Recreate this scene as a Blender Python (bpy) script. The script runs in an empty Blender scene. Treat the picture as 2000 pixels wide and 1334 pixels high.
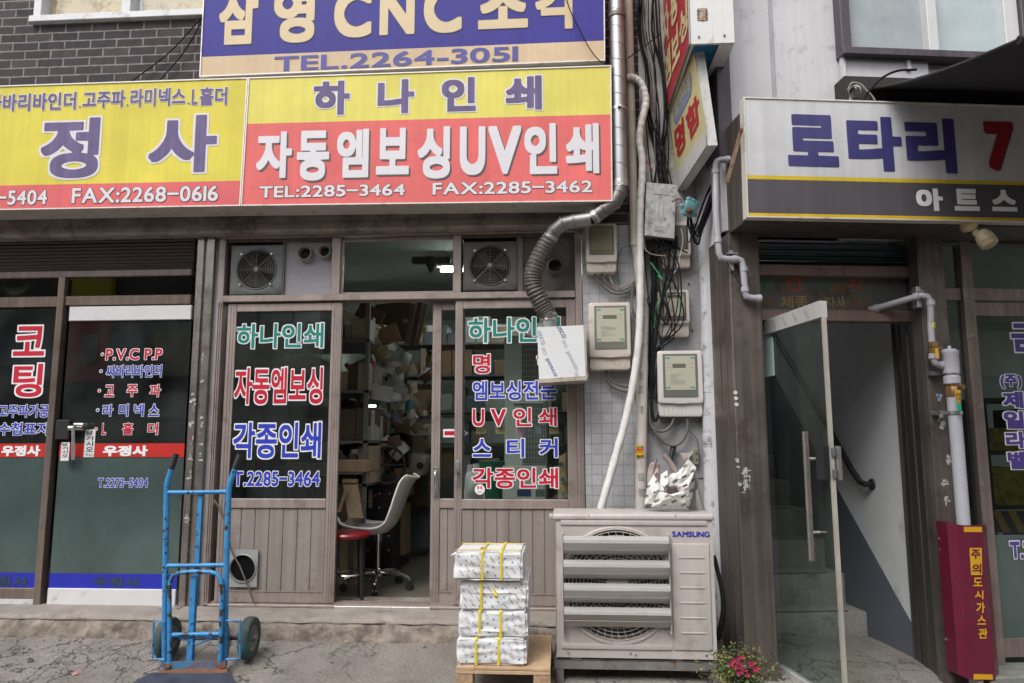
import bpy, bmesh, math, random
import numpy as np
from mathutils import Vector, Matrix, noise
from mathutils.geometry import delaunay_2d_cdt
rnd = random.Random(7)
SC = bpy.context.scene
COL = SC.collection
# ------------------------------------------------------------------ camera
FPX = 1450.0
CAM = np.array([0.0, -4.95, 1.35])
_p, _y, _r = (math.radians(v) for v in (7.576, -3.76, -0.1134))
def _cam_rows():
    f = np.array([math.sin(_y)*math.cos(_p), math.cos(_y)*math.cos(_p), math.sin(_p)])
    rt = np.array([math.cos(_y), -math.sin(_y), 0]); up = np.cross(rt, f)
    r2 = rt*math.cos(_r)+up*math.sin(_r); u2 = -rt*math.sin(_r)+up*math.cos(_r)
    return r2, u2, f
CR, CU, CF = _cam_rows()
cam = bpy.data.cameras.new('camera'); camo = bpy.data.objects.new('camera', cam); COL.objects.link(camo)
cam.sensor_width = 36; cam.lens = FPX/2000*36; cam.clip_start = 0.05; cam.clip_end = 300
camo.matrix_world = Matrix(((CR[0], CU[0], -CF[0], CAM[0]), (CR[1], CU[1], -CF[1], CAM[1]), (CR[2], CU[2], -CF[2], CAM[2]), (0, 0, 0, 1)))
SC.camera = camo
# ------------------------------------------------------------------ light: overcast day in a narrow alley
SUN_EL, SUN_AZ = 52, 208
w = bpy.data.worlds.new('World'); SC.world = w; w.use_nodes = True
wt = w.node_tree; bg = wt.nodes['Background']
sky = wt.nodes.new('ShaderNodeTexSky'); sky.sky_type = 'NISHITA'; sky.sun_disc = False
sky.sun_elevation = math.radians(SUN_EL); sky.sun_rotation = math.radians(SUN_AZ); sky.dust_density = 4; sky.air_density = 1.2
hs = wt.nodes.new('ShaderNodeHueSaturation'); hs.inputs['Saturation'].default_value = 0.12
wt.links.new(sky.outputs[0], hs.inputs['Color']); wt.links.new(hs.outputs[0], bg.inputs['Color'])
bg.inputs['Strength'].default_value = 0.15
sun = bpy.data.lights.new('sun', 'SUN'); suno = bpy.data.objects.new('sun', sun); COL.objects.link(suno)
sun.energy = 1.3; sun.angle = math.radians(30); sun.color = (1, 0.97, 0.93)
_az, _el = math.radians(SUN_AZ), math.radians(SUN_EL)
sdir = Vector((math.sin(_az)*math.cos(_el), math.cos(_az)*math.cos(_el), math.sin(_el)))
suno.rotation_euler = (-sdir).to_track_quat('-Z', 'Y').to_euler()
vs = SC.view_settings; vs.view_transform = 'Standard'; vs.look = 'None'; vs.gamma = 1; vs.exposure = 0.44
SC.cycles.max_bounces = 8; SC.cycles.transparent_max_bounces = 12; SC.cycles.diffuse_bounces = 4
SC.cycles.caustics_reflective = False; SC.cycles.caustics_refractive = False; SC.cycles.sample_clamp_indirect = 4
try: SC.cycles.use_denoising = True
except Exception: pass
# ------------------------------------------------------------------ measuring helpers: a pixel of the 2000 px photo on a plane of the place
def ray(px, py):
    return CR*((px-1000)/FPX) - CU*((py-667)/FPX) + CF
def L(px, py, y=0.0):
    d = ray(px, py); t = (y-CAM[1])/d[1]; q = CAM+d*t
    return Vector(q)
def LX(px, py, y=0.0): return L(px, py, y).x
def LZ(px, py, y=0.0): return L(px, py, y).z
RA = math.radians(7.97)
RO = L(1432, 700, -0.68); RO.z = 0
RFm = Matrix.Translation(RO) @ Matrix.Rotation(RA, 4, 'Z')
RFi = RFm.inverted()
_rn = np.array([-math.sin(RA), math.cos(RA), 0])
def R(px, py, d=0.0):                       # local point (along facade, depth, height) in the right-hand building's frame
    dd = ray(px, py); o = np.array(RO)+_rn*d
    t = ((o-CAM)@_rn)/(dd@_rn)
    return RFi @ Vector(CAM+dd*t)
def RX(px, py, d=0.0): return R(px, py, d).x
def RZ(px, py, d=0.0): return R(px, py, d).z
# ------------------------------------------------------------------ materials
_mc = {}
def mat(name, col, rough=.6, metal=0., var=.15, vs=5., dirt=None, bump=0., bs=70., spec=.5, streak=0., emit=None, chips=None):
    if name in _mc: return _mc[name]
    m = bpy.data.materials.new(name); m.use_nodes = True; _mc[name] = m
    nt = m.node_tree; N = nt.nodes.new; K = nt.links.new
    b = nt.nodes['Principled BSDF']
    b.inputs['Roughness'].default_value = rough; b.inputs['Metallic'].default_value = metal
    b.inputs['Specular IOR Level'].default_value = spec
    tc = N('ShaderNodeTexCoord')
    n1 = N('ShaderNodeTexNoise'); n1.inputs['Scale'].default_value = vs; n1.inputs['Detail'].default_value = 8; n1.inputs['Roughness'].default_value = .65
    K(tc.outputs['Object'], n1.inputs['Vector'])
    mr = N('ShaderNodeMapRange'); mr.inputs[1].default_value = .3; mr.inputs[2].default_value = .7
    mr.inputs[3].default_value = 1-var; mr.inputs[4].default_value = 1+var
    K(n1.outputs['Fac'], mr.inputs[0])
    mx = N('ShaderNodeMix'); mx.data_type = 'RGBA'; mx.blend_type = 'MULTIPLY'; mx.inputs[0].default_value = 1
    mx.inputs[6].default_value = (*col, 1); K(mr.outputs[0], mx.inputs[7])
    out = mx.outputs[2]
    if streak:
        mp = N('ShaderNodeMapping'); mp.inputs['Scale'].default_value = (26, 26, .8); K(tc.outputs['Object'], mp.inputs['Vector'])
        n3 = N('ShaderNodeTexNoise'); n3.inputs['Scale'].default_value = 1; n3.inputs['Detail'].default_value = 6; K(mp.outputs[0], n3.inputs['Vector'])
        r3 = N('ShaderNodeMapRange'); r3.inputs[1].default_value = .35; r3.inputs[2].default_value = .7; r3.inputs[3].default_value = 1-streak; r3.inputs[4].default_value = 1+streak*.6
        K(n3.outputs['Fac'], r3.inputs[0])
        m3 = N('ShaderNodeMix'); m3.data_type = 'RGBA'; m3.blend_type = 'MULTIPLY'; m3.inputs[0].default_value = 1
        K(out, m3.inputs[6]); K(r3.outputs[0], m3.inputs[7]); out = m3.outputs[2]
    if dirt:
        dc, amt, ds = dirt
        n2 = N('ShaderNodeTexNoise'); n2.inputs['Scale'].default_value = ds; n2.inputs['Detail'].default_value = 10; n2.inputs['Roughness'].default_value = .7
        K(tc.outputs['Object'], n2.inputs['Vector'])
        r2 = N('ShaderNodeMapRange'); r2.inputs[1].default_value = .64-amt*.35; r2.inputs[2].default_value = .76-amt*.25; r2.inputs[3].default_value = 0; r2.inputs[4].default_value = .9
        K(n2.outputs['Fac'], r2.inputs[0])
        m2 = N('ShaderNodeMix'); m2.data_type = 'RGBA'; K(r2.outputs[0], m2.inputs[0]); K(out, m2.inputs[6]); m2.inputs[7].default_value = (*dc, 1)
        out = m2.outputs[2]
    if chips:
        dc, thr, ds = chips
        n2 = N('ShaderNodeTexNoise'); n2.inputs['Scale'].default_value = ds; n2.inputs['Detail'].default_value = 4; n2.inputs['Roughness'].default_value = .6
        K(tc.outputs['Object'], n2.inputs['Vector'])
        r2 = N('ShaderNodeMapRange'); r2.inputs[1].default_value = thr; r2.inputs[2].default_value = thr+.015; r2.inputs[4].default_value = 1
        K(n2.outputs['Fac'], r2.inputs[0])
        m2 = N('ShaderNodeMix'); m2.data_type = 'RGBA'; K(r2.outputs[0], m2.inputs[0]); K(out, m2.inputs[6]); m2.inputs[7].default_value = (*dc, 1)
        out = m2.outputs[2]
    K(out, b.inputs['Base Color'])
    rr = N('ShaderNodeMapRange'); rr.inputs[3].default_value = max(.03, rough-.12); rr.inputs[4].default_value = min(1, rough+.12)
    K(n1.outputs['Fac'], rr.inputs[0]); K(rr.outputs[0], b.inputs['Roughness'])
    if bump:
        nb = N('ShaderNodeTexNoise'); nb.inputs['Scale'].default_value = bs; nb.inputs['Detail'].default_value = 6; K(tc.outputs['Object'], nb.inputs['Vector'])
        bp = N('ShaderNodeBump'); bp.inputs['Strength'].default_value = bump; bp.inputs['Distance'].default_value = .01
        K(nb.outputs['Fac'], bp.inputs['Height']); K(bp.outputs[0], b.inputs['Normal'])
    if emit:
        b.inputs['Emission Color'].default_value = (*emit[0], 1); b.inputs['Emission Strength'].default_value = emit[1]
    return m
def glass(name, tint=(.9, .96, .93), rough=.0, ior=1.5, film=0.0, filmcol=(.1, .15, .13)):
    if name in _mc: return _mc[name]
    m = bpy.data.materials.new(name); m.use_nodes = True; _mc[name] = m
    nt = m.node_tree; nt.nodes.clear(); N = nt.nodes.new; K = nt.links.new
    o = N('ShaderNodeOutputMaterial'); t = N('ShaderNodeBsdfTransparent'); t.inputs[0].default_value = (*tint, 1)
    g = N('ShaderNodeBsdfGlossy'); g.inputs['Roughness'].default_value = .02+rough; g.inputs['Color'].default_value = (.95, .97, 1, 1)
    # mirror share by angle, the same from both sides of the pane
    ge = N('ShaderNodeNewGeometry'); dt = N('ShaderNodeVectorMath'); dt.operation = 'DOT_PRODUCT'; K(ge.outputs['Normal'], dt.inputs[0]); K(ge.outputs['Incoming'], dt.inputs[1])
    ab = N('ShaderNodeMath'); ab.operation = 'ABSOLUTE'; K(dt.outputs['Value'], ab.inputs[0])
    om = N('ShaderNodeMath'); om.operation = 'SUBTRACT'; om.inputs[0].default_value = 1; K(ab.outputs[0], om.inputs[1])
    pw_ = N('ShaderNodeMath'); pw_.operation = 'POWER'; K(om.outputs[0], pw_.inputs[0]); pw_.inputs[1].default_value = 5
    f0 = 2*((ior-1)/(ior+1))**2
    f = N('ShaderNodeMath'); f.operation = 'MULTIPLY_ADD'; K(pw_.outputs[0], f.inputs[0]); f.inputs[1].default_value = 1-f0; f.inputs[2].default_value = f0
    base = t
    if film:
        d = N('ShaderNodeBsdfDiffuse'); d.inputs[0].default_value = (*filmcol, 1)
        tc = N('ShaderNodeTexCoord'); n = N('ShaderNodeTexNoise'); n.inputs['Scale'].default_value = 2.2; n.inputs['Detail'].default_value = 7; K(tc.outputs['Object'], n.inputs['Vector'])
        r = N('ShaderNodeMapRange'); r.inputs[1].default_value = .3; r.inputs[2].default_value = .7; r.inputs[3].default_value = max(0, film-.12); r.inputs[4].default_value = min(1, film+.12); K(n.outputs['Fac'], r.inputs[0])
        n9 = N('ShaderNodeTexNoise'); n9.inputs['Scale'].default_value = 1.3; n9.inputs['Detail'].default_value = 9; n9.inputs['Roughness'].default_value = .7; n9.inputs['Distortion'].default_value = .6; K(tc.outputs['Object'], n9.inputs['Vector'])
        r9 = N('ShaderNodeMapRange'); r9.inputs[1].default_value = .3; r9.inputs[2].default_value = .7; r9.inputs[3].default_value = .68; r9.inputs[4].default_value = 1.4; K(n9.outputs['Fac'], r9.inputs[0])
        m9 = N('ShaderNodeMix'); m9.data_type = 'RGBA'; m9.blend_type = 'MULTIPLY'; m9.inputs[0].default_value = 1; m9.inputs[6].default_value = (*filmcol, 1); K(r9.outputs[0], m9.inputs[7]); K(m9.outputs[2], d.inputs[0])
        mm = N('ShaderNodeMixShader'); K(r.outputs[0], mm.inputs[0]); K(t.outputs[0], mm.inputs[1]); K(d.outputs[0], mm.inputs[2]); base = mm
    mx = N('ShaderNodeMixShader'); K(f.outputs[0], mx.inputs[0]); K(base.outputs[0], mx.inputs[1]); K(g.outputs[0], mx.inputs[2]); K(mx.outputs[0], o.inputs[0])
    return m
def bricks(name, c1, c2, mortar, bw, rh, ms, off=.5, rough=.8, bump=.5, var=.3, dirtcol=None, origin=(0, 0)):
    if name in _mc: return _mc[name]
    m = bpy.data.materials.new(name); m.use_nodes = True; _mc[name] = m
    nt = m.node_tree; N = nt.nodes.new; K = nt.links.new; b = nt.nodes['Principled BSDF']
    tc = N('ShaderNodeTexCoord'); sp = N('ShaderNodeSeparateXYZ'); K(tc.outputs['Object'], sp.inputs[0])
    ad = N('ShaderNodeMath'); K(sp.outputs['X'], ad.inputs[0]); K(sp.outputs['Y'], ad.inputs[1])
    cb = N('ShaderNodeCombineXYZ'); K(ad.outputs[0], cb.inputs[0]); K(sp.outputs['Z'], cb.inputs[1])
    mp = N('ShaderNodeMapping'); mp.inputs['Location'].default_value = (*origin, 0); K(cb.outputs[0], mp.inputs[0])
    wn = N('ShaderNodeTexNoise'); wn.inputs['Scale'].default_value = 9; K(mp.outputs[0], wn.inputs['Vector'])
    wm = N('ShaderNodeMix'); wm.data_type = 'VECTOR'; wm.inputs[0].default_value = .006; K(mp.outputs[0], wm.inputs[4]); K(wn.outputs['Color'], wm.inputs[5])
    br = N('ShaderNodeTexBrick'); br.inputs['Scale'].default_value = 1; br.offset = off; br.inputs['Brick Width'].default_value = bw; br.inputs['Row Height'].default_value = rh
    br.inputs['Mortar Size'].default_value = ms; br.inputs['Mortar Smooth'].default_value = .15; br.inputs['Bias'].default_value = 0
    br.inputs['Color1'].default_value = (*c1, 1); br.inputs['Color2'].default_value = (*c2, 1); br.inputs['Mortar'].default_value = (*mortar, 1)
    K(wm.outputs[1], br.inputs['Vector'])
    n = N('ShaderNodeTexNoise'); n.inputs['Scale'].default_value = 14; n.inputs['Detail'].default_value = 8; n.inputs['Roughness'].default_value = .7; K(tc.outputs['Object'], n.inputs['Vector'])
    r = N('ShaderNodeMapRange'); r.inputs[1].default_value = .3; r.inputs[2].default_value = .7; r.inputs[3].default_value = 1-var; r.inputs[4].default_value = 1+var; K(n.outputs['Fac'], r.inputs[0])
    mx = N('ShaderNodeMix'); mx.data_type = 'RGBA'; mx.blend_type = 'MULTIPLY'; mx.inputs[0].default_value = 1; K(br.outputs['Color'], mx.inputs[6]); K(r.outputs[0], mx.inputs[7])
    out = mx.outputs[2]
    if dirtcol:
        n2 = N('ShaderNodeTexNoise'); n2.inputs['Scale'].default_value = 3; n2.inputs['Detail'].default_value = 10; K(tc.outputs['Object'], n2.inputs['Vector'])
        r2 = N('ShaderNodeMapRange'); r2.inputs[1].default_value = .5; r2.inputs[2].default_value = .75; r2.inputs[4].default_value = .7; K(n2.outputs['Fac'], r2.inputs[0])
        m2 = N('ShaderNodeMix'); m2.data_type = 'RGBA'; K(r2.outputs[0], m2.inputs[0]); K(out, m2.inputs[6]); m2.inputs[7].default_value = (*dirtcol, 1); out = m2.outputs[2]
    K(out, b.inputs['Base Color']); b.inputs['Roughness'].default_value = rough
    inv = N('ShaderNodeMath'); inv.operation = 'SUBTRACT'; inv.inputs[0].default_value = 1; K(br.outputs['Fac'], inv.inputs[1])
    ad2 = N('ShaderNodeMath'); ad2.operation = 'MULTIPLY_ADD'; K(n.outputs['Fac'], ad2.inputs[0]); ad2.inputs[1].default_value = .25; K(inv.outputs[0], ad2.inputs[2])
    bp = N('ShaderNodeBump'); bp.inputs['Strength'].default_value = bump; bp.inputs['Distance'].default_value = .008; K(ad2.outputs[0], bp.inputs['Height']); K(bp.outputs[0], b.inputs['Normal'])
    return m
# ------------------------------------------------------------------ mesh builder
ORG = {}
def setp(o, label=None, cat=None, group=None, kind=None):
    if label: o['label'] = label
    if cat: o['category'] = cat
    if group: o['group'] = group
    if kind: o['kind'] = kind
    return o
def thing(name, label, cat, loc=(0, 0, 0), group=None):
    o = bpy.data.objects.new(name, None); COL.objects.link(o); o.empty_display_size = .1
    o.location = loc; ORG[o] = Vector(loc)
    return setp(o, label, cat, group)
class MB:
    def __init__(s, F=None): s.bm = bmesh.new(); s.F = F; s.mi = 0
    def _fin(s, vs_, fs):
        if s.F is not None:
            for v in vs_: v.co = s.F @ v.co
        for f in fs: f.material_index = s.mi
    def box(s, x0, x1, y0, y1, z0, z1, bev=0., seg=1, rot=None, piv=None):
        c = Vector(((x0+x1)/2, (y0+y1)/2, (z0+z1)/2)); M = Matrix.Translation(c) @ Matrix.Diagonal((abs(x1-x0), abs(y1-y0), abs(z1-z0), 1))
        t = bmesh.new(); bmesh.ops.create_cube(t, size=1, matrix=M)
        if bev: bmesh.ops.bevel(t, geom=t.edges[:], offset=bev, segments=seg, affect='EDGES', profile=.5)
        if rot is not None:
            p = piv or c
            bmesh.ops.transform(t, matrix=Matrix.Translation(p) @ rot.to_4x4() @ Matrix.Translation(-Vector(p)), verts=t.verts)
        s.merge(t); return s
    def merge(s, t):
        mp = {}
        for v in t.verts: mp[v] = s.bm.verts.new(s.F @ v.co if s.F is not None else v.co)
        for f in t.faces:
            try:
                nf = s.bm.faces.new([mp[v] for v in f.verts]); nf.material_index = s.mi; nf.smooth = f.smooth
            except ValueError: pass
        t.free()
    def poly(s, pts):
        v = [s.bm.verts.new(s.F @ Vector(p) if s.F is not None else Vector(p)) for p in pts]
        f = s.bm.faces.new(v); f.material_index = s.mi; return s
    def prism(s, pts, vec):
        vec = Vector(vec); T = (lambda p: s.F @ Vector(p)) if s.F is not None else Vector
        a = [s.bm.verts.new(T(Vector(p))) for p in pts]; b = [s.bm.verts.new(T(Vector(p)+vec)) for p in pts]
        fs = [s.bm.faces.new(a), s.bm.faces.new(b[::-1])]
        n = len(a)
        for i in range(n): fs.append(s.bm.faces.new((a[i], b[i], b[(i+1) % n], a[(i+1) % n])))
        for f in fs: f.material_index = s.mi
        return s
    def grid(s, fn, nu, nv, closeu=False):
        T = (lambda p: s.F @ Vector(p)) if s.F is not None else Vector
        V = [[s.bm.verts.new(T(fn(i/nu, j/nv))) for j in range(nv+1)] for i in range(nu if closeu else nu+1)]
        for i in range(nu):
            A = V[i]; B = V[(i+1) % len(V)]
            for j in range(nv):
                f = s.bm.faces.new((A[j], B[j], B[j+1], A[j+1])); f.material_index = s.mi; f.smooth = True
        return s
    def tube(s, pts, r, n=10, closed=False, cap=True, smooth=0):
        P = [Vector(p) for p in pts]
        if smooth: P = spline(P, smooth, closed)
        rs = r if isinstance(r, (list, tuple)) else [r]*len(P)
        if len(rs) != len(P): rs = [rs[int(i*(len(rs)-1)/(len(P)-1))] for i in range(len(P))]
        m = len(P); rings = []; nrm = None
        for i in range(m):
            a = P[(i-1) % m] if (closed or i > 0) else P[i]; b = P[(i+1) % m] if (closed or i < m-1) else P[i]
            t = (b-a).normalized()
            if nrm is None: nrm = t.orthogonal().normalized()
            else:
                nrm = nrm-t*nrm.dot(t)
                nrm = nrm.normalized() if nrm.length > 1e-6 else t.orthogonal().normalized()
            bi = t.cross(nrm)
            k = 1.0
            if 0 < i < m-1 or closed:
                ang = (P[i]-a).angle(b-P[i], 0) if (P[i]-a).length > 1e-9 and (b-P[i]).length > 1e-9 else 0
                k = 1/max(.6, math.cos(ang/2))
            ring = []
            for j in range(n):
                q = P[i]+(nrm*math.cos(2*math.pi*j/n)+bi*math.sin(2*math.pi*j/n))*rs[i]
                ring.append(s.bm.verts.new(s.F @ q if s.F is not None else q))
            rings.append(ring)
        for i in range(m if closed else m-1):
            A = rings[i]; B = rings[(i+1) % m]
            for j in range(n):
                f = s.bm.faces.new((A[j], A[(j+1) % n], B[(j+1) % n], B[j])); f.material_index = s.mi; f.smooth = True
        if cap and not closed:
            for q in (rings[0][::-1], rings[-1]):
                f = s.bm.faces.new(q); f.material_index = s.mi
        return s
    def cyl(s, a, b, r, r2=None, n=20, cap=True):
        return s.tube([a, b], [r, r if r2 is None else r2], n, cap=cap)
    def lathe(s, prof, c, ax=(0, 0, 1), n=24):          # prof: (radius, along axis)
        ax = Vector(ax).normalized(); u = ax.orthogonal().normalized(); v = ax.cross(u); c = Vector(c)
        k = len(prof)-1
        def fn(a, t):
            i = min(k, int(round(t*k))); r, h = prof[i]; th = a*2*math.pi
            return c+ax*h+(u*math.cos(th)+v*math.sin(th))*max(r, 1e-4)
        return s.grid(fn, n, k, closeu=True)
    def build(s, name, mats, parent=None, ang=35, label=None, cat=None, group=None, kind=None, recalc=True):
        bm = s.bm
        if recalc: bmesh.ops.recalc_face_normals(bm, faces=bm.faces[:])
        me = bpy.data.meshes.new(name)
        if parent is not None: o0 = ORG[parent]
        else:
            xs = [v.co for v in bm.verts]
            o0 = Vector(((min(c.x for c in xs)+max(c.x for c in xs))/2, (min(c.y for c in xs)+max(c.y for c in xs))/2, min(c.z for c in xs)))
        for v in bm.verts: v.co -= o0
        bm.to_mesh(me); bm.free()
        for m in (mats if isinstance(mats, (list, tuple)) else [mats]): me.materials.append(m)
        if ang:
            me.polygons.foreach_set('use_smooth', [True]*len(me.polygons)); me.set_sharp_from_angle(angle=math.radians(ang))
        ob = bpy.data.objects.new(name, me); COL.objects.link(ob)
        if parent is not None: ob.parent = parent
        else: ob.location = o0
        ORG[ob] = o0
        return setp(ob, label, cat, group, kind)
def spline(P, n=6, closed=False):
    out = []; m = len(P)
    for i in range(m if closed else m-1):
        p1, p2 = P[i], P[(i+1) % m]
        p0 = P[(i-1) % m] if (closed or i > 0) else p1*2-p2; p3 = P[(i+2) % m] if (closed or i < m-2) else p2*2-p1
        for k in range(n):
            t = k/n
            out.append(.5*((2*p1)+(p2-p0)*t+(2*p0-5*p1+4*p2-p3)*t*t+(3*p1-p0-3*p2+p3)*t**3))
    if not closed: out.append(P[-1].copy())
    return out
def copy_tree(o, loc, label=None, group=None, rz=None):
    r = o.copy(); COL.objects.link(r); r.location = loc
    if rz is not None: r.rotation_euler = (0, 0, rz)
    if label: r['label'] = label
    if group: r['group'] = group
    def rec(a, b):
        for ch in list(a.children):
            c = ch.copy(); COL.objects.link(c); c.parent = b; rec(ch, c)
    rec(o, r)
    return r
# ------------------------------------------------------------------ lettering: font outlines -> distance field -> clean bold contours
_gl = {}; STEP = .013
def outline(ch):
    cu = bpy.data.curves.new('glyph', 'FONT'); cu.body = ch; cu.size = 1
    ob = bpy.data.objects.new('glyph', cu); COL.objects.link(ob)
    dg = bpy.context.evaluated_depsgraph_get(); c2 = ob.evaluated_get(dg).to_curve(dg)
    loops = []
    for sp in c2.splines:
        pts = []
        if sp.type == 'BEZIER':
            bp = sp.bezier_points; n = len(bp)
            for i in range(n):
                a, b = bp[i], bp[(i+1) % n]
                p0, p1, p2, p3 = (np.array(v[:2]) for v in (a.co, a.handle_right, b.handle_left, b.co))
                for k in range(8):
                    t = k/8; pts.append((1-t)**3*p0+3*(1-t)**2*t*p1+3*(1-t)*t*t*p2+t**3*p3)
        else:
            pts = [np.array(p.co[:2]) for p in sp.points]
        if len(pts) > 2: loops.append(np.array(pts))
    ob.to_curve_clear(); bpy.data.objects.remove(ob); bpy.data.curves.remove(cu)
    return loops
def sdf(ch):
    if ch in _gl: return _gl[ch]
    lo = outline(ch); allp = np.vstack(lo); mn = allp.min(0); mx = allp.max(0); pad = .14
    nx = int((mx[0]-mn[0]+2*pad)/STEP)+2; ny = int((mx[1]-mn[1]+2*pad)/STEP)+2
    xs = mn[0]-pad+np.arange(nx)*STEP; ys = mn[1]-pad+np.arange(ny)*STEP
    GX, GY = np.meshgrid(xs, ys, indexing='ij'); q = np.stack([GX.ravel(), GY.ravel()], 1)
    wn = np.zeros(len(q)); sm = []
    for l in lo:
        a = l; b = np.roll(l, -1, 0)
        for p, r in zip(a, b):
            d = r-p; ln = np.hypot(*d)
            if ln < 1e-9: continue
            k = max(1, int(ln/.010)); sm.append(p+np.outer(np.arange(k)/k, d))
            up = (p[1] <= q[:, 1]) & (r[1] > q[:, 1]); dn = (p[1] > q[:, 1]) & (r[1] <= q[:, 1])
            cr = d[0]*(q[:, 1]-p[1])-d[1]*(q[:, 0]-p[0])
            wn += (up & (cr > 0)).astype(float)-(dn & (cr < 0))
    sm = np.vstack(sm); dist = np.full(len(q), 9.0)
    for i in range(0, len(q), 2000):
        dx = np.abs(q[i:i+2000, None, 0]-sm[None, :, 0]); dy = np.abs(q[i:i+2000, None, 1]-sm[None, :, 1])
        mxx = np.maximum(dx, dy); mnn = np.minimum(dx, dy)
        dist[i:i+2000] = (mxx+.06*mnn*mnn/(mxx+1e-9)).min(1)      # square-ish metric keeps corners crisp
    S = np.where(np.abs(wn) > .5, -dist, dist).reshape(nx, ny)
    _gl[ch] = (S, xs, ys, mn, mx, {}); return _gl[ch]
def contour(ch, iso):
    S, xs, ys, mn, mx, cache = sdf(ch); key = round(iso, 4)
    if key in cache: return cache[key]
    A = S-iso; nx, ny = A.shape; pts = {}; nxt = {}
    def ip(i0, j0, i1, j1):
        k = (i0, j0, i1, j1)
        if k not in pts:
            a, b = A[i0, j0], A[i1, j1]; t = a/(a-b) if a != b else .5
            pts[k] = (xs[i0]+(xs[i1]-xs[i0])*t, ys[j0]+(ys[j1]-ys[j0])*t)
        return k
    ins = A < 0
    cells = np.argwhere((ins[:-1, :-1] | ins[1:, :-1] | ins[:-1, 1:] | ins[1:, 1:]) & ~(ins[:-1, :-1] & ins[1:, :-1] & ins[:-1, 1:] & ins[1:, 1:]))
    for i, j in cells:
        i = int(i); j = int(j)
        c = (ins[i, j], ins[i+1, j], ins[i+1, j+1], ins[i, j+1])
        E = (ip(i, j, i+1, j) if c[0] != c[1] else None, ip(i+1, j, i+1, j+1) if c[1] != c[2] else None, ip(i, j+1, i+1, j+1) if c[2] != c[3] else None, ip(i, j, i, j+1) if c[3] != c[0] else None)
        cr = [(k, c[k]) for k in range(4) if E[k] is not None]          # crossing edge k, inside-before flag
        outs = [k for k, f in cr if f]; inn = [k for k, f in cr if not f]
        if len(cr) == 2: nxt[E[outs[0]]] = E[inn[0]]
        else:
            for o_ in outs:
                best = inn[0] if (inn[0]-o_) % 4 == 1 else inn[1]
                nxt[E[o_]] = E[best]
    loops = []; todo = set(nxt)
    while todo:
        s0 = todo.pop(); lp = [s0]; k = nxt[s0]
        while k != s0 and k in todo:
            todo.discard(k); lp.append(k); k = nxt[k]
        lp = np.array([pts[k] for k in lp])
        if len(lp) > 5:
            keep = _simp(lp, .0026)
            if len(keep) > 2: loops.append(keep)
    V = []; Ed = []
    for l in loops:
        b = len(V); V += [Vector(p) for p in l]; Ed += [(b+i, b+(i+1) % len(l)) for i in range(len(l))]
    if not V:
        cache[key] = (np.zeros((0, 2)), []); return cache[key]
    r = delaunay_2d_cdt(V, Ed, [], 0, 1e-5); v2 = np.array([tuple(p) for p in r[0]]); tr = []
    for f in r[2]:
        c = v2[list(f)].mean(0); fi = (c[0]-xs[0])/STEP; fj = (c[1]-ys[0])/STEP
        i = min(nx-2, max(0, int(fi))); j = min(ny-2, max(0, int(fj))); a = fi-i; b = fj-j
        if A[i, j]*(1-a)*(1-b)+A[i+1, j]*a*(1-b)+A[i, j+1]*(1-a)*b+A[i+1, j+1]*a*b < 0: tr.append(tuple(f))
    cache[key] = (v2, tr); return cache[key]
def _simp(P, eps):
    n = len(P)
    def dp(i, j):
        if j <= i+1: return []
        a, b = P[i % n], P[j % n]; d = b-a; ln = np.hypot(*d)
        seg = P[[k % n for k in range(i+1, j)]]-a
        dist = np.abs(seg[:, 0]*d[1]-seg[:, 1]*d[0])/ln if ln > 1e-9 else np.hypot(seg[:, 0], seg[:, 1])
        k = int(dist.argmax())
        if dist[k] < eps: return []
        m = i+1+k; return dp(i, m)+[m]+dp(m, j)
    far = int(np.hypot(*(P-P[0]).T).argmax())
    idx = [0]+dp(0, far)+[far]+dp(far, n)
    return P[[k % n for k in idx]]
def layout(s_):
    out = []; x = 0.
    for ch in s_:
        if ch == ' ': x += .34; continue
        S, xs, ys, mn, mx, _ = sdf(ch)
        if ord(ch) > 0x2fff: out.append((ch, x)); x += .93
        else: out.append((ch, x-mn[0]+.05)); x += mx[0]-mn[0]+.10
    return out
def text(mb, quad, s_, layers):
    """quad: TL, TR, BR, BL points of the ink box; layers: (dilation em, material slot, lift m, shift (x, y) em)"""
    TL, TR, BR, BL = (Vector(p) for p in quad)
    nrm = (BL-TL).cross(TR-TL).normalized()*1.0
    lay = layout(s_); D = max(l[0] for l in layers)
    x0 = min(ox+sdf(c)[3][0] for c, ox in lay)-D; x1 = max(ox+sdf(c)[4][0] for c, ox in lay)+D
    y0 = min(sdf(c)[3][1] for c, ox in lay)-D; y1 = max(sdf(c)[4][1] for c, ox in lay)+D
    for dil, mi, lift, sh in layers:
        for c, ox in lay:
            v2, tr = contour(c, dil)
            vv = []
            for p in v2:
                u = (p[0]+ox+sh[0]-x0)/(x1-x0); v = (p[1]+sh[1]-y0)/(y1-y0)
                q = (BL*(1-u)+BR*u)*(1-v)+(TL*(1-u)+TR*u)*v+nrm*lift
                vv.append(mb.bm.verts.new(mb.F @ q if mb.F is not None else q))
            for f in tr:
                try:
                    nf = mb.bm.faces.new([vv[k] for k in f]); nf.material_index = mi
                except ValueError: pass
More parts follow.
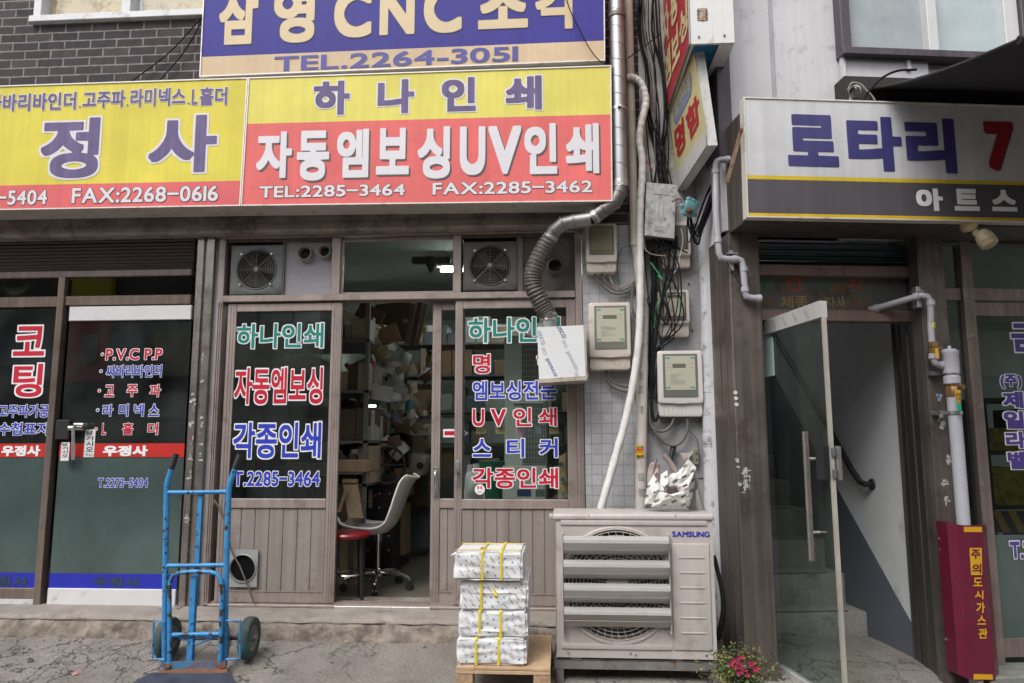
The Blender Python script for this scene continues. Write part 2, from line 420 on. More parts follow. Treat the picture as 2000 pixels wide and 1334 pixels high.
def qL(x0, yt, x1, yb, y=0., sl=None):
    """upright rectangle on the plane at depth y whose picture box is x0..x1, yt..yb; sl: measured slope of a sagging sign"""
    xm, ym = (x0+x1)/2, (yt+yb)/2
    if sl is None:
        X0, X1 = LX(x0, ym, y), LX(x1, ym, y); Z1, Z0 = LZ(xm, yt, y), LZ(xm, yb, y)
        return [Vector((X0, y, Z1)), Vector((X1, y, Z1)), Vector((X1, y, Z0)), Vector((X0, y, Z0))]
    h = (yb-yt)/2; dd = sl*(x1-x0)/2
    k0 = 8.2e-5*(x0-985)*h; k1 = 8.2e-5*(x1-985)*h
    return [L(x0-k0, yt-dd, y), L(x1-k1, yt+dd, y), L(x1+k1, yb+dd, y), L(x0+k0, yb-dd, y)]
def qR(x0, yt, x1, yb, d=0.):
    xm, ym = (x0+x1)/2, (yt+yb)/2
    X0, X1 = RX(x0, ym, d), RX(x1, ym, d); Z1, Z0 = RZ(xm, yt, d), RZ(xm, yb, d)
    return [Vector((X0, d, Z1)), Vector((X1, d, Z1)), Vector((X1, d, Z0)), Vector((X0, d, Z0))]
def OUT(fill=1, line=0, d=.035, o=.04, lift=.0012): return [(d+o, line, lift, (0, 0)), (d, fill, lift+.0012, (0, 0))]
def PLAIN(mi=0, d=.03, lift=.0012): return [(d, mi, lift, (0, 0))]
# ------------------------------------------------------------------ palette
WHITE = mat('white_paint', (.72, .72, .73), .45, var=.05, dirt=((.45, .42, .38), .15, 6))
ALU = mat('bronze_aluminium', (.37, .305, .28), .42, .35, var=.10, vs=4, streak=.12, dirt=((.22, .17, .14), .28, 7))
ALU_D = mat('dark_aluminium', (.17, .135, .125), .45, .3, var=.15, streak=.2)
KICK = mat('kick_board', (.30, .262, .238), .5, .2, var=.10, streak=.16, dirt=((.18, .15, .13), .22, 5))
STEEL = mat('stainless_steel', (.42, .38, .35), .28, .8, var=.2, streak=.22, dirt=((.20, .15, .12), .25, 5))
DSTEEL = mat('dark_steel', (.15, .142, .135), .36, .75, var=.12, vs=3, streak=.28)
BRONZE = mat('bronze_sheet', (.205, .172, .156), .36, .6, var=.22, vs=3, streak=.3, dirt=((.10, .075, .06), .35, 4))
DARK = mat('dark_recess', (.03, .027, .025), .8)
BLACK = mat('black_plastic', (.018, .018, .02), .45, var=.2)
CHROME = mat('chrome', (.75, .75, .76), .12, 1, var=.05)
SILVER = mat('galvanised', (.55, .55, .56), .33, .85, var=.15, vs=9, dirt=((.30, .27, .24), .2, 8))
PLASTER = mat('grey_plaster', (.30, .30, .31), .85, var=.15, vs=3, dirt=((.17, .16, .15), .38, 3.5), bump=.4, bs=40)
CONC = mat('beam_concrete', (.33, .29, .255), .9, var=.25, vs=5, dirt=((.11, .09, .08), .45, 6), bump=.7, bs=35)
RUST = mat('rust', (.20, .085, .045), .85, var=.4, vs=14, dirt=((.07, .04, .03), .4, 12), bump=.5)
GLASS = glass('window_glass', (.80, .86, .83))
GLASS_D = glass('dark_window_glass', (.22, .24, .24), film=.06, filmcol=(.16, .19, .18))
FILM = glass('frosted_film', (.35, .45, .42), .05, film=.86, filmcol=(.075, .110, .104))
DOORGLASS = glass('green_door_glass', (.72, .82, .78), film=.10, filmcol=(.10, .13, .12))
TXW = mat('letter_white', (.78, .78, .80), .5, var=.04)
TXB = mat('letter_blue', (.030, .052, .46), .4, var=.05)
TXR = mat('letter_red', (.52, .012, .035), .4, var=.05)
TXG = mat('letter_teal', (.012, .22, .175), .4, var=.05)
TXK = mat('letter_black', (.03, .03, .035), .5, var=.1)
# ------------------------------------------------------------------ ground: one sheet, falling gently from the kerb to the street
def sm(a, b, x):
    t = min(1, max(0, (x-a)/(b-a))); return t*t*(3-2*t)
def gz(x, y):
    z = .135*sm(-1.15, -.25, y)+.02*sm(-2.6, -.9, y)-.02
    z -= .10*sm(.85, 1.9, x)*sm(-1.6, -.5, y)
    return z
def ground_mat():
    m = bpy.data.materials.new('cracked_concrete'); m.use_nodes = True; nt = m.node_tree; N = nt.nodes.new; K = nt.links.new; b = nt.nodes['Principled BSDF']
    tc = N('ShaderNodeTexCoord')
    def nz(s, d=8, r=.65):
        n = N('ShaderNodeTexNoise'); n.inputs['Scale'].default_value = s; n.inputs['Detail'].default_value = d; n.inputs['Roughness'].default_value = r; K(tc.outputs['Object'], n.inputs['Vector']); return n
    def rng(sock, a, b_, c, d):
        r = N('ShaderNodeMapRange'); r.inputs[1].default_value = a; r.inputs[2].default_value = b_; r.inputs[3].default_value = c; r.inputs[4].default_value = d; K(sock, r.inputs[0]); return r.outputs[0]
    base = N('ShaderNodeMix'); base.data_type = 'RGBA'; K(rng(nz(2.2).outputs['Fac'], .35, .66, 0, 1), base.inputs[0]); base.inputs[6].default_value = (.180, .160, .143, 1); base.inputs[7].default_value = (.275, .252, .230, 1)
    sp = N('ShaderNodeMix'); sp.data_type = 'RGBA'; sp.blend_type = 'MULTIPLY'; sp.inputs[0].default_value = 1; K(base.outputs[2], sp.inputs[6]); K(rng(nz(90, 3, .6).outputs['Fac'], .3, .7, .68, 1.28), sp.inputs[7])
    # cracks: voronoi cell borders bent by noise, present only in patches
    dn = nz(3.5, 6); vm = N('ShaderNodeMix'); vm.data_type = 'VECTOR'; vm.inputs[0].default_value = .30; K(tc.outputs['Object'], vm.inputs[4]); K(dn.outputs['Color'], vm.inputs[5])
    vo = N('ShaderNodeTexVoronoi'); vo.feature = 'DISTANCE_TO_EDGE'; vo.inputs['Scale'].default_value = 4.2; K(vm.outputs[1], vo.inputs['Vector'])
    v2 = N('ShaderNodeTexVoronoi'); v2.feature = 'DISTANCE_TO_EDGE'; v2.inputs['Scale'].default_value = 12; K(vm.outputs[1], v2.inputs['Vector'])
    n5 = nz(1.1, 3); c1 = rng(vo.outputs['Distance'], .003, .017, 1, 0); k1 = N('ShaderNodeMath'); k1.operation = 'MULTIPLY'; K(c1, k1.inputs[0]); sx_ = N('ShaderNodeSeparateXYZ'); K(tc.outputs['Object'], sx_.inputs[0]); lf_ = rng(sx_.outputs['X'], -2.6, -.9, .16, 0); ms_ = N('ShaderNodeMath'); K(n5.outputs['Fac'], ms_.inputs[0]); K(lf_, ms_.inputs[1]); K(rng(ms_.outputs[0], .455, .555, 0, 1), k1.inputs[1])
    c2 = rng(v2.outputs['Distance'], .006, .03, 1, 0); k2 = N('ShaderNodeMath'); k2.operation = 'MULTIPLY'; K(c2, k2.inputs[0]); K(rng(nz(1.7, 4).outputs['Fac'], .55, .64, 0, 1), k2.inputs[1])
    cm = N('ShaderNodeMath'); cm.operation = 'MAXIMUM'; K(k1.outputs[0], cm.inputs[0]); K(k2.outputs[0], cm.inputs[1])
    fin = N('ShaderNodeMix'); fin.data_type = 'RGBA'; K(cm.outputs[0], fin.inputs[0]); K(sp.outputs[2], fin.inputs[6]); fin.inputs[7].default_value = (.05, .043, .037, 1)
    dm = N('ShaderNodeMix'); dm.data_type = 'RGBA'; K(rng(nz(4.5, 10, .75).outputs['Fac'], .58, .74, 0, .65), dm.inputs[0]); K(fin.outputs[2], dm.inputs[6]); dm.inputs[7].default_value = (.15, .125, .105, 1)
    K(dm.outputs[2], b.inputs['Base Color']); b.inputs['Roughness'].default_value = .88
    h = N('ShaderNodeMath'); h.operation = 'MULTIPLY_ADD'; K(cm.outputs[0], h.inputs[0]); h.inputs[1].default_value = -1.6; K(nz(45, 8, .7).outputs['Fac'], h.inputs[2])
    bp = N('ShaderNodeBump'); bp.inputs['Strength'].default_value = .75; bp.inputs['Distance'].default_value = .012; K(h.outputs[0], bp.inputs['Height']); K(bp.outputs[0], b.inputs['Normal'])
    return m
GM = ground_mat()
def axis(lo, hi, a, b, n):
    return sorted(set([lo, lo*.6, lo*.35, hi, hi*.6, hi*.35]+[a+(b-a)*i/n for i in range(n+1)]))
gx = axis(-40, 40, -5, 4.5, 120); gy = axis(-40, 40, -4, 1.2, 70)
g = MB(); V = [[g.bm.verts.new((x, y, gz(x, y)+.010*noise.noise((x*2.2, y*2.2, 0))+.004*noise.noise((x*9, y*9, 3)))) for y in gy] for x in gx]
for i in range(len(gx)-1):
    for j in range(len(gy)-1): g.bm.faces.new((V[i][j], V[i+1][j], V[i+1][j+1], V[i][j+1]))
g.build('pavement', GM, kind='structure', ang=180)
# worn concrete doorstep
STEPM = mat('worn_step', (.275, .245, .217), .9, var=.22, vs=4, dirt=((.16, .135, .115), .33, 5), bump=.6, bs=60)
STEPF = mat('broken_step_face', (.25, .212, .18), .95, var=.4, vs=11, dirt=((.10, .085, .07), .5, 9), bump=1.0, bs=38)
g = MB()
prof = [(.35, .268), (.02, .268), (-.10, .266), (-.19, .262), (-.245, .256), (-.262, .248), (-.268, .236), (-.262, .228), (-.285, .215), (-.292, .19), (-.297, .165), (-.302, .14), (-.315, .09), (-.33, .02)]
def stp(u, v):
    x = -8+u*8.95; k = int(round(v*(len(prof)-1))); y, z = prof[k]
    a = noise.noise((x*3, 0, 0))*.018; e = 0
    if k >= 3: y += a
    if k >= 7: y += noise.noise((x*9, z*22, 5))*.017+noise.noise((x*25, z*50, 5))*.006
    if 4 <= k <= 7: z += noise.noise((x*7, 2, 1))*.007
    for cx, cr in ((-3.05, .09), (-1.1, .05), (-2.35, .06)):
        q = max(0, 1-abs(x-cx)/cr)
        if k >= 4 and k < 11: y += .045*q; z -= .012*q
    return (x, y, z)
g.grid(stp, 560, len(prof)-1)
for f in g.bm.faces:
    c = f.calc_center_median()
    f.material_index = 1 if c.z < .234 else 0
g.build('doorstep', [STEPM, STEPF], kind='structure', ang=60)
# ------------------------------------------------------------------ brick building
BR = thing('brick_building', 'old dark brick building over two storefronts, with dirty concrete lintel and white upper window', 'building', (0, 0, 0))
BRK = bricks('dark_brick', (.020, .015, .021), (.050, .036, .042), (.20, .175, .16), .200, .0670, .0058, bump=.8, var=.45, origin=(.03, .01))
wz0 = LZ(250, 41, 0); wx0 = LX(70, 30, 0)
g = MB()
g.box(-8, 1.02, 0, .25, 2.80, wz0); g.box(-8, wx0, 0, .25, wz0, 7.5); g.box(-1.2, 1.02, 0, .25, wz0, 7.5); g.box(wx0, -1.2, 0, .25, wz0+1.2, 7.5)
g.build('brick_wall', BRK, BR)
g = MB()
def bm_(u, v):
    x = -8+u*8.17; pr = [(.12, 2.775), (-.09, 2.775), (-.105, 2.79), (-.10, 2.83), (-.085, 2.85), (-.085, 2.95), (-.07, 2.97), (.12, 2.98)]
    y, z = pr[int(round(v*7))]
    return (x, y+noise.noise((x*6, z*8, 0))*.006, z+noise.noise((x*5, 9, z*4))*.004)
g.grid(bm_, 220, 7); g.build('lintel_beam', CONC, BR)
# upper window
uw = MB()
fz = wz0
UWH = 1.2
for x0, x1 in ((wx0, wx0+.06), (LX(250, 20, 0)-.035, LX(250, 20, 0)+.035), (-2.0, -1.93), (-1.26, -1.2)):
    uw.box(x0, x1, -.03, .09, fz+.05, fz+UWH-.05, .004)
uw.box(wx0-.02, -1.2, -.045, .10, fz, fz+.05, .004); uw.box(wx0-.02, -1.2, -.03, .10, fz+UWH-.05, fz+UWH, .004)
uwo = uw.build('upper_window', mat('white_sash', (.62, .63, .66), .5, var=.08, dirt=((.35, .32, .28), .25, 6)), BR)
g = MB(); g.poly([(wx0+.05, .052, fz+.04), (-1.22, .052, fz+.04), (-1.22, .052, fz+UWH-.04), (wx0+.05, .052, fz+UWH-.04)]); g.build('pane', glass('dirty_pane', (.94, .95, .95), film=.02, filmcol=(.3, .33, .36)), uwo)
PAPER = mat('stained_paper', (.62, .50, .31), .9, var=.12, dirt=((.30, .18, .09), .40, 9))
g = MB()
def torn(x0, x1, z0, z1, y):
    pts = [(x0, y, z1)]
    n = 26
    for i in range(n+1):
        x = x0+(x1-x0)*i/n; pts.append((x, y, z0+.022*noise.noise((x*7, 0, 2))+.02*noise.noise((x*19, 3, 2))+(.045 if abs(x-LX(190, 20, 0)) < .11 else 0)))
    pts.append((x1, y, z1)); g.poly(pts)
torn(wx0+.07, LX(242, 20, 0)-.02, fz+.060, fz+UWH, .056); torn(LX(262, 20, 0)+.03, -1.25, fz+.054, fz+UWH, .056)
g.build('torn_paper', PAPER, uwo)
# tiled pier and plastered strip between the shop and the neighbour
TILE = bricks('pier_tile', (.36, .365, .385), (.41, .415, .435), (.27, .265, .26), .0685, .0665, .0026, off=0, rough=.45, bump=.45, var=.14, dirtcol=(.24, .22, .20), origin=(.02, .01))
xp0, xp1, xp2 = LX(1141, 760, 0), LX(1262, 760, 0), 1.16
g = MB(); g.box(xp0, xp1, -.012, .3, .0, 2.80); g.build('tiled_pier', TILE, BR)
g = MB(); g.box(xp1, xp2, .004, .3, -.05, 7.5); g.build('plaster_pier', PLASTER, BR)
g = MB(); g.box(LX(1246, 100, 0), xp2, -.014, .003, 2.80, 7.5); g.build('plaster_pier', mat('pale_render', (.50, .485, .46), .85, var=.12, vs=3, dirt=((.16, .15, .14), .35, 3.5), bump=.4, bs=40), BR)
g = MB()
for zz, x0, x1 in ((1.62, xp1, 1.15), (1.1, xp1, 1.15)):
    g.box(x0, x1, .0015, .004, zz, zz+.006)
for px, py in ((1320, 560), (1345, 555), (1372, 575), (1388, 600), (1352, 646), (1378, 560)):
    p = L(px, py, .004); g.cyl((p.x, .006, p.z), (p.x, -.004, p.z), .006, n=8)
g.build('wall_fixing', DARK, BR)
# rooms behind the shop fronts
ROOMW = mat('room_wall', (.30, .33, .30), .8, var=.12); ROOMC = mat('room_ceiling', (.42, .44, .42), .85, var=.06)
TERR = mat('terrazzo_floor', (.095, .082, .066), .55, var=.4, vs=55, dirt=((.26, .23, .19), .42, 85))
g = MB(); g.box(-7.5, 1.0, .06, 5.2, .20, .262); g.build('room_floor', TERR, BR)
g = MB(); g.box(-7.5, 1.0, .12, 5.2, 3.0, 3.1); g.build('room_ceiling', ROOMC, BR)
g = MB(); g.box(-7.5, 1.0, 5.1, 5.25, .26, 3.0); g.box(-2.52, -2.46, .13, 5.1, .262, 3.0); g.box(.92, 1.0, .30, 5.1, .262, 3.0); g.box(-7.5, -7.4, .1, 5.1, .262, 3.0)
g.build('room_wall', ROOMW, BR)
# building across the alley: seen only as the dim picture mirrored in the panes
OB = thing('opposite_building', 'drab row of shops across the alley, mirrored dimly in the window panes', 'building', (0, -9.2, 0))
g = MB(); g.box(-14, 14, -9.6, -9.2, -.05, 5.6); g.build('wall', mat('opposite_wall', (.12, .115, .11), .85, var=.3, vs=1.5), OB)
g = MB()
for i in range(9): g.box(-13+i*3, -10.7+i*3, -9.19, -9.15, .2, 2.3)
g.build('shop_window', mat('opposite_glass', (.035, .04, .045), .15, var=.2), OB)
for k, (x0, x1, c) in enumerate(((-13, -8.2, (.10, .11, .20)), (-8, -4.6, (.28, .25, .12)), (-4.5, -1.2, (.24, .10, .10)), (-1.0, 3, (.09, .09, .18)), (3.2, 7, (.20, .10, .09)), (7.3, 12, (.3, .3, .3)))):
    g = MB(); g.box(x0, x1, -9.19, -9.02, 2.6, 3.5, .01); g.build('shop_sign', mat('opposite_sign%d' % k, c, .5), OB)
for nm, z0, z1, c in (('red', 2.5, 3.85, (.50, .05, .08)), ('yellow', 3.85, 4.75, (.62, .52, .03))):
    g = MB(); g.box(-10.0, -8.9, -9.1, -8.95, z0, z1, .01); g.build('shop_sign', mat('opposite_'+nm, c, .5), OB)
g = MB()
for i in range(26):
    x = -12+rnd.random()*24; z = rnd.uniform(.4, 4.5); w_ = rnd.uniform(.2, 1.1); h_ = rnd.uniform(.15, .9); g.mi = rnd.randint(0, 3); g.box(x, x+w_, -9.19, -9.0+rnd.uniform(0, .1), z, z+h_)
g.build('fitting', [mat('opp_a', (.30, .30, .30), .6), mat('opp_b', (.05, .05, .05), .6), mat('opp_c', (.20, .16, .13), .6), mat('opp_d', (.16, .20, .19), .6)], OB)
# ------------------------------------------------------------------ flat signs over the shop fronts
FRM = mat('sign_frame', (.66, .63, .58), .45, .2, var=.08, dirt=((.32, .24, .17), .25, 9))
def sign_mat(name, bands, axis='z', streak=.05, fade=.15):
    """bands: list of (limit, colour) from below upward along the sign's own height"""
    return [mat('%s_%d' % (name, i), c, .5, var=fade, vs=1.6, spec=.22, streak=streak, bump=.06, bs=160) for i, c in enumerate(bands)]
def flat_sign(name, label, TL, TR, BR_, BL, y, depth, cols, splits, lip=.008, F=None, PP=L):
    """box sign with four corners measured on its front plane; splits: heights (0..1 from top) where the colour changes"""
    tl, tr, br, bl = (PP(px, py, y) for px, py in (TL, TR, BR_, BL))
    base = (bl+br)/2; loc = (F @ base) if F is not None else base
    t = thing(name, label, 'sign', loc)
    g = MB(F); g.prism([tl+Vector((0, .012, 0)), tr+Vector((0, .012, 0)), br+Vector((0, .012, 0)), bl+Vector((0, .012, 0))], (0, depth-.012, 0))
    ux = (tr-tl).normalized(); uz = (tl-bl).normalized()
    def q(u, v): return (tl*(1-u)+tr*u)*(1-v)+(bl*(1-u)+br*u)*v
    w_, h_ = (tr-tl).length, (tl-bl).length
    a, b = lip/w_, lip/h_
    for pts in (((0, 0), (1, 0), (1-a, b), (a, b)), ((1, 0), (1, 1), (1-a, 1-b), (1-a, b)), ((1, 1), (0, 1), (a, 1-b), (1-a, 1-b)), ((0, 1), (0, 0), (a, b), (a, 1-b))):
        g.prism([q(*p) for p in pts], (0, .0125, 0))
    g.build('frame', FRM, t)
    g = MB(F); ed = [b]+list(splits)+[1-b]
    for i in range(len(ed)-1):
        g.mi = i
        N_ = 10
        for k in range(N_):
            u0, u1 = a+(1-2*a)*k/N_, a+(1-2*a)*(k+1)/N_
            g.poly([q(u0, ed[i])+Vector((0, .006, 0)), q(u1, ed[i])+Vector((0, .006, 0)), q(u1, ed[i+1])+Vector((0, .006, 0)), q(u0, ed[i+1])+Vector((0, .006, 0))])
    g.build('face', cols, t)
    return t, q
YEL, RED = (.70, .63, .14), (.70, .15, .145)
YELL, REDL = (.67, .58, .085), (.68, .14, .15)
POL = mat('polished_steel', (.30, .24, .21), .22, .55, var=.22, streak=.2, dirt=((.17, .13, .10), .35, 5))
PUR = mat('letter_purple', (.155, .122, .245), .6, spec=.2, var=.16, streak=.15); PURO = mat('letter_lilac_edge', (.66, .64, .68), .5, var=.05)
KEY = mat('letter_shadow', (.07, .065, .065), .5)
SY = -.35
t1, q1 = flat_sign('shop_sign', 'yellow over red shop sign with two telephone numbers, right above the open doorway', (485, 151), (1194, 127), (1196.5, 393), (470, 402), SY, .22, sign_mat('mid_sign', [YEL, RED]), [.365])
g = MB(); yy = SY+.005
for ch, bx in zip('하나인쇄', ((610, 156, 686, 227), (735, 153, 812, 224), (860, 149, 932, 220), (985, 146, 1061, 217))):
    text(g, qL(*bx, yy, -.026), ch, OUT(1, 0, .042, .034))
for ch, bx in zip('자동엠보싱UV인쇄', ((501, 257, 570, 348), (580, 255, 643, 353), (658, 252, 720, 347), (735, 250, 799, 341), (816, 247, 879, 349), (898, 247, 948, 342), (954, 246, 1018, 340), (1024, 241, 1088, 340), (1105, 241, 1170, 339))):
    text(g, qL(bx[0]+3, bx[1]+3.5, bx[2]+3, bx[3]+3.5, yy, -.018), ch, PLAIN(2, .038, .0008)); text(g, qL(*bx, yy, -.018), ch, PLAIN(0, .040, .0016))
text(g, qL(506, 361, 792, 385, yy, -.018), 'TEL:2285−3464', OUT(0, 2, .02, .022)); text(g, qL(844, 354, 1158, 379, yy, -.016), 'FAX:2285−3462', OUT(0, 2, .02, .022))
g.build('lettering', [PURO, PUR, KEY], t1, ang=0, recalc=False)
t2, q2 = flat_sign('shop_sign', 'long yellow shop sign with purple letters and thin red foot, reaching out at the left', (-420, 181), (484, 151), (469, 402), (-450, 418), SY, .22, sign_mat('left_sign', [YELL, REDL]), [.805])
g = MB()
for s_, bx in (('싸바리바인더', (-26, 181, 150, 218)), ('.', (154, 206, 158, 211)), ('고주파', (161, 176, 246, 212)), ('.', (247, 203, 251, 208)), ('라미넥스', (254, 171, 363, 209)), ('.', (366, 199, 371, 204)), ('L', (374, 173, 387, 206)), ('홀더', (389, 169, 445, 207))):
    text(g, qL(*bx, yy, -.032), s_, OUT(1, 0, .030, .034))
for ch, bx in (('정', (76, 227, 198, 352)), ('사', (287, 222, 428, 341)), ('우', (-165, 236, -40, 360))): text(g, qL(*bx, yy, -.03), ch, OUT(1, 0, .036, .030))
text(g, qL(-150, 372, 93, 402, yy, -.015), 'TEL:2273−5404', OUT(0, 2, .02, .022)); text(g, qL(140, 364, 427, 396, yy, -.017), 'FAX:2268−0616', OUT(0, 2, .02, .022))
g.build('lettering', [PURO, PUR, KEY], t2, ang=0, recalc=False)
CREAM = mat('letter_cream', (.60, .47, .29), .5, var=.08)
t3, q3 = flat_sign('shop_sign', 'indigo shop sign with cream letters and a cream foot, mounted highest above the yellow signs', (404, -150), (1180, -185), (1182, 118), (389, 150), -.33, .2, sign_mat('blue_sign', [(.042, .036, .25), (.60, .46, .30)]), [.872])
g = MB(); yy = -.325
for ch, bx in (('삼', (428, -26, 505, 88)), ('영', (534, -29, 616, 85)), ('C', (652, -22, 727, 75)), ('N', (741, -25, 811, 69)), ('C', (827, -31, 903, 66)), ('조', (933, -38, 1032, 57)), ('각', (1045, -44, 1131, 58))):
    text(g, qL(*bx, yy, -.042), ch, OUT(0, 2, .04, .010))
text(g, qL(535, 100, 1013, 130, yy, -.043), 'TEL.2264-3051', OUT(1, 0, .022, .012))
g.build('lettering', [CREAM, mat('letter_indigo', (.055, .05, .27), .5, streak=.1), KEY], t3, ang=0, recalc=False)
# ------------------------------------------------------------------ middle shop front (aluminium sliding doors)
ZT = LZ(640, 588, 0); ZB = .285                     # underside of the transom bar, threshold top
def vx(px, py=760): return LX(px, py, 0)
XA, XB = vx(424, 600), LX(1137, 600, 0)
SF = thing('storefront', 'brown aluminium storefront with sliding doors, the middle one open on a cluttered print shop', 'shopfront', ((XA+XB)/2, 0, .27))
ztop = LZ(640, 463, 0)
g = MB()
xl0, xl1 = XA, XA+.045
g.box(xl0, xl1, -.012, .10, .275, ztop+.11, .003); g.box(XB-.045, XB, -.012, .10, .275, ztop+.11, .003)
g.box(xl1, XB-.045, -.018, .10, ZT, ZT+.046, .004)                       # transom bar
g.box(xl1, XB-.045, -.014, .10, ztop, ztop+.05, .003); g.box(xl1, XB-.045, -.03, .10, ztop+.052, ztop+.075, .006); g.box(xl1-.03, XB-.015, -.04, .10, ztop+.08, ztop+.105, .01)
for a, b in ((648, 665), (885, 901)): g.box(LX(a, 520), LX(b, 520), -.010, .09, ZT+.046, ztop, .003)
g.box(xl1, XB-.045, -.02, .12, .268, ZB, .003)                            # threshold
for yy_ in (.02, .05, .08): g.box(xl1, XB-.045, yy_-.006, yy_+.002, ZB, ZB+.012)
# thin grooves on the outer jambs
for x in (xl0+.016, xl0+.03, XB-.03, XB-.016): g.box(x-.003, x+.003, -.019, -.011, .30, ZT-.002)
g.build('outer_frame', ALU, SF)
g = MB(); g.box(LX(655, 1190), LX(842, 1190), -.034, -.021, .262, .284, .002); g.build('threshold_strip', mat('bright_threshold', (.75, .74, .72), .25, .8, var=.1), SF)
g = MB(); g.box(xl0-.075, xl0-.002, .012, .2, .2, 2.80); g.build('jamb_plaster', PLASTER, SF)
def pane(g, x0, x1, y, z0, z1): g.poly([(x0, y, z0), (x1, y, z0), (x1, y, z1), (x0, y, z1)])
def sash(name, x0, x1, s0, s1, yf, zt=ZT-.01, zr=None, glass_m=GLASS, boards=7, rail=.063, top=.055, label=None):
    """aluminium sash: stiles s0/s1 wide, glass above a boarded panel"""
    zr = zr or LZ(800, 975, 0); zb = ZB+.008; zl = LZ(700, 1157, 0)
    g = MB(); d = .03
    for a, b in ((x0, x0+s0), (x1-s1, x1)):
        g.box(a, b, yf, yf+d, zb, zt, .003)
        n = max(1, int((b-a)/.022))
        for k in range(1, n+1):
            gx_ = a+(b-a)*k/(n+1); g.box(gx_-.0025, gx_+.0025, yf-.004, yf+.002, zb+.004, zt-.004)
    xi, xo = x0+s0, x1-s1
    g.box(xi, xo, yf+.001, yf+d, zt-top, zt, .003); g.box(xi, xo, yf-.003, yf+d, zr-rail, zr, .004); g.box(xi, xo, yf+.001, yf+d, zb, zl, .003); g.box(xi, xo, yf-.003, yf+.003, zl-.004, zl+.004)
    o = g.build(name, ALU, SF, label=label)
    g = MB()
    for k in range(boards):
        a, b = xi+(xo-xi)*k/boards, xi+(xo-xi)*(k+1)/boards
        g.box(a+.0022, b-.0022, yf+.008, yf+.02, zl, zr-rail, .0025)
    g.box(xi, xo, yf+.014, yf+.022, zl, zr-rail); g.build('kick_panel', KICK, o)
    g = MB(); pane(g, xi, xo, yf+.012, zr, zt-top); g.build('glass', glass_m, o)
    return o, (xi, xo, zr, zt-top, yf+.012)
s1, r1 = sash('sliding_window', vx(437), vx(669, 600)-.005, .062, .072, .006, glass_m=GLASS_D, label='left sash with green, red and blue lettering')
s2, r2 = sash('sliding_door', vx(841), LX(905, 760), .060, .05, .052, boards=2, label='open sash pushed behind the right one')
s3, r3 = sash('sliding_window', LX(888, 760), XB-.046, .052, .062, .006, boards=9, label='right sash with six lines of lettering')
def lines(parent, y, rows):
    g = MB()
    for s_, bx, c in rows: text(g, qL(*bx, y), s_, OUT(c, 0, .022, .040, .0015))
    return g.build('lettering', [TXW, TXB, TXR, TXG], parent, ang=0, recalc=False)
y1 = r1[4]-.001
lines(s1, y1, [('하나인쇄', (461, 630, 634, 682), 3), ('자동엠보싱', (457, 715, 632, 792), 2), ('각종인쇄', (454, 822, 629, 898), 1), ('T.2285−3464', (455, 919, 626, 951), 1)])
y3 = r3[4]-.001
lines(s3, y3, [('하나인쇄', (913, 618, 1096, 671), 3), ('명', (922, 690, 959, 731), 2), ('함', (1047, 690, 1087, 731), 2), ('엠보싱전문', (922, 742, 1088, 783), 1), ('U', (922, 797, 947, 834), 2), ('V', (957, 797, 990, 834), 2), ('인', (1001, 795, 1040, 834), 2), ('쇄', (1051, 795, 1089, 834), 2),
 ('스', (922, 855, 961, 894), 1), ('티', (988, 855, 1026, 895), 1), ('커', (1052, 854, 1091, 895), 1), ('각종인쇄', (921, 912, 1092, 955), 2)])
def arrow(parent, y):
    g = MB()
    for k, (mi, gr) in enumerate(((0, 4), (2, 0))):
        g.mi = mi; yq = y-.0015-.001*k
        P = [(868-gr*.6, 842-gr), (897, 842-gr), (897, 838-gr), (911+gr, 846), (897, 854+gr), (897, 850+gr), (868-gr*.6, 850+gr)]
        g.poly([L(a, b, yq) for a, b in P])
    return g
g = arrow(None, r2[4]); g.build('arrow_sticker', [TXW, TXB, TXR], s2, ang=0, recalc=False)
# small round sticker
g = MB(); c = L(937, 956, y3-.002); g.cyl(c, c+Vector((0, .0015, 0)), .034, n=28); g.mi = 1; g.box(c.x-.016, c.x-.004, c.y-.001, c.y, c.z+.004, c.z+.022); g.box(c.x+.004, c.x+.016, c.y-.001, c.y, c.z+.004, c.z+.022); g.box(c.x-.014, c.x+.014, c.y-.001, c.y, c.z-.018, c.z-.014)
g.build('round_sticker', [TXW, mat('sticker_orange', (.6, .12, .06), .5)], s3)
# pull handle on the open door, latch on the right sash
g = MB(); xh = LX(851, 944, .05); zh0, zh1 = LZ(851, 973, .05), LZ(851, 912, .05)
g.box(xh-.018, xh+.018, .047, .052, zh0, zh1, .002); g.build('handle_plate', SILVER, s2)
g = MB(); g.tube([(xh, .046, zh1-.03), (xh, .022, zh1-.04), (xh, .018, (zh0+zh1)/2), (xh, .022, zh0+.04), (xh, .046, zh0+.03)], .0085, 10, smooth=4)
for z in (zh0+.012, zh1-.012):
    for dx in (-.009, .009): g.cyl((xh+dx, .048, z), (xh+dx, .044, z), .0035, n=8)
g.build('handle', CHROME, s2)
g = MB(); xq = LX(893, 918); zq = LZ(893, 912)
g.box(xq-.018, xq+.018, -.006, .006, zq-.045, zq+.04, .003); g.cyl((xq, .0, zq-.02), (xq, -.03, zq-.02), .014, n=14); g.cyl((xq-.004, -.01, zq-.03), (xq+.0, -.012, zq-.10), .006, n=8); g.tube([(xq, -.012, zq-.05), (xq-.012, -.014, zq-.09), (xq+.004, -.014, zq-.12), (xq+.012, -.014, zq-.08), (xq+.004, -.012, zq-.05)], .0025, 6, smooth=4)
g.build('latch', SILVER, s3)
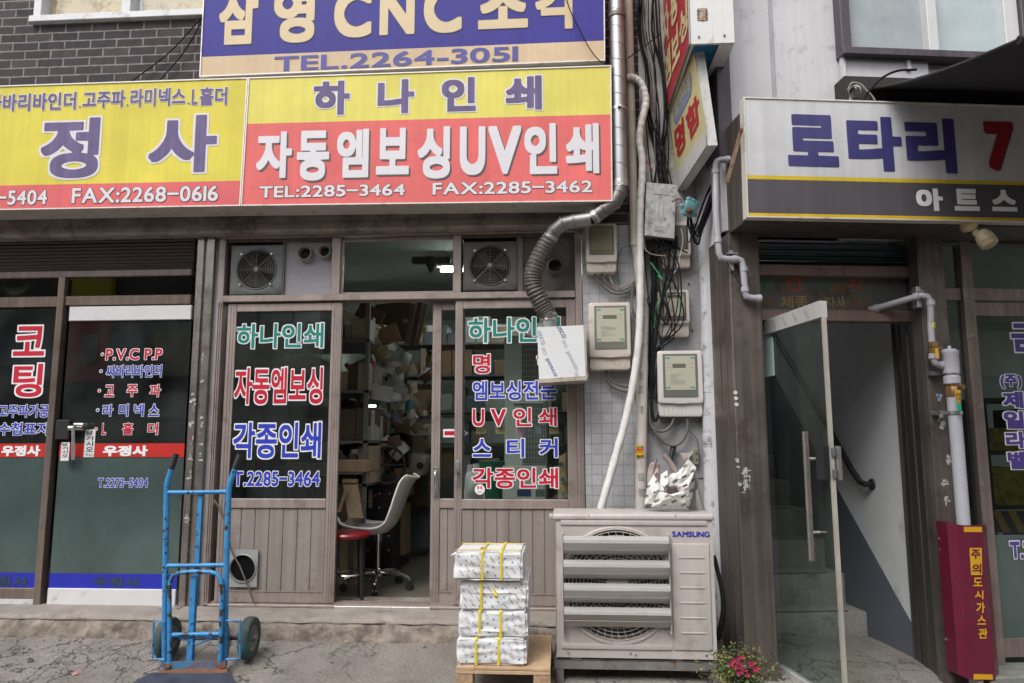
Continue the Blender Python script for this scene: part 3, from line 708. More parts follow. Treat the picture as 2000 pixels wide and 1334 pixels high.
# transom panes and boards
zt0, zt1 = ZT+.046, ztop
ta, tb, tc_, td = LX(440, 520), LX(648, 520), LX(665, 520), LX(885, 520); te, tf = LX(901, 520), XB-.045
g = MB(); pane(g, tc_, td, .03, zt0, zt1); g.build('transom_pane', glass('transom_glass', (.55, .60, .57)), SF)
g = MB(); g.box(tc_+.005, td-.005, .015, .029, zt0, zt0+.016); g.box(tc_+.005, td-.005, .015, .029, zt1-.03, zt1-.005); g.box(tc_, tc_+.015, .015, .03, zt0, zt1); g.build('pane_bead', ALU, SF)
VP = mat('vent_board', (.34, .32, .36), .6, var=.08, dirt=((.08, .07, .06), .15, 30)); VPD = mat('dirty_vent_board', (.12, .105, .095), .8, var=.35, dirt=((.05, .04, .035), .4, 8))
xm = LX(552, 520)
g = MB(); g.box(xm, tb, .034, .04, zt0, zt1); g.build('vent_board', VP, SF)
g = MB(); g.box(xm-.006, xm+.006, .015, .04, zt0, zt1); g.box(ta, tb, .012, .045, zt1-.022, zt1); g.build('board_bead', ALU_D, SF)
xm2 = LX(1012, 520)
g = MB(); g.box(xm2, tf, .034, .04, zt0, zt1); g.build('vent_board', VPD, SF, label='soot-dark vent board behind the hose')
g = MB(); g.box(xm2-.012, xm2+.03, .02, .04, zt0, zt1); g.box(te, tf, .012, .045, zt1-.022, zt1); g.build('board_bead', ALU_D, SF)
for a, b in ((ta, xm-.006), (te, xm2)): g = MB(); g.box(a, b, .10, .13, zt0, zt1); g.build('fan_backing', DARK, SF)
# exhaust fans in the transom
FANH = mat('fan_grey', (.30, .33, .33), .45, .2, var=.12, dirt=((.10, .10, .095), .3, 9)); FANB = mat('fan_blade_grey', (.055, .055, .053), .6, var=.2, dirt=((.03, .03, .03), .4, 10)); WIRE = mat('grille_wire', (.22, .22, .21), .45, .5)
def fan(x0, x1, z0, z1, label, hm):
    cx, cz = (x0+x1)/2, (z0+z1)/2; r = min(x1-x0, z1-z0)*.385
    t = thing('exhaust_fan', label, 'fan', (cx, .03, z0), 'exhaust fans in the transom')
    g = MB(); N_ = 48
    def ring(u, v):
        th = u*2*math.pi; k = int(round(v*6)); c_, s_ = math.cos(th), math.sin(th)
        m = 1/max(abs(c_), abs(s_)); sx, sz = (x1-x0)/2, (z1-z0)/2
        if k == 0: return (cx+c_*m*sx, .045, cz+s_*m*sz)
        if k == 1: return (cx+c_*m*sx, .012, cz+s_*m*sz)
        if k == 2: return (cx+c_*m*(sx-.012), .008, cz+s_*m*(sz-.012))
        rr = (r*1.10, r*1.05, r*1.0, r*.98)[k-3]; yy_ = (.010, .002, .006, .075)[k-3]
        return (cx+c_*rr, yy_, cz+s_*rr)
    g.grid(ring, N_, 6, closeu=True); g.build('housing', hm, t)
    g = MB()
    for k in range(3):
        a0 = k*2.094+.4
        def bl(u, v):
            rr = r*(.22+.72*v); a = a0+(u-.5)*(1.5-.2*v); return (cx+math.cos(a)*rr, .055+.022*(u-.5)*2, cz+math.sin(a)*rr)
        g.grid(bl, 8, 5)
    g.lathe([(.001, -.02), (r*.2, -.02), (r*.24, 0), (r*.24, .04)], (cx, .05, cz), (0, 1, 0), 20); g.build('blade', FANB, t)
    g = MB()
    for k in range(1, 8):
        rr = r*.88*k/7; g.tube([(cx+rr*math.cos(a), .004+.006*(k/7), cz+rr*math.sin(a)) for a in [2*math.pi*i/36 for i in range(36)]], .0016, 5, closed=True)
    for k in range(8):
        a = k*math.pi/4; q = r*(1.12 if k % 2 else .88); g.tube([(cx, .003, cz), (cx+q*math.cos(a), .004 if k % 2 else .009, cz+q*math.sin(a))], .0018, 5)
    g.lathe([(.0001, -.006), (.016, -.005), (.02, 0), (.0001, .001)], (cx, .004, cz), (0, 1, 0), 14); g.build('grille', WIRE, t)
    for sx in (-1, 1):
        for sz in (-1, 1):
            g = MB(); px_, pz = cx+sx*r*.8, cz+sz*r*.8; g.cyl((px_, .006, pz), (px_, -.006, pz), .008, n=10); g.build('screw', SILVER, t)
FANH = mat('fan_grey_shaded', (.15, .165, .165), .45, .2, var=.12, dirt=((.08, .08, .075), .35, 9))  # fan grey darkened, with the shade under the signs put into the colour
fan(LX(449, 525), LX(551, 525), LZ(500, 574), LZ(500, 478), 'pale grey exhaust fan in the transom bay beside two black pipe ends', FANH)
fan(LX(904, 520), LX(1010, 520), LZ(955, 566), LZ(955, 471), 'dark dusty exhaust fan in the transom bay beside the flexible hose', mat('fan_dark', (.11, .108, .10), .5, .2, var=.2, dirt=((.06, .055, .05), .4, 8)))
COLLAR = mat('pipe_collar', (.30, .28, .26), .6, var=.2)
def stub(px, py, r, label, cm=COLLAR):
    c = L(px, py, -.02); t = thing('vent_pipe', label, 'pipe', c, 'vent pipe ends in the transom')
    g = MB(); g.lathe([(r*1.35, .058), (r*1.35, .05), (r*1.12, .045), (r*1.1, .0), (r*.96, -.004), (r*.92, .01), (r*.9, .2)], c, (0, 1, 0), 24); g.build('collar', cm, t)
    g = MB(); g.cyl(c+Vector((0, .05, 0)), c+Vector((0, .055, 0)), r*.93, n=24); g.build('bore_shade_disc', DARK, t)  # dark disc paints the shade inside the pipe mouth
stub(594, 494, .046, 'left one of the twin black-mouthed pipe ends on the pale transom board')
stub(633, 490, .040, 'right one of the twin pipe ends, tucked against the transom post')
stub(1084, 518, .047, 'single black pipe end on the sooty board right of the flexible hose', mat('dark_collar', (.13, .12, .11), .7))
# floor vent in the left kick panel
c = L(474, 1110, -.006); t = thing('duct_hole', 'round black duct opening in a grey square plate low on the left sash', 'vent', (c.x, 0, c.z-.11))
g = MB(); x0, x1, z0, z1 = LX(450, 1110), LX(503, 1110), LZ(475, 1146), LZ(475, 1076); cx, cz = c.x, c.z; r = .083
def pl(u, v):
    th = u*2*math.pi; k = int(round(v*3)); c_, s_ = math.cos(th), math.sin(th); m = 1/max(abs(c_), abs(s_))
    return ((cx+c_*m*.10, .0, cz+s_*m*.12), (cx+c_*m*.10, -.006, cz+s_*m*.12), (cx+c_*r, -.006, cz+s_*r), (cx+c_*r*.98, .11, cz+s_*r*.98))[k]
g.grid(pl, 40, 3, closeu=True); g.build('plate', mat('hole_plate', (.33, .34, .34), .5, .2, var=.12), t); g = MB(); g.cyl((cx, .003, cz), (cx, .007, cz), r, n=30); g.build('bore_shade_disc', mat('bore_shade_black', (.006, .006, .006), .9, spec=.1), t)  # shallow black disc stands in for the darkness inside the duct
g = MB(); g.tube([(cx+(r+.006)*math.cos(a), -.01, cz+(r+.006)*math.sin(a)) for a in [2*math.pi*i/32 for i in range(32)]], .005, 6, closed=True); g.build('rim', SILVER, t)
g = MB(); g.tube([L(418, 985, -.03), L(420, 978, -.03), L(440, 1020, -.03), L(452, 1075, -.03), L(468, 1105, -.03), L(482, 1140, -.03), L(494, 1172, -.03), L(497, 1180, -.03)], .006, 7, smooth=5); g.build('cable', mat('brown_cable', (.12, .095, .08), .6), label='thin brown cable hanging down across the round duct opening', cat='cable', group='cables on the shop fronts')
# ------------------------------------------------------------------ neighbouring shop front at the left
LF = thing('storefront', 'glazed left shop front with frosted lower panes, red band and blue band', 'shopfront', (-3.6, 0, .27))
def lx(px, py): return LX(px, py, 0)
zsh0, zsh1 = LZ(200, 541), 2.78
g = MB()
n = 9
for k in range(n):
    a, b = zsh0+.05+(zsh1-zsh0-.05)*k/n, zsh0+.05+(zsh1-zsh0-.05)*(k+1)/n
    g.prism([(-7.4, .02, a), (-7.4, .012, a+(b-a)*.5), (-7.4, .02, b-.003), (-7.4, .03, b-.003), (-7.4, .03, a)], (7.4+lx(377, 500), 0, 0))
g.build('roller_shutter', mat('brown_shutter', (.075, .058, .052), .5, .3, var=.15, dirt=((.03, .025, .022), .3, 4)), LF)
g = MB(); g.box(-7.4, lx(374, 540), -.002, .05, zsh0, zsh0+.05, .006); g.build('shutter_bar', ALU_D, LF)
g = MB(); xa, xb = lx(377, 700), lx(410, 700)
g.prism([(xa, .06, .0), (xa, -.02, .0), (xa+.045, -.02, .0), (xa+.045, .0, .0), (xb-.05, .0, .0), (xb-.05, -.02, .0), (xb, -.02, .0), (xb, .06, .0)], (0, 0, 2.775)); g.build('shutter_guide', STEEL, LF)
STK = mat('torn_sticker', (.46, .45, .43), .8, var=.3, vs=30, dirt=((.2, .19, .18), .5, 40))
def scraps(parent, pl, spots, F=None, m=STK):
    """shreds of torn stickers: clumps of small ragged flakes"""
    g = MB(F)
    for (px, py, w_, h_) in spots:
        for q in range(max(3, int(w_*h_*2600))):
            c = pl(px, py)+Vector((rnd.gauss(0, w_*.17), -.0002*q, rnd.gauss(0, h_*.30))); n = rnd.randint(5, 8); pts = []; sw, sh = rnd.uniform(.005, .024), rnd.uniform(.004, .018)
            for i in range(n):
                a = 2*math.pi*i/n; k = rnd.uniform(.35, 1.1); pts.append(c+Vector((math.cos(a)*sw*k, 0, math.sin(a)*sh*k)))
            g.poly(pts)
    return g.build('torn_sticker', m, parent, ang=0)
scraps(LF, lambda a, b: L(a, b, -.0215), [(376, 775, .03, .07), (378, 800, .025, .05), (375, 830, .03, .06), (374, 870, .03, .1), (396, 700, .015, .05), (394, 745, .02, .03), (364, 1008, .035, .045), (366, 1020, .03, .03), (374, 895, .03, .05), (394, 830, .02, .12), (392, 890, .02, .10), (372, 930, .02, .05)])
xpl0, xpl1 = lx(90, 900), lx(103, 900)
ztg0, ztg1 = LZ(250, 577), LZ(250, 541)
g = MB(); g.box(xpl0, xpl1, -.022, .04, .262, zsh0, .003); g.box(xpl1, lx(372, 585), -.004, .05, LZ(250, 595), ztg0, .003); g.box(-7.4, xpl0, -.004, .05, LZ(50, 600), LZ(50, 580), .003)
g.box(-7.4, xpl0, -.01, .05, .262, LZ(40, 1148)+.0, .003); g.build('steel_frame', POL, LF)
g = MB(); g.box(-7.4, xpl0-.002, -.013, -.011, .262, .30); g.build('peeled_paint', mat('peeling_paint', (.62, .62, .63), .7, var=.2, dirt=((.2, .15, .12), .45, 12)), LF)
g = MB(); pane(g, xpl1, lx(372, 560), .02, ztg0, zsh0); pane(g, -7.4, xpl0, .02, LZ(50, 580), zsh0); g.build('transom_pane', glass('left_transom_glass', (.30, .34, .28)), LF)
# glazed door, hung between the post and the guide
xd0, xd1 = lx(113, 900), lx(358, 900); zg0, zg1 = LZ(230, 1150), LZ(230, 626); zf = LZ(230, 893); zr0 = LZ(230, 866); zbl = LZ(230, 1121)
g = MB(); g.box(xd0, xd1, -.005, .03, zg1, LZ(230, 598), .004)
door = g.build('glass_door', mat('white_door_rail', (.66, .65, .66), .35, var=.05, dirt=((.45, .42, .38), .15, 8)), LF)
g = MB(); g.box(xd0, xd1, -.005, .03, LZ(230, 1183), zg0, .004); g.build('bottom_rail', _mc['white_door_rail'], door)
g = MB(); pane(g, xd0, xd1, .008, zf, zg1); g.build('pane', GLASS_D, door)
g = MB(); pane(g, xd0, xd1, .008, zg0, zf); g.build('frosted_pane', FILM, door)
BANDR = mat('red_band', (.50, .028, .022), .4, var=.06); BANDB = mat('blue_band', (.022, .03, .40), .4, var=.06)
g = MB(); g.box(xd0, xd1, .005, .007, zf, zr0); g.build('red_band', BANDR, door)
g = MB(); g.box(xd0, xd1, .005, .007, zg0, zbl); g.build('blue_band', BANDB, door)
lines(door, .0065, [('P.V.C P.P', (206, 680, 318, 704), 2), ('싸바리바인더', (207, 712, 317, 738), 1), ('고', (204, 751, 224, 776), 2), ('주', (247, 750, 270, 776), 2), ('파', (292, 750, 315, 776), 2), ('라', (200, 789, 222, 814), 1), ('미', (232, 788, 252, 814), 1), ('넥', (261, 788, 282, 814), 1), ('스', (290, 788, 312, 814), 1),
 ('L', (199, 826, 208, 850), 2), ('홀', (239, 825, 261, 850), 2), ('더', (288, 825, 310, 850), 2), ('T.2273−5404', (191, 933, 290, 953), 1)])
g = MB()
for py, mi in ((692, 2), (725, 1), (763, 2), (801, 1), (838, 2)):
    c = L(200-(py-692)*.085, py, .0035); 
    for k, r in ((0, .013), (mi, .008)):
        g.mi = k; q = c-Vector((0, .0006*(k > 0), 0)); g.cyl(q, q+Vector((0, .0005, 0)), r, n=14)
g.build('bullet_mark', [TXW, TXB, TXR], door)
g = MB(); text(g, qL(201, 870, 289, 891, .004), '우정사', PLAIN(0, .05)); g.mi = 0; g.build('lettering', [TXW], door, ang=0, recalc=False)
g = MB(); text(g, qL(182, 1127, 273, 1147, .004), '우정사', PLAIN(0, .03)); g.build('lettering', [mat('cut_letter', (.03, .055, .06), .5)], door, ang=0, recalc=False)
# left fixed pane
xw0, xw1 = -7.4, xpl0
g = MB(); pane(g, xw0, xw1, .008, zf, LZ(50, 602)); wp = g.build('window', GLASS_D, LF)
g = MB(); pane(g, xw0, xw1, .008, LZ(40, 1149), zf); g.build('frosted_pane', FILM, wp)
g = MB(); g.box(xw0, xw1, .005, .007, zf, zr0); g.build('red_band', BANDR, wp)
g = MB(); g.box(xw0, xw1, .005, .007, LZ(40, 1149), LZ(40, 1119)); g.build('blue_band', BANDB, wp)
lines(wp, .0065, [('코', (25, 634, 91, 698), 2), ('팅', (23, 708, 86, 778), 2), ('고주파가공', (-4, 789, 97, 816), 1), ('수첩표지', (-4, 824, 95, 851), 1)])
g = MB(); text(g, qL(3, 870, 79, 891, .004), '우정사', PLAIN(0, .05)); g.build('lettering', [TXW], wp, ang=0, recalc=False)
g = MB(); text(g, qL(-38, 1125, 56, 1146, .004), '우정사', PLAIN(0, .03)); g.build('lettering', [_mc['cut_letter']], wp, ang=0, recalc=False)
# lock, handle and pull labels
g = MB(); c = L(124, 840, -.03); g.box(c.x-.055, c.x+.045, -.04, .0, c.z-.065, c.z+.07, .006); g.build('lock_box', BLACK, door)
g = MB(); a = L(143, 838, -.04); b = L(143, 898, -.04); g.tube([a+Vector((.07, .03, .03)), a+Vector((.07, -.01, .03)), a+Vector((.02, -.015, .03)), a, b], .011, 10); g.cyl(L(162, 836, -.02), L(135, 836, -.03), .018, n=12); g.build('handle', SILVER, door)
LAB = mat('paper_label', (.70, .70, .71), .6, var=.04)
for bx, kids in (((165, 839, 185, 893), '당기시오'), ((119, 864, 135, 900), '당기시오')):
    q = qL(*bx, .0025 if bx[0] > 150 else -.046); g = MB(); g.prism(q, (0, .0008, 0)); h = (bx[3]-bx[1]); m_ = (bx[0]+bx[2])/2; wd = (bx[2]-bx[0])*.36
    for k, ch in enumerate(kids): text(g, qL(m_-wd, bx[1]+h*(.03+.2*k), m_+wd, bx[1]+h*(.20+.2*k), q[0].y), ch, PLAIN(1, .02))
    if bx[0] > 150: text(g, qL(m_-wd, bx[1]+h*.87, m_+wd, bx[1]+h*.96, q[0].y), 'PULL', PLAIN(1, .0))
    g.build('pull_label', [LAB, TXK], door, ang=0)
# bronze floor strip left of the post
g = MB(); g.box(lx(360, 1188)-.12, lx(362, 1188), -.10, -.03, .266, .272); g.build('floor_hinge_plate', ALU, LF)
# ------------------------------------------------------------------ spiral duct, elbow, hose and outlet box
DUCT = mat('zinc_duct', (.40, .40, .41), .38, .85, var=.12, vs=4, streak=.10, dirt=((.36, .33, .31), .2, 5)); TAPE = mat('foil_tape', (.48, .47, .46), .32, .7, var=.2, vs=40, bump=.8, bs=60)
dr = .049; yd = -.30
top = L(1210, -80, yd); bend = L(1212, 366, yd)
t = thing('exhaust_duct', 'shiny spiral exhaust duct', 'duct', (bend.x, yd, L(1098, 745, -.10).z))
t['label'] = 'shiny spiral exhaust duct bending into a dark ribbed hose and a white film-wrapped box'
g = MB(); xT = bend.x; g.cyl((xT, yd, top.z), (xT, yd, bend.z), dr, n=28)
pit = .118; zz = bend.z
hel = []
nh = int((top.z-bend.z)/pit*16)
for i in range(nh+1):
    a = 2*math.pi*i/16; hel.append((xT+(dr+.001)*math.cos(-a), yd+(dr+.001)*math.sin(-a), bend.z+pit*i/16))
g.tube(hel, .0022, 5); g.build('spiral_pipe', DUCT, t)
g = MB(); g.lathe([(dr+.001, 0), (dr+.008, .003), (dr+.008, .03), (dr+.001, .033)], (xT, yd, LZ(1210, 36, yd)), (0, 0, 1), 24); g.build('joint_collar', ALU_D, t)
g = MB(); zc = LZ(1212, 217, yd); g.lathe([(dr+.002, 0), (dr+.005, .0), (dr+.005, .02), (dr+.002, .02)], (xT, yd, zc), (0, 0, 1), 24); g.box(xT-.012, xT+.012, yd-dr-.022, yd-dr, zc, zc+.02, .003); g.box(xT-.01, xT+.01, yd, -.0, zc, zc+.018); g.build('pipe_clamp', SILVER, t)
p1 = L(1205, 390, yd+.0); p2 = L(1170, 424, yd+.01); p3 = L(1108, 432, -.24)
def seg_pipe(pts, r):
    g = MB(); P = [Vector(p) for p in pts]; g.tube(P, r, 26)
    for i in range(1, len(P)-1):
        d = ((P[i]-P[i-1]).normalized()+(P[i+1]-P[i]).normalized()).normalized(); g.lathe([(r*1.0, -.006), (r*1.09, -.003), (r*1.09, .003), (r*1.0, .006)], P[i], d, 26)
    return g
q0 = Vector((xT, yd, bend.z)); q1 = Vector((xT-.008, yd, bend.z-.035)); q2 = Vector((xT-.045, yd+.005, bend.z-.10)); q3 = Vector((xT-.115, yd+.012, bend.z-.145)); q4 = L(1155, 428, -.28); q5 = L(1122, 432, -.26); q6 = L(1100, 437, -.25); q7 = L(1082, 452, -.23); q8 = L(1073, 470, -.215)
ELB = mat('dull_elbow', (.24, .235, .23), .48, .75, var=.2, vs=6, dirt=((.15, .13, .12), .3, 7))
g = seg_pipe([q0, q1, q2, q3, q4], dr); g.build('elbow', ELB, t)
g = seg_pipe([q4, q5, q6, q7, q8], dr*.98); g.build('lower_elbow', ELB, t)
g = MB(); g.cyl(q4+(q3-q4)*.2, q4+(q3-q4)*.42, dr*1.05, n=26); g.cyl(q8+(q7-q8)*-.1, q8+(q7-q8)*.55, dr*1.05, n=26); g.cyl((xT, yd, bend.z+.0), (xT, yd, bend.z+.045), dr*1.03, n=26); g.build('tape_wrap', TAPE, t)
bx = L(1074, 640, -.17)
hp = spline([q8+Vector((.004, 0, .01)), L(1056, 497, -.21), L(1043, 530, -.205), L(1042, 558, -.20), L(1056, 590, -.185), L(1068, 612, -.175), L(1071, 622, -.17)], 24)
rs = []
g = MB(); n = len(hp)
rh = .056
for i in range(n): rs.append(rh*(1+.085*math.sin(i*2*math.pi/5.2)))
g.tube(hp, rs, 28)
for v in g.bm.verts:
    k = noise.noise(v.co*42)*.0045; v.co += Vector((k, k*.6, noise.noise(v.co*30+Vector((5, 0, 0)))*.004))
hx = []
for i in range(n*3-2):
    f = i/3; k = min(n-2, int(f)); p = hp[k].lerp(hp[k+1], f-k); d = (hp[k+1]-hp[k]).normalized(); u = d.orthogonal().normalized(); u = (Vector((0, -1, 0))-d*d.dot(Vector((0, -1, 0)))).normalized(); v = d.cross(u); a = i*.42
    hx.append(p+(u*math.cos(a)+v*math.sin(a))*(rh*1.03))
g.tube(hx, .0036, 5); g.build('flexible_hose', mat('ribbed_hose', (.135, .118, .105), .62, .35, var=.3, vs=25, dirt=((.30, .27, .24), .2, 14)), t, ang=60)
c = L(1071, 626, -.17)
g = MB(); g.cyl(c+Vector((0, 0, .02)), L(1073, 646, -.17), .052, n=26); g.build('collar', DUCT, t)
g = MB(); g.cyl(c+Vector((0, 0, .05)), c+Vector((0, 0, -.002)), .0585, n=26)
for v in g.bm.verts: v.co += Vector((noise.noise(v.co*50), noise.noise(v.co*50+Vector((9, 0, 0))), noise.noise(v.co*40+Vector((0, 7, 0)))))*.004
g.build('tape_wrap', TAPE, t)
yb = -.30
tl, tr, br_, bl = L(1049, 639, yb), L(1140, 635, yb), L(1145, 738, yb), L(1053, 744, yb)
g = MB(); g.prism([tl, tr, br_, bl], (0, .26, 0)); ob_ = g.build('outlet_box', mat('film_wrapped_panel', (.70, .71, .72), .3, var=.04, dirt=((.45, .42, .38), .10, 9)), t)
g = MB(); g.prism([bl+Vector((-.004, -.006, .012)), br_+Vector((.004, -.006, .012)), br_+Vector((.004, -.006, -.014)), bl+Vector((-.004, -.006, -.014))], (0, .27, 0)); g.prism([tr+Vector((-.003, -.005, .004)), tr+Vector((.010, -.005, .004)), br_+Vector((.010, -.005, 0)), br_+Vector((-.003, -.005, 0))], (0, .26, 0)); g.build('box_edge', mat('box_edge', (.42, .37, .31), .6, var=.2, dirt=((.2, .15, .11), .4, 12)), t)
def diag(g, pl, c, along, hgt, s_, layers):
    """word written along a slanting direction; c start baseline pixel, along/hgt pixel vectors"""
    (x, y), (ax, ay), (hx_, hy) = c, along, hgt
    text(g, [pl(x+hx_, y+hy), pl(x+ax+hx_, y+ay+hy), pl(x+ax, y+ay), pl(x, y)], s_, layers)
pb = lambda a, b: L(a, b, yb-.001)
g = MB()
for c, al, w_, mi in (((1064, 703), (17, 34), 'posco', 0), ((1086, 637), (13, 24), 'osco', 0), ((1104, 689), (17, 34), 'posco', 1), ((1048, 648), (10, 26), 'osco', 1)):
    diag(g, pb, c, al, (7.4, -3.6), w_, PLAIN(mi, .006))
for c in ((1097, 666), (1057, 680), (1121, 728)):
    mi = 2; diag(g, pb, c, (6, 14), (6, -2.4), 'DECS', PLAIN(2, .0))
g.build('film_lettering', [mat('film_blue', (.10, .16, .32), .4), mat('film_blue_pale', (.33, .42, .55), .4), mat('film_grey', (.38, .42, .48), .4)], t, ang=0, recalc=False)
# ------------------------------------------------------------------ standpipes on the pier
IVORY = mat('ivory_conduit', (.52, .46, .39), .5, var=.14, vs=7, dirt=((.30, .24, .18), .22, 6)); WRAP = mat('white_wrap', (.66, .64, .62), .6, var=.14, vs=16, dirt=((.40, .34, .27), .28, 8), bump=.3, bs=50)
def pipe(name, label, cat, pts, r, m, n=16, smooth=0, group=None, noise_=0.):
    g = MB(); g.tube(pts, r, n, smooth=smooth)
    if noise_:
        for v in g.bm.verts: v.co += Vector((noise.noise(v.co*30), noise.noise(v.co*30+Vector((3, 0, 0))), 0))*noise_
    return g.build(name, m, label=label, cat=cat, group=group)
a = thing('conduit', 'straight ivory conduit standing behind the wrapped pipe, with a yellow and red sticker low down', 'pipe', L(1252, 1000, -.06))
g = MB(); P = [L(1226, -60, -.09), L(1232, 200, -.08), L(1240, 480, -.07)]; g.tube(P, .03, 18); g.build('upper_pipe', IVORY, a)
g = MB(); P = [L(1255, 560, -.06), L(1252, 1010, -.06)]; g.tube([L(1243, 470, -.062), L(1257, 600, -.06), L(1254, 760, -.06), L(1251, 1010, -.06)], .036, 18); g.build('lower_pipe', mat('stickered_pipe', (.55, .51, .46), .6, var=.15, dirt=((.25, .23, .21), .32, 16)), a)
g = MB(); c = L(1255, 622, -.06); g.cyl(c, c+Vector((.0, 0, .055)), .040, n=18); g.build('coupling', IVORY, a)
def curved_label(c, r, z0, z1, a0, a1, m, off=.001, mb=None):
    g = mb or MB(); g.grid(lambda u, v: (c.x+(r+off)*math.sin(a0+(a1-a0)*u), c.y-(r+off)*math.cos(a0+(a1-a0)*u), z0+(z1-z0)*v), 8, 1); return g
c = L(1251, 882, -.06); z0, z1 = LZ(1251, 895, -.096), LZ(1251, 870, -.096)
g = MB(); curved_label(c, .036, z0, z1, -1.1, .55, None, .0012, g); g.mi = 1
curved_label(c, .036, z0+(z1-z0)*.42, z0+(z1-z0)*.72, -1.0, .45, None, .0022, g); g.mi = 2
q = [Vector((c.x-.030, c.y-.0385, z1-.004)), Vector((c.x+.016, c.y-.0385, z1-.004)), Vector((c.x+.016, c.y-.0385, z1-.022)), Vector((c.x-.030, c.y-.0385, z1-.022))]
text(g, q, '배관 하름', PLAIN(2, .02)); q2_ = [p+Vector((0, 0, -.055)) for p in q]; text(g, q2_, '888-8221', PLAIN(2, .04)); q3_ = [p+Vector((0, 0, -.026)) for p in q]; text(g, q3_, '누수 상담', PLAIN(0, .02, .002))
g.build('sticker', [mat('sticker_yellow', (.72, .50, .03), .5), mat('sticker_red', (.60, .06, .03), .5), TXK], a, ang=0)
scr = MB()
for py in (655, 735, 760, 800, 930, 960):
    cc = L(1252, py, -.06); curved_label(cc, .036, cc.z-.03, cc.z+.02, rnd.uniform(-.7, .1), rnd.uniform(.2, .9), None, .001, scr)
scr.build('torn_sticker', mat('pipe_sticker', (.34, .33, .32), .8, var=.4, vs=20, dirt=((.08, .08, .08), .4, 40)), a, ang=0)
pts = [L(1224, 152, -.13), L(1238, 152, -.13), L(1252, 163, -.13), L(1260, 185, -.13), L(1261, 205, -.13), L(1253, 240, -.13), L(1249, 275, -.12), L(1254, 310, -.12), L(1254, 350, -.12), L(1251, 400, -.12), L(1250, 460, -.12), L(1251, 560, -.12), L(1248, 660, -.13), L(1238, 740, -.15), L(1222, 820, -.17), L(1200, 900, -.2), L(1176, 985, -.24), L(1168, 1020, -.26)]
gp = MB(); rr = []
sp_ = spline([Vector(p) for p in pts], 14)
for i in range(len(sp_)): rr.append(.0245*(1+.05*math.sin(i*.9)+.05*noise.noise((i*.25, 0, 0))))
gp.tube(sp_, rr, 14)
for i in range(8, len(sp_)-4, 5):
    gp.tube([sp_[i]-(sp_[i+1]-sp_[i])*.12, sp_[i]+(sp_[i+1]-sp_[i])*.25], rr[i]*1.035, 14)
gp.build('wrapped_pipe', WRAP, label='white tape-wrapped refrigerant pipe curving down to the air conditioner', cat='pipe', ang=60)
# white rainwater pipe
t = thing('drain_pipe', 'thick scuffed white drain pipe running down the corner beside the grey entrance', 'pipe', L(1392, 1330, .03))
WP = mat('scuffed_white_pipe', (.52, .52, .55), .6, var=.12, dirt=((.12, .115, .11), .30, 13), bump=.3, bs=45)
g = MB(); P = [L(1372, 190, -.05), L(1374, 380, -.05), L(1381, 560, -.05), L(1388, 900, -.05), L(1396, 1334, -.05)]; g.tube(P, .046, 20); g.build('pipe', WP, t)
for py, px in ((545, 1381), (758, 1385), (858, 1387), (1110, 1391)):
    c = L(px, py, -.05); g = MB(); g.lathe([(.046, -.03), (.05, -.027), (.05, .027), (.046, .03)], c, (0, 0, 1), 20); g.build('socket_joint', WP, t)
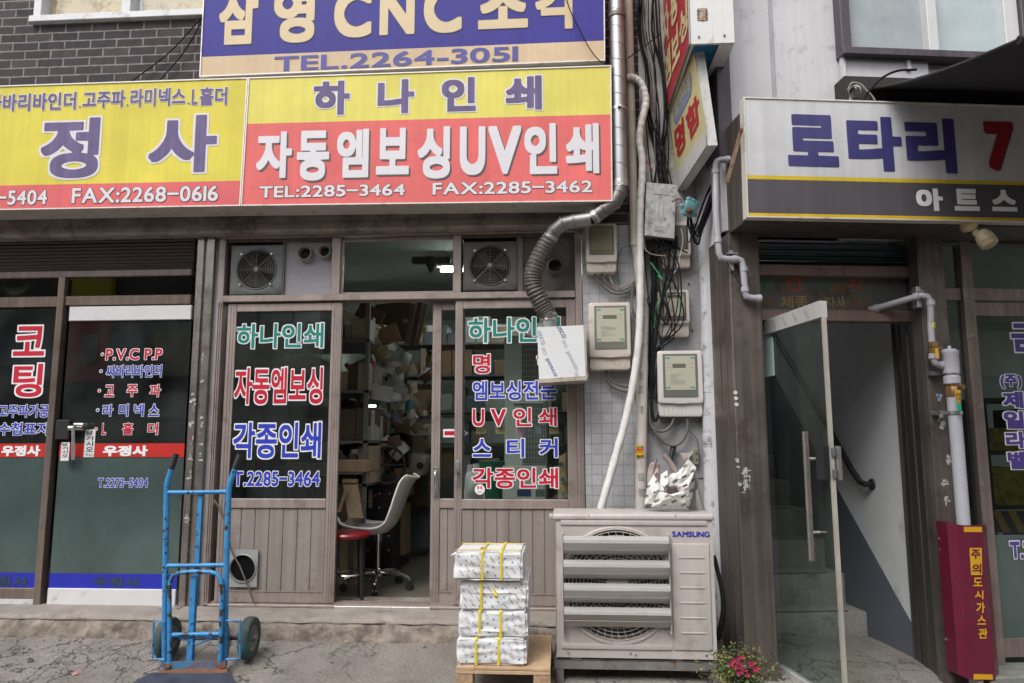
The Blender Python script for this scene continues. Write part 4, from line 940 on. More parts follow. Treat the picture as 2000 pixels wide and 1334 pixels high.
# ------------------------------------------------------------------ electricity meters
MET = mat('meter_ivory', (.56, .505, .45), .42, var=.06, dirt=((.33, .26, .18), .22, 6)); METW = mat('meter_grey_white', (.60, .56, .54), .4, var=.05)
LCD = mat('lcd', (.16, .165, .14), .3)
def meter(label, x0, yt, x1, yb, split, face, fm, win, y=-.10, body=MET, lcd=None, tint=None):
    """x0..x1, yt..yb picture box; split: where the terminal cover begins; face: picture box of the window"""
    q = qL(x0, yt, x1, yb, y); X0, X1, Z1, Z0 = q[0].x, q[1].x, q[0].z, q[2].z
    t = thing('electric_meter', label, 'meter', ((X0+X1)/2, -.012, Z0), 'electricity meters on the pier')
    zs = LZ((x0+x1)/2, split, y); w_ = X1-X0
    def shell(name, a, b, yf, inset, m, r=.018):
        g = MB(); pts = []
        xa, xb = X0+inset, X1-inset
        for cx, cz, st in ((xb-r, b-r, 0), (xa+r, b-r, 1), (xa+r, a+r, 2), (xb-r, a+r, 3)):
            for k in range(6):
                th = (st+k/5)*math.pi/2; pts.append((cx+r*math.cos(th), cz+r*math.sin(th)))
        n = len(pts)
        bow = lambda x, z: -.010*(1-((x-(X0+X1)/2)/(w_/2))**2) if True else 0
        cxm, czm = (xa+xb)/2, (a+b)/2
        prof = [(1.0, 0.0), (1.0, 1.0), (.97, 1.12), (.90, 1.16)]
        rings = []
        for k, (sc, dp) in enumerate(prof):
            ring = []
            for (px_, pz) in pts:
                x = cxm+(px_-cxm)*sc; z = czm+(pz-czm)*(1-(1-sc)*(w_/(b-a)))
                ring.append(g.bm.verts.new((x, -.012+(yf+.012)*min(dp, 1.0)-(max(0, dp-1)*.05), z)))
            rings.append(ring)
        for k in range(len(rings)-1):
            for j in range(n): g.bm.faces.new((rings[k][j], rings[k][(j+1) % n], rings[k+1][(j+1) % n], rings[k+1][j]))
        g.bm.faces.new(rings[-1]); return g.build(name, m, t, ang=40)
    shell('terminal_cover', Z0, zs+.02, y+.022, .004, body)
    shell('case', zs, Z1, y, 0, body)
    # moulded lip between the case and the cover
    g = MB(); g.tube([(X0+.008, y+.004, zs+.012), ((X0+X1)/2, y-.004, zs+.002), (X1-.008, y+.004, zs+.012)], .004, 6, smooth=5)
    for k in range(9):
        xx = X0+w_*(.12+.76*k/8); g.box(xx-.0012, xx+.0012, y+.010, y+.014, Z0+.012, zs-.012)
    g.build('moulding', body, t)
    yf = y-.011
    f = qL(*face, yf); a0, a1, c1, c0 = f[0].x, f[1].x, f[0].z, f[2].z
    g = MB(); g.box(a0, a1, yf, yf+.004, c0, c1, .003); fo = g.build('window_frame', win, t)
    mx_, mz = (a1-a0)*.07, (c1-c0)*.05
    yy_ = yf-.0015
    g = MB(); g.box(a0+mx_, a1-mx_, yy_, yf, c0+(c1-c0)*.17, c1-mz); g.build('dial_plate', fm, t)
    if lcd:
        g = MB(); u0, u1, v0, v1 = lcd; lx0, lx1 = a0+(a1-a0)*u0, a0+(a1-a0)*u1; lz0, lz1 = c0+(c1-c0)*v0, c0+(c1-c0)*v1
        g.box(lx0, lx1, yy_-.0012, yy_, lz0, lz1, .001); g.build('display', LCD, t)
        g = MB()
        for k in range(10): g.box(a0+(a1-a0)*(.2+.0), a0+(a1-a0)*(.2+.012*rnd.randint(12, 48)), yy_-.0006, yy_, c0+(c1-c0)*(.30+.024*k), c0+(c1-c0)*(.308+.024*k)) if k != 5 else None
        for u in (.12, .78): g.box(a0+(a1-a0)*u, a0+(a1-a0)*(u+.10), yy_-.0006, yy_, lz0, lz0+.003); g.box(a0+(a1-a0)*u, a0+(a1-a0)*(u+.10), yy_-.0006, yy_, lz1, lz1+.003)
        g.build('printed_lines', mat('meter_print', (.30, .30, .28), .6), t)
        g = MB()
        for u, v in ((.08, .88), (.80, .88), (.08, .20), (.78, .20)): g.box(a0+(a1-a0)*u, a0+(a1-a0)*(u+.13), yy_-.0009, yy_, c0+(c1-c0)*v, c0+(c1-c0)*(v+.045))
        g.build('green_mark', mat('meter_green', (.12, .38, .32), .5), t)
    g = MB(); g.poly([(a0+.002, yf-.005, c0+.002), (a1-.002, yf-.005, c0+.002), (a1-.002, yf-.005, c1-.002), (a0+.002, yf-.005, c1-.002)]); g.build('cover_pane', tint or glass('meter_pane', (.97, .97, .95), ior=1.3), t)
    return t
DIAL = mat('dial_cream', (.53, .505, .42), .5, var=.05); DUST = mat('window_frame_grey', (.20, .195, .17), .4, var=.15)
dusty = glass('dusty_pane', (.8, .78, .66), film=.45, filmcol=(.33, .30, .21))
meter('ivory electric meter with a clouded brown window, topmost on the tiled pier under the duct', 1144, 437, 1205, 531, 512, (1151, 441, 1199, 497), DIAL, DUST, y=-.12, tint=dusty)
meter('large ivory electric meter with readable dial and dirty foot, beside the white outlet box', 1150, 591, 1232, 722, 698, (1161, 597, 1224, 682), DIAL, DUST, y=-.12, lcd=(.26, .70, .70, .78))
meter('half hidden electric meter behind the hanging cables, under the grey steel box', 1292, 433, 1349, 522, 500, (1300, 440, 1344, 487), mat('dial_brown', (.14, .115, .10), .5), mat('meter_brown', (.13, .105, .095), .4), y=-.07)
meter('small electric meter with a brown bordered window, in the middle of the plaster strip', 1286, 566, 1347, 657, 632, (1294, 571, 1340, 626), DIAL, mat('meter_brown', (.13, .105, .095), .4), y=-.07, lcd=(.20, .66, .80, .92))
meter('cleanest grey-white electric meter, lowest on the plaster strip above the bundle of plastic', 1285, 685, 1373, 814, 788, (1295, 691, 1363, 776), DIAL, mat('meter_smoke', (.17, .175, .165), .35), y=-.09, body=METW, lcd=(.28, .66, .68, .77))
# grey steel terminal box and blue junction box
t = thing('terminal_box', 'scratched grey steel terminal box hanging among the cables', 'box', L(1289, 462, -.06))
q = [L(1263, 356, -.16), L(1320, 361, -.16), L(1317, 466, -.16), L(1259, 459, -.16)]
g = MB(); g.prism(q, (0, .13, 0)); g.build('case', mat('scratched_steel', (.43, .43, .43), .45, .5, var=.22, vs=12, dirt=((.14, .14, .14), .42, 18)), t)
g = MB(); qq = lambda u, v: (q[0]*(1-u)+q[1]*u)*(1-v)+(q[3]*(1-u)+q[2]*u)*v
def raised(g, u0, v0, u1, v1, h=.003):
    g.prism([qq(u0, v0)+Vector((0, -h, 0)), qq(u1, v0)+Vector((0, -h, 0)), qq(u1, v1)+Vector((0, -h, 0)), qq(u0, v1)+Vector((0, -h, 0))], (0, h-.0005, 0))
raised(g, .22, .09, .80, .21); raised(g, .30, .80, .72, .91, .002); raised(g, .40, .83, .62, .885, .005)
for u in (.30, .45, .60): raised(g, u-.025, .33, u+.025, .70, .002)
g.build('embossing', mat('box_emboss', (.35, .35, .35), .5, .4, var=.25, vs=20), t)
t = thing('junction_box', 'pale blue plastic junction box dangling on a rusty bracket under the small yellow sign', 'box', L(1346, 425, -.25))
g = MB(); c = L(1346, 408, -.30); rot = Matrix.Rotation(.35, 3, 'Y') @ Matrix.Rotation(.3, 3, 'Z') @ Matrix.Rotation(.3, 3, 'X')
g.box(c.x-.042, c.x+.042, c.y-.03, c.y+.03, c.z-.05, c.z+.05, .014, 2, rot=rot)
for dx, dz in ((-.03, .055), (.0, .055), (.028, .052), (-.05, 0), (.05, -.02)): g.box(c.x+dx-.014, c.x+dx+.014, c.y-.022, c.y+.012, c.z+dz-.012, c.z+dz+.012, .005, 1, rot=rot, piv=c)
g.build('case', mat('pale_blue_plastic', (.17, .37, .41), .45, var=.18, vs=20, dirt=((.12, .17, .17), .25, 20)), t)
g = MB(); g.box(c.x-.018, c.x+.016, c.y-.05, c.y-.03, c.z-.03, c.z, .003, rot=rot, piv=c); g.cyl(c+Vector((-.014, -.035, -.02)), c+Vector((-.014, -.055, -.02)), .012, n=12); g.build('bolt', RUST, t)
g = MB(); g.tube([c+Vector((-.02, -.03, .0)), c+Vector((-.05, -.02, .06)), c+Vector((-.075, -.02, .065)), c+Vector((-.11, -.02, .045))], .008, 6); g.build('bracket', ALU_D, t)
# ------------------------------------------------------------------ cables
CAB = mat('black_cable', (.014, .014, .015), .8, var=.3, spec=.15); CABG = mat('grey_cable', (.12, .11, .105), .6, var=.2); CABN = mat('green_wire', (.03, .22, .07), .5); CABR = mat('red_wire', (.35, .02, .02), .5); CABB = mat('beige_cable', (.33, .29, .24), .6)
def cable(name, label, pts, r=.006, m=CAB, group='cables hanging down the pier', s=6):
    g = MB(); g.tube([L(a, b, y) for a, b, y in pts], r, 7, smooth=s)
    return g.build(name, m, label=label, cat='cable', group=group, ang=60)
G0 = 'black cable, one strand of the thick bundle running down behind the projecting signs'
for i in range(15):
    x0 = 1246+rnd.uniform(0, 40); x1 = x0+rnd.uniform(2, 16)+6; x2 = 1272+rnd.uniform(0, 46)
    yb_ = rnd.uniform(-.10, -.03); m = CAB if rnd.random() < .85 else CABG
    cable('cable', G0, [(x0, -30, yb_), (x0+rnd.uniform(-6, 8), 60, yb_), (x1+rnd.uniform(-6, 6), 140, yb_-.02), (x1+rnd.uniform(0, 12), 215, yb_-.02), ((x1+x2)/2+rnd.uniform(-3, 10), 290, yb_), (x2, 362, yb_-.01)], rnd.choice((.004, .005, .006, .008)), m)
cable('cable', 'black cable crossing from the duct up to the projecting red sign', [(1226, 114, -.16), (1262, 88, -.14), (1290, 66, -.16)], .004)
cable('cable', 'loose black cable slanting across the lower right corner of the indigo sign', [(1098, -40, -.36), (1110, 10, -.36), (1128, 50, -.36), (1150, 92, -.36), (1168, 116, -.36), (1182, 124, -.32), (1196, 120, -.28), (1214, 122, -.24)], .0035, CAB, 'cables on the facade')
cable('cable', 'dark cable looping low behind the top of the yellow over red sign', [(1060, 130, -.2), (1090, 124, -.2), (1130, 121, -.2), (1180, 121, -.2), (1212, 122, -.2)], .0045, CAB, 'cables on the facade')
for k, (a, b) in enumerate((((312, 40), (250, 158)), ((346, 40), (308, 156)))):
    cable('cable', ('longer', 'shorter')[k]+' of two thin black cables sloping across the brick wall left of the indigo sign', [(394, 34+k*8, -.04), ((394+b[0])/2+8, (40+b[1])/2+4, -.03), (b[0], b[1]+6, -.03)], .0048, CAB, 'cables on the facade')
for i in range(12):
    o = rnd.uniform(-13, 13); q = rnd.uniform(-8, 8)
    cable('cable', 'black cable in the sheaf drooping from the grey pvc pipe to the blue junction box', [(1452, 318+q, -.70), (1432, 322+q*.7, -.6), (1412+o*.3, 340+q*1.4, -.45), (1396+o, 372+q, -.36), (1382+o*1.2, 410+q, -.3), (1368+o, 446+q, -.26), (1360+o*1.2, 466+q*1.8, -.24), (1352+o*.8, 448+q, -.24), (1348+o*.4, 422, -.26)], rnd.choice((.003, .004, .0055)), CAB, 'cables between the two buildings')
cable('cable', 'thin black wire crossing the bronze pillar beside the white drain pipe', [(1398, 420, -.5), (1404, 470, -.70), (1416, 505, -.72), (1436, 540, -.72), (1452, 563, -.72)], .003, CAB, 'cables between the two buildings')
cable('cable', 'thick black cable dropping from the grey box and looping under the small meter', [(1322, 462, -.10), (1318, 500, -.10), (1312, 540, -.10), (1304, 560, -.12), (1292, 585, -.13), (1289, 610, -.14), (1300, 632, -.15), (1306, 622, -.15), (1302, 600, -.15), (1290, 575, -.15), (1284, 545, -.12)], .0085)
cable('cable', 'thick black cable hanging straight from the grey box past the small meter', [(1310, 464, -.09), (1305, 520, -.09), (1296, 570, -.09), (1288, 610, -.09), (1282, 660, -.08), (1276, 700, -.07), (1274, 760, -.05)], .009)
cable('cable', 'dark cable running down behind the lowest meter', [(1282, 500, -.05), (1284, 560, -.05), (1277, 640, -.04), (1271, 720, -.04), (1272, 790, -.05), (1280, 822, -.06), (1290, 800, -.05)], .009)
cable('cable', 'grey cable sagging from the underside of the lowest meter to the left', [(1318, 812, -.05), (1310, 832, -.05), (1296, 842, -.05), (1282, 840, -.05), (1270, 826, -.04), (1268, 780, -.03)], .010, CABG)
cable('cable', 'grey cable looping from the lowest meter down to the small dark plug', [(1342, 812, -.05), (1342, 840, -.05), (1332, 862, -.05), (1316, 870, -.05), (1300, 866, -.05), (1284, 850, -.05), (1272, 830, -.04)], .010, CABG)
cable('cable', 'thin olive cable wandering from the lowest meter down to the air conditioner', [(1346, 842, -.03), (1360, 856, -.03), (1364, 880, -.03), (1360, 930, -.03), (1366, 960, -.04), (1378, 1010, -.10)], .0042, mat('olive_wire', (.12, .14, .06), .6))
for k, (a, m) in enumerate(((0, CABG), (6, CABG), (12, CABB))):
    cable('cable', ('outer', 'middle', 'inner')[k]+' cable of the three sagging from the topmost meter across the tiles', [(1160+a*2, 528, -.06), (1166+a*2, 545-a*.4, -.07), (1185+a, 566-a, -.07), (1205, 574-a, -.06), (1228, 568-a, -.05), (1242, 556-a, -.05)], .0075-.001*k, m)
for k, dz in enumerate((0, 9)):
    cable('cable', ('upper', 'lower')[k]+' of two grey cables sagging under the large ivory meter across the tiles', [(1180+k*4, 720, -.05), (1190, 738+dz, -.06), (1208, 752+dz, -.06), (1232, 756+dz, -.05), (1246, 752+dz, -.05)], .007, CABG)
cable('cable', 'grey cable hanging between the two meters on the tiled pier, along the wrapped pipe', [(1236, 558, -.08), (1234, 585, -.08), (1238, 612, -.09), (1246, 622, -.08)], .008, CABG)
cable('wire', 'green earth wire curving across the tiles right of the topmost meter', [(1232, 480, -.05), (1214, 486, -.05), (1206, 510, -.05), (1208, 550, -.05), (1218, 572, -.05), (1236, 568, -.05)], .004, CABN)
cable('wire', 'bright green wire slanting under the grey steel box', [(1270, 512, -.12), (1282, 528, -.13), (1294, 546, -.13), (1284, 538, -.13)], .0035, mat('bright_green_wire', (.05, .40, .15), .5))
cable('wire', 'green wire falling beside the small meter on the plaster strip', [(1296, 552, -.11), (1290, 575, -.11), (1282, 600, -.10), (1278, 640, -.08)], .0045, CABN)
cable('wire', 'short red wire poking out of the cable bundle above the grey box', [(1262, 314, -.10), (1270, 325, -.11), (1276, 335, -.11)], .004, CABR)
cable('wire', 'thin beige wire looped under the grey steel box', [(1258, 464, -.10), (1260, 485, -.12), (1268, 494, -.13), (1280, 498, -.13), (1300, 500, -.12)], .003, CABB)
cable('wire', 'thin pale wire dangling in front of the half hidden meter', [(1330, 446, -.12), (1334, 470, -.13), (1328, 500, -.13), (1322, 524, -.13), (1316, 534, -.13)], .003, mat('pale_wire', (.42, .41, .40), .5))
for i in range(8):
    x = 1262+rnd.uniform(0, 75); cable('cable', 'thin black cable drooping across the plaster strip past the meters', [(1268+rnd.uniform(0, 30), 380+rnd.uniform(80, 100), -.11), (x, 520+rnd.uniform(-20, 60), -.13), (x+rnd.uniform(-12, 20), 600+rnd.uniform(-20, 60), -.13), (1284+rnd.uniform(-16, 14), 690, -.08), (1272+rnd.uniform(-4, 12), 780+rnd.uniform(-30, 30), -.05)], rnd.choice((.003, .004, .005)), CAB)
for i in range(10):
    x = 1262+rnd.uniform(0, 60); cable('cable', 'thin dark wire in the tangle under the grey steel box', [(x, 462, -.09), (x+rnd.uniform(-18, 18), 480, -.11), (x+rnd.uniform(-25, 25), 494, -.10), (1290+rnd.uniform(-14, 30), 482, -.08), (1300+rnd.uniform(-20, 20), 464, -.07)], .0032, CAB)
for i in range(6):
    x = 1256+rnd.uniform(0, 26); cable('cable', 'dark wire of the vertical run between the two rows of meters', [(x, 492, -.04), (x+rnd.uniform(-4, 8), 560, -.04), (1268+rnd.uniform(-4, 14), 640, -.04), (1266+rnd.uniform(0, 12), 700, -.03), (1264+rnd.uniform(0, 12), 760, -.03)], rnd.choice((.005, .007)), CAB)
from mathutils.bvhtree import BVHTree
# ------------------------------------------------------------------ air conditioner outdoor unit on its stand
yA = -.75
ax0, ax1 = LX(1084, 1012, yA), LX(1391, 1012, yA); az0, az1 = LZ(1240, 1286, yA), LZ(1240, 1004, yA)
ACM = mat('ac_beige', (.50, .455, .43), .42, var=.07, vs=3, streak=.05, dirt=((.33, .28, .24), .24, 5)); ACD = mat('ac_inside', (.05, .05, .05), .7); ALS = mat('louvre_aluminium', (.52, .50, .485), .40, .25, var=.06, dirt=((.34, .30, .27), .12, 6))
AC = thing('air_conditioner', 'beige outdoor air conditioner unit with four slanted metal louvres over its round fan grille', 'air conditioner', ((ax0+ax1)/2, yA+.16, az0))
cxa, cza = LX(1206, 1143, yA), LZ(1206, 1143, yA); ra = (LZ(1206, 1032, yA)-LZ(1206, 1255, yA))/2
# casing: sides + front skin with a round opening
g = MB(); zt_ = az1-.025
g.box(ax0, ax0+.004, yA+.006, yA+.33, az0, zt_); g.box(ax1-.004, ax1, yA+.006, yA+.33, az0, zt_); g.box(ax0+.004, ax1-.004, yA+.326, yA+.33, az0, zt_); g.box(ax0+.004, ax1-.004, yA+.01, yA+.326, az0, az0+.004)
xr = LX(1309, 1150, yA)
def front(u, v):
    th = u*2*math.pi; c_, s_ = math.cos(th), math.sin(th); k = int(round(v*5))
    tx = ((xr-cxa) if c_ > 0 else (cxa-ax0))/max(abs(c_), 1e-6); tz = ((zt_-cza) if s_ > 0 else (cza-az0))/max(abs(s_), 1e-6); m = min(tx, tz)
    if k == 0: return (cxa+c_*m, yA, cza+s_*m)
    rr, yy_ = ((ra*1.05, yA), (ra*1.03, yA-.008), (ra*.985, yA-.008), (ra*.965, yA+.004), (ra*.95, yA+.10))[k-1]
    return (cxa+c_*min(rr, m), yy_, cza+s_*min(rr, m))
g.grid(front, 96, 5, closeu=True); 
for sx in (ax0, xr):
    pass
# corner fillers so the skin reaches the four corners
for sx, sz in ((ax0, az0), (ax0, zt_), (xr, az0), (xr, zt_)):
    g.poly([(sx, yA+.0005, sz), (cxa+(sx-cxa)*.8, yA+.0005, sz), (sx, yA+.0005, cza+(sz-cza)*.8)])
g.box(xr, ax1, yA, yA+.006, az0, zt_); g.box(ax0, ax0+.006, yA, yA+.02, az0, zt_, .002)
g.build('casing', ACM, AC, ang=30)
g = MB(); g.box(ax0-.012, ax1+.010, yA-.012, yA+.345, az1-.034, az1, .012, 3); g.box(ax0-.035, ax0-.008, yA+.12, yA+.16, az1-.04, az1-.012, .008, 2)
for px in (1149, 1319): 
    c = L(px, 1006, yA-.012); g.cyl(c, c+Vector((0, -.003, 0)), .005, n=10)
g.build('lid', ACM, AC)
g = MB(); g.mi = 0
for zc in (LZ(1240, 1021, yA), LZ(1206, 1263, yA)):
    g = MB(); hi = zc > cza; x1_ = ax1-.03 if hi else xr+.0; g.box(ax0+.03, x1_, yA-.008, yA+.004, zc-.014, zc+.014, .004, 2); g.build('pressed_rib', ACM, AC)
px0, px1, pz0, pz1 = LX(1313, 1165, yA), LX(1389, 1165, yA), LZ(1350, 1271, yA), LZ(1350, 1061, yA)
g = MB(); g.box(px0, px1, yA-.007, yA+.004, pz0, pz1, .007, 3)
for k in range(6):
    zc = LZ(1350, 1089+k*29.4, yA); g.box(px0+.04, px1-.03, yA-.011, yA-.004, zc-.005, zc+.006, .004, 2)
g.build('service_panel', ACM, AC)
for px, py in ((1110, 1275), (1232, 1276), (1242, 1279), (1380, 1280), (1268, 1014)):
    c = L(px, py, yA); g = MB(); g.cyl(c, c+Vector((0, -.004, 0)), .006, n=10); g.build('screw', SILVER, AC)
g = MB(); g.cyl((cxa, yA+.11, cza), (cxa, yA+.115, cza), ra*.97, n=48); g.build('fan_well', ACD, AC)
g = MB()
for k in range(3):
    a0 = k*2.094+.6
    def bl(u, v):
        rr = ra*(.2+.72*v); a = a0+(u-.5)*1.35; return (cxa+math.cos(a)*rr, yA+.06+.05*(u-.5), cza+math.sin(a)*rr)
    g.grid(bl, 8, 5)
g.cyl((cxa, yA+.03, cza), (cxa, yA+.10, cza), ra*.22, n=24); g.build('fan_blade', mat('ac_fan', (.06, .06, .06), .5), AC)
g = MB()
for k in range(3, 15):
    rr = ra*.95*k/14; g.tube([(cxa+rr*math.cos(a), yA-.006+.0*k, cza+rr*math.sin(a)) for a in [2*math.pi*i/56 for i in range(56)]], .0022, 4, closed=True)
for k in range(44):
    a = 2*math.pi*k/44; b = a+.16; g.tube([(cxa+ra*.2*math.cos(a), yA-.004, cza+ra*.2*math.sin(a)), (cxa+ra*.6*math.cos((a+b)/2), yA-.009, cza+ra*.6*math.sin((a+b)/2)), (cxa+ra*.96*math.cos(b), yA-.004, cza+ra*.96*math.sin(b))], .0018, 4)
g.cyl((cxa, yA-.008, cza), (cxa, yA-.004, cza), ra*.2, n=30); g.build('fan_grille', mat('ac_grille', (.60, .55, .51), .45), AC)
lx0, lx1 = LX(1101, 1140, yA-.03), LX(1306, 1140, yA-.03)
g = MB()
for x in (lx0-.008, lx1+.002):
    g.box(x, x+.006, yA-.05, yA-.002, LZ(1100, 1236, yA-.03), LZ(1100, 1040, yA-.03), .001)
    for z in (LZ(1100, 1232, yA-.03), LZ(1100, 1044, yA-.03)): g.cyl((x+.003, yA-.02, z), (x-.004, yA-.02, z), .005, n=8)
g.build('louvre_bracket', ALS, AC)
for k, (a, b) in enumerate(((1050, 1089), (1097, 1136), (1143, 1183), (1190, 1230))):
    z1_ = LZ(1203, a, yA-.075); zl = LZ(1203, a+11, yA-.10); z0_ = LZ(1203, b-5, yA-.03)
    g = MB(); T = .002
    pr = [(yA-.045, z1_+.004), (yA-.10, z1_-.010), (yA-.102, zl), (yA-.025, z0_), (yA-.022, z0_+.004), (yA-.098, zl+.006), (yA-.096, z1_-.012), (yA-.045, z1_+.001)]
    g.prism([(lx0, y, z) for y, z in pr], (lx1-lx0, 0, 0))
    mid = .5; g.tube([(lx0+.002, yA-.065, (zl+z0_)/2-.001), (lx1-.002, yA-.065, (zl+z0_)/2-.001)], .0022, 5)
    g.build('louvre', ALS, AC, ang=20)
g = MB(); text(g, qL(1313, 1038, 1386, 1049, yA-.0005), 'SAMSUNG', PLAIN(0, .035)); g.build('logo_lettering', [mat('logo_blue', (.03, .035, .33), .4)], AC, ang=0, recalc=False)
STD = mat('galvanised_angle', (.30, .285, .27), .5, .6, var=.25, vs=8, dirt=((.19, .09, .045), .30, 9))
t = thing('steel_stand', 'weathered angle-iron stand carrying the outdoor air conditioner unit', 'stand', ((ax0+ax1)/2, yA+.16, .02))
g = MB(); z = az0-.012; zb = gz(.4, -.75)-.01
g.box(ax0-.01, ax1+.015, yA+.0, yA+.004, z-.048, z, .001); g.box(ax0-.01, ax1+.015, yA+.0, yA+.045, z-.004, z); g.box(ax0-.01, ax1+.015, yA+.30, yA+.345, z-.004, z); g.box(ax0-.01, ax1+.015, yA+.341, yA+.345, z-.048, z)
g.build('top_frame', STD, t)
for x in (ax0-.006, ax1-.032):
    for yy_ in (yA+.006, yA+.30):
        g = MB(); g.box(x, x+.045, yy_, yy_+.004, zb, z-.004); g.box(x, x+.004, yy_, yy_+.04, zb, z-.004); g.build('leg', STD, t)
for px in (1126, 1322):
    c = L(px, 1290, yA); g = MB(); g.box(c.x-.03, c.x+.03, yA+.01, yA+.06, z, az0+.003); g.cyl((c.x, yA+.02, z), (c.x, yA+.02, az0+.012), .008, n=8); g.build('mount', STD, t)
g = MB(); pp = [L(1394, 1085, yA+.12), L(1400, 1110, yA+.12), L(1409, 1150, yA+.12), L(1412, 1190, yA+.13), L(1405, 1230, yA+.16), L(1400, 1245, yA+.2)]
g.tube(pp, .012, 10, smooth=6); g.tube([p+Vector((.012, .02, -.02)) for p in pp], .009, 8, smooth=6); g.build('drain_hose', BLACK, label='black hose bowed along the right side of the air conditioner', cat='hose')
# bundle of printed plastic on the unit
t = thing('plastic_bundle', 'crumpled white plastic wrapping with black print, dumped on top of the air conditioner', 'rubbish', L(1306, 988, yA+.2))
def rag(g, corners, y, amp, seed, nn=26):
    P = [L(px, py, y+dy) for px, py, dy in corners]
    def fn(u, v):
        q = (P[0]*(1-u)+P[1]*u)*(1-v)+(P[3]*(1-u)+P[2]*u)*v
        n = noise.noise_vector(q*11+Vector((seed, 0, 0)))*amp+noise.noise_vector(q*27+Vector((0, seed, 0)))*amp*.45
        rd = abs(noise.noise(q*19+Vector((seed, seed, 0))))*amp*1.1
        return q+n+Vector((0, -rd, 0))-Vector((0, .05*math.sin(math.pi*u)*math.sin(math.pi*v), 0))
    g.grid(fn, nn, nn)
PLW = mat('film_white', (.66, .65, .63), .3, var=.06)
def printed(name, base, ink, sx, sz, thr, rot=0.5, rough=.35, bump=.0, scale2=0):
    """sheet with a repeated printed mark: marks are cells of a tilted grid switched on by noise"""
    if name in _mc: return _mc[name]
    m = bpy.data.materials.new(name); m.use_nodes = True; _mc[name] = m; nt = m.node_tree; N = nt.nodes.new; K = nt.links.new; b = nt.nodes['Principled BSDF']
    tc = N('ShaderNodeTexCoord'); mp = N('ShaderNodeMapping'); mp.inputs['Rotation'].default_value = (math.radians(90), 0, 0); K(tc.outputs['Object'], mp.inputs[0])
    mp2 = N('ShaderNodeMapping'); mp2.inputs['Rotation'].default_value = (0, 0, rot); K(mp.outputs[0], mp2.inputs[0])
    out = None; fac = None
    for k, (w_, h_, ms, col_t) in enumerate(ink):
        br = N('ShaderNodeTexBrick'); br.inputs['Scale'].default_value = 1; br.inputs['Brick Width'].default_value = w_; br.inputs['Row Height'].default_value = h_; br.inputs['Mortar Size'].default_value = ms; br.offset = .37; br.inputs['Mortar Smooth'].default_value = .0
        ml = N('ShaderNodeMapping'); ml.inputs['Location'].default_value = (.013*k, .007*k, 0); K(mp2.outputs[0], ml.inputs[0]); K(ml.outputs[0], br.inputs['Vector'])
        n = N('ShaderNodeTexNoise'); n.inputs['Scale'].default_value = 230; n.inputs['Detail'].default_value = 1; K(mp2.outputs[0], n.inputs['Vector'])
        r = N('ShaderNodeMath'); r.operation = 'GREATER_THAN'; r.inputs[1].default_value = thr; K(n.outputs['Fac'], r.inputs[0])
        iv = N('ShaderNodeMath'); iv.operation = 'SUBTRACT'; iv.inputs[0].default_value = 1; K(br.outputs['Fac'], iv.inputs[1])
        mu = N('ShaderNodeMath'); mu.operation = 'MULTIPLY'; K(iv.outputs[0], mu.inputs[0]); K(r.outputs[0], mu.inputs[1])
        mx = N('ShaderNodeMix'); mx.data_type = 'RGBA'; K(mu.outputs[0], mx.inputs[0])
        if out is None: mx.inputs[6].default_value = (*base, 1)
        else: K(out, mx.inputs[6])
        mx.inputs[7].default_value = (*col_t, 1); out = mx.outputs[2]
    K(out, b.inputs['Base Color']); b.inputs['Roughness'].default_value = rough
    if bump:
        nb = N('ShaderNodeTexNoise'); nb.inputs['Scale'].default_value = 16; nb.inputs['Detail'].default_value = 5; nb.inputs['Distortion'].default_value = .8; K(tc.outputs['Object'], nb.inputs['Vector'])
        bp = N('ShaderNodeBump'); bp.inputs['Strength'].default_value = bump; bp.inputs['Distance'].default_value = .012; K(nb.outputs['Fac'], bp.inputs['Height']); K(bp.outputs[0], b.inputs['Normal'])
    return m
PR1 = printed('printed_film', (.68, .67, .64), [(.060, .045, .0155, (.03, .03, .03))], 1, 1, .44, .5, .75, .2)
g = MB(); yb_ = yA+.17
def sheet(g, outline_, y, seed, bulge=.03, amp=.012):
    """soft crumpled film: a fan-shaped patch over a pixel outline, rounded out and creased"""
    P = [L(a, b, y+d) for a, b, d in outline_]; n = len(P); c = sum(P, Vector())/n; o = Vector((seed*3.1, seed, 0))
    Q = spline(P, 6, True) if False else [P[i].lerp(P[(i+1) % n], k/7) for i in range(n) for k in range(7)]
    def fn(u, v):
        q = c.lerp(Q[int(round(u*len(Q))) % len(Q)], v)
        cr = (1-abs(noise.noise(q*14+o)))**4; c2 = (1-abs(noise.noise(q*31+o)))**5
        return q+noise.noise_vector(q*9+o)*amp+Vector((0, -bulge*(1-v*v)-cr*amp*1.1-c2*amp*.5, 0))
    g.grid(fn, len(Q), 14, closeu=True)
sheet(g, [(1258, 984, 0), (1262, 948, -.01), (1276, 925, -.01), (1284, 940, -.03), (1292, 975, -.04), (1300, 988, -.03)], yb_, 3)
sheet(g, [(1270, 988, -.03), (1284, 962, -.06), (1312, 968, -.08), (1340, 958, -.07), (1352, 962, -.04), (1344, 987, -.03)], yb_, 5, .035)
sheet(g, [(1298, 950, -.03), (1306, 932, -.05), (1330, 915, -.05), (1345, 896, -.02), (1358, 912, -.01), (1350, 938, -.04), (1326, 945, -.07)], yb_, 8, .022)
sheet(g, [(1318, 950, -.06), (1340, 938, -.06), (1358, 916, -.02), (1356, 950, -.02), (1350, 972, -.03), (1330, 968, -.06)], yb_, 11, .03)
sheet(g, [(1290, 925, .0), (1303, 918, -.02), (1304, 950, -.06), (1296, 970, -.06), (1288, 950, -.03)], yb_, 14, .018)
g.build('printed_film', PR1, t, ang=70)
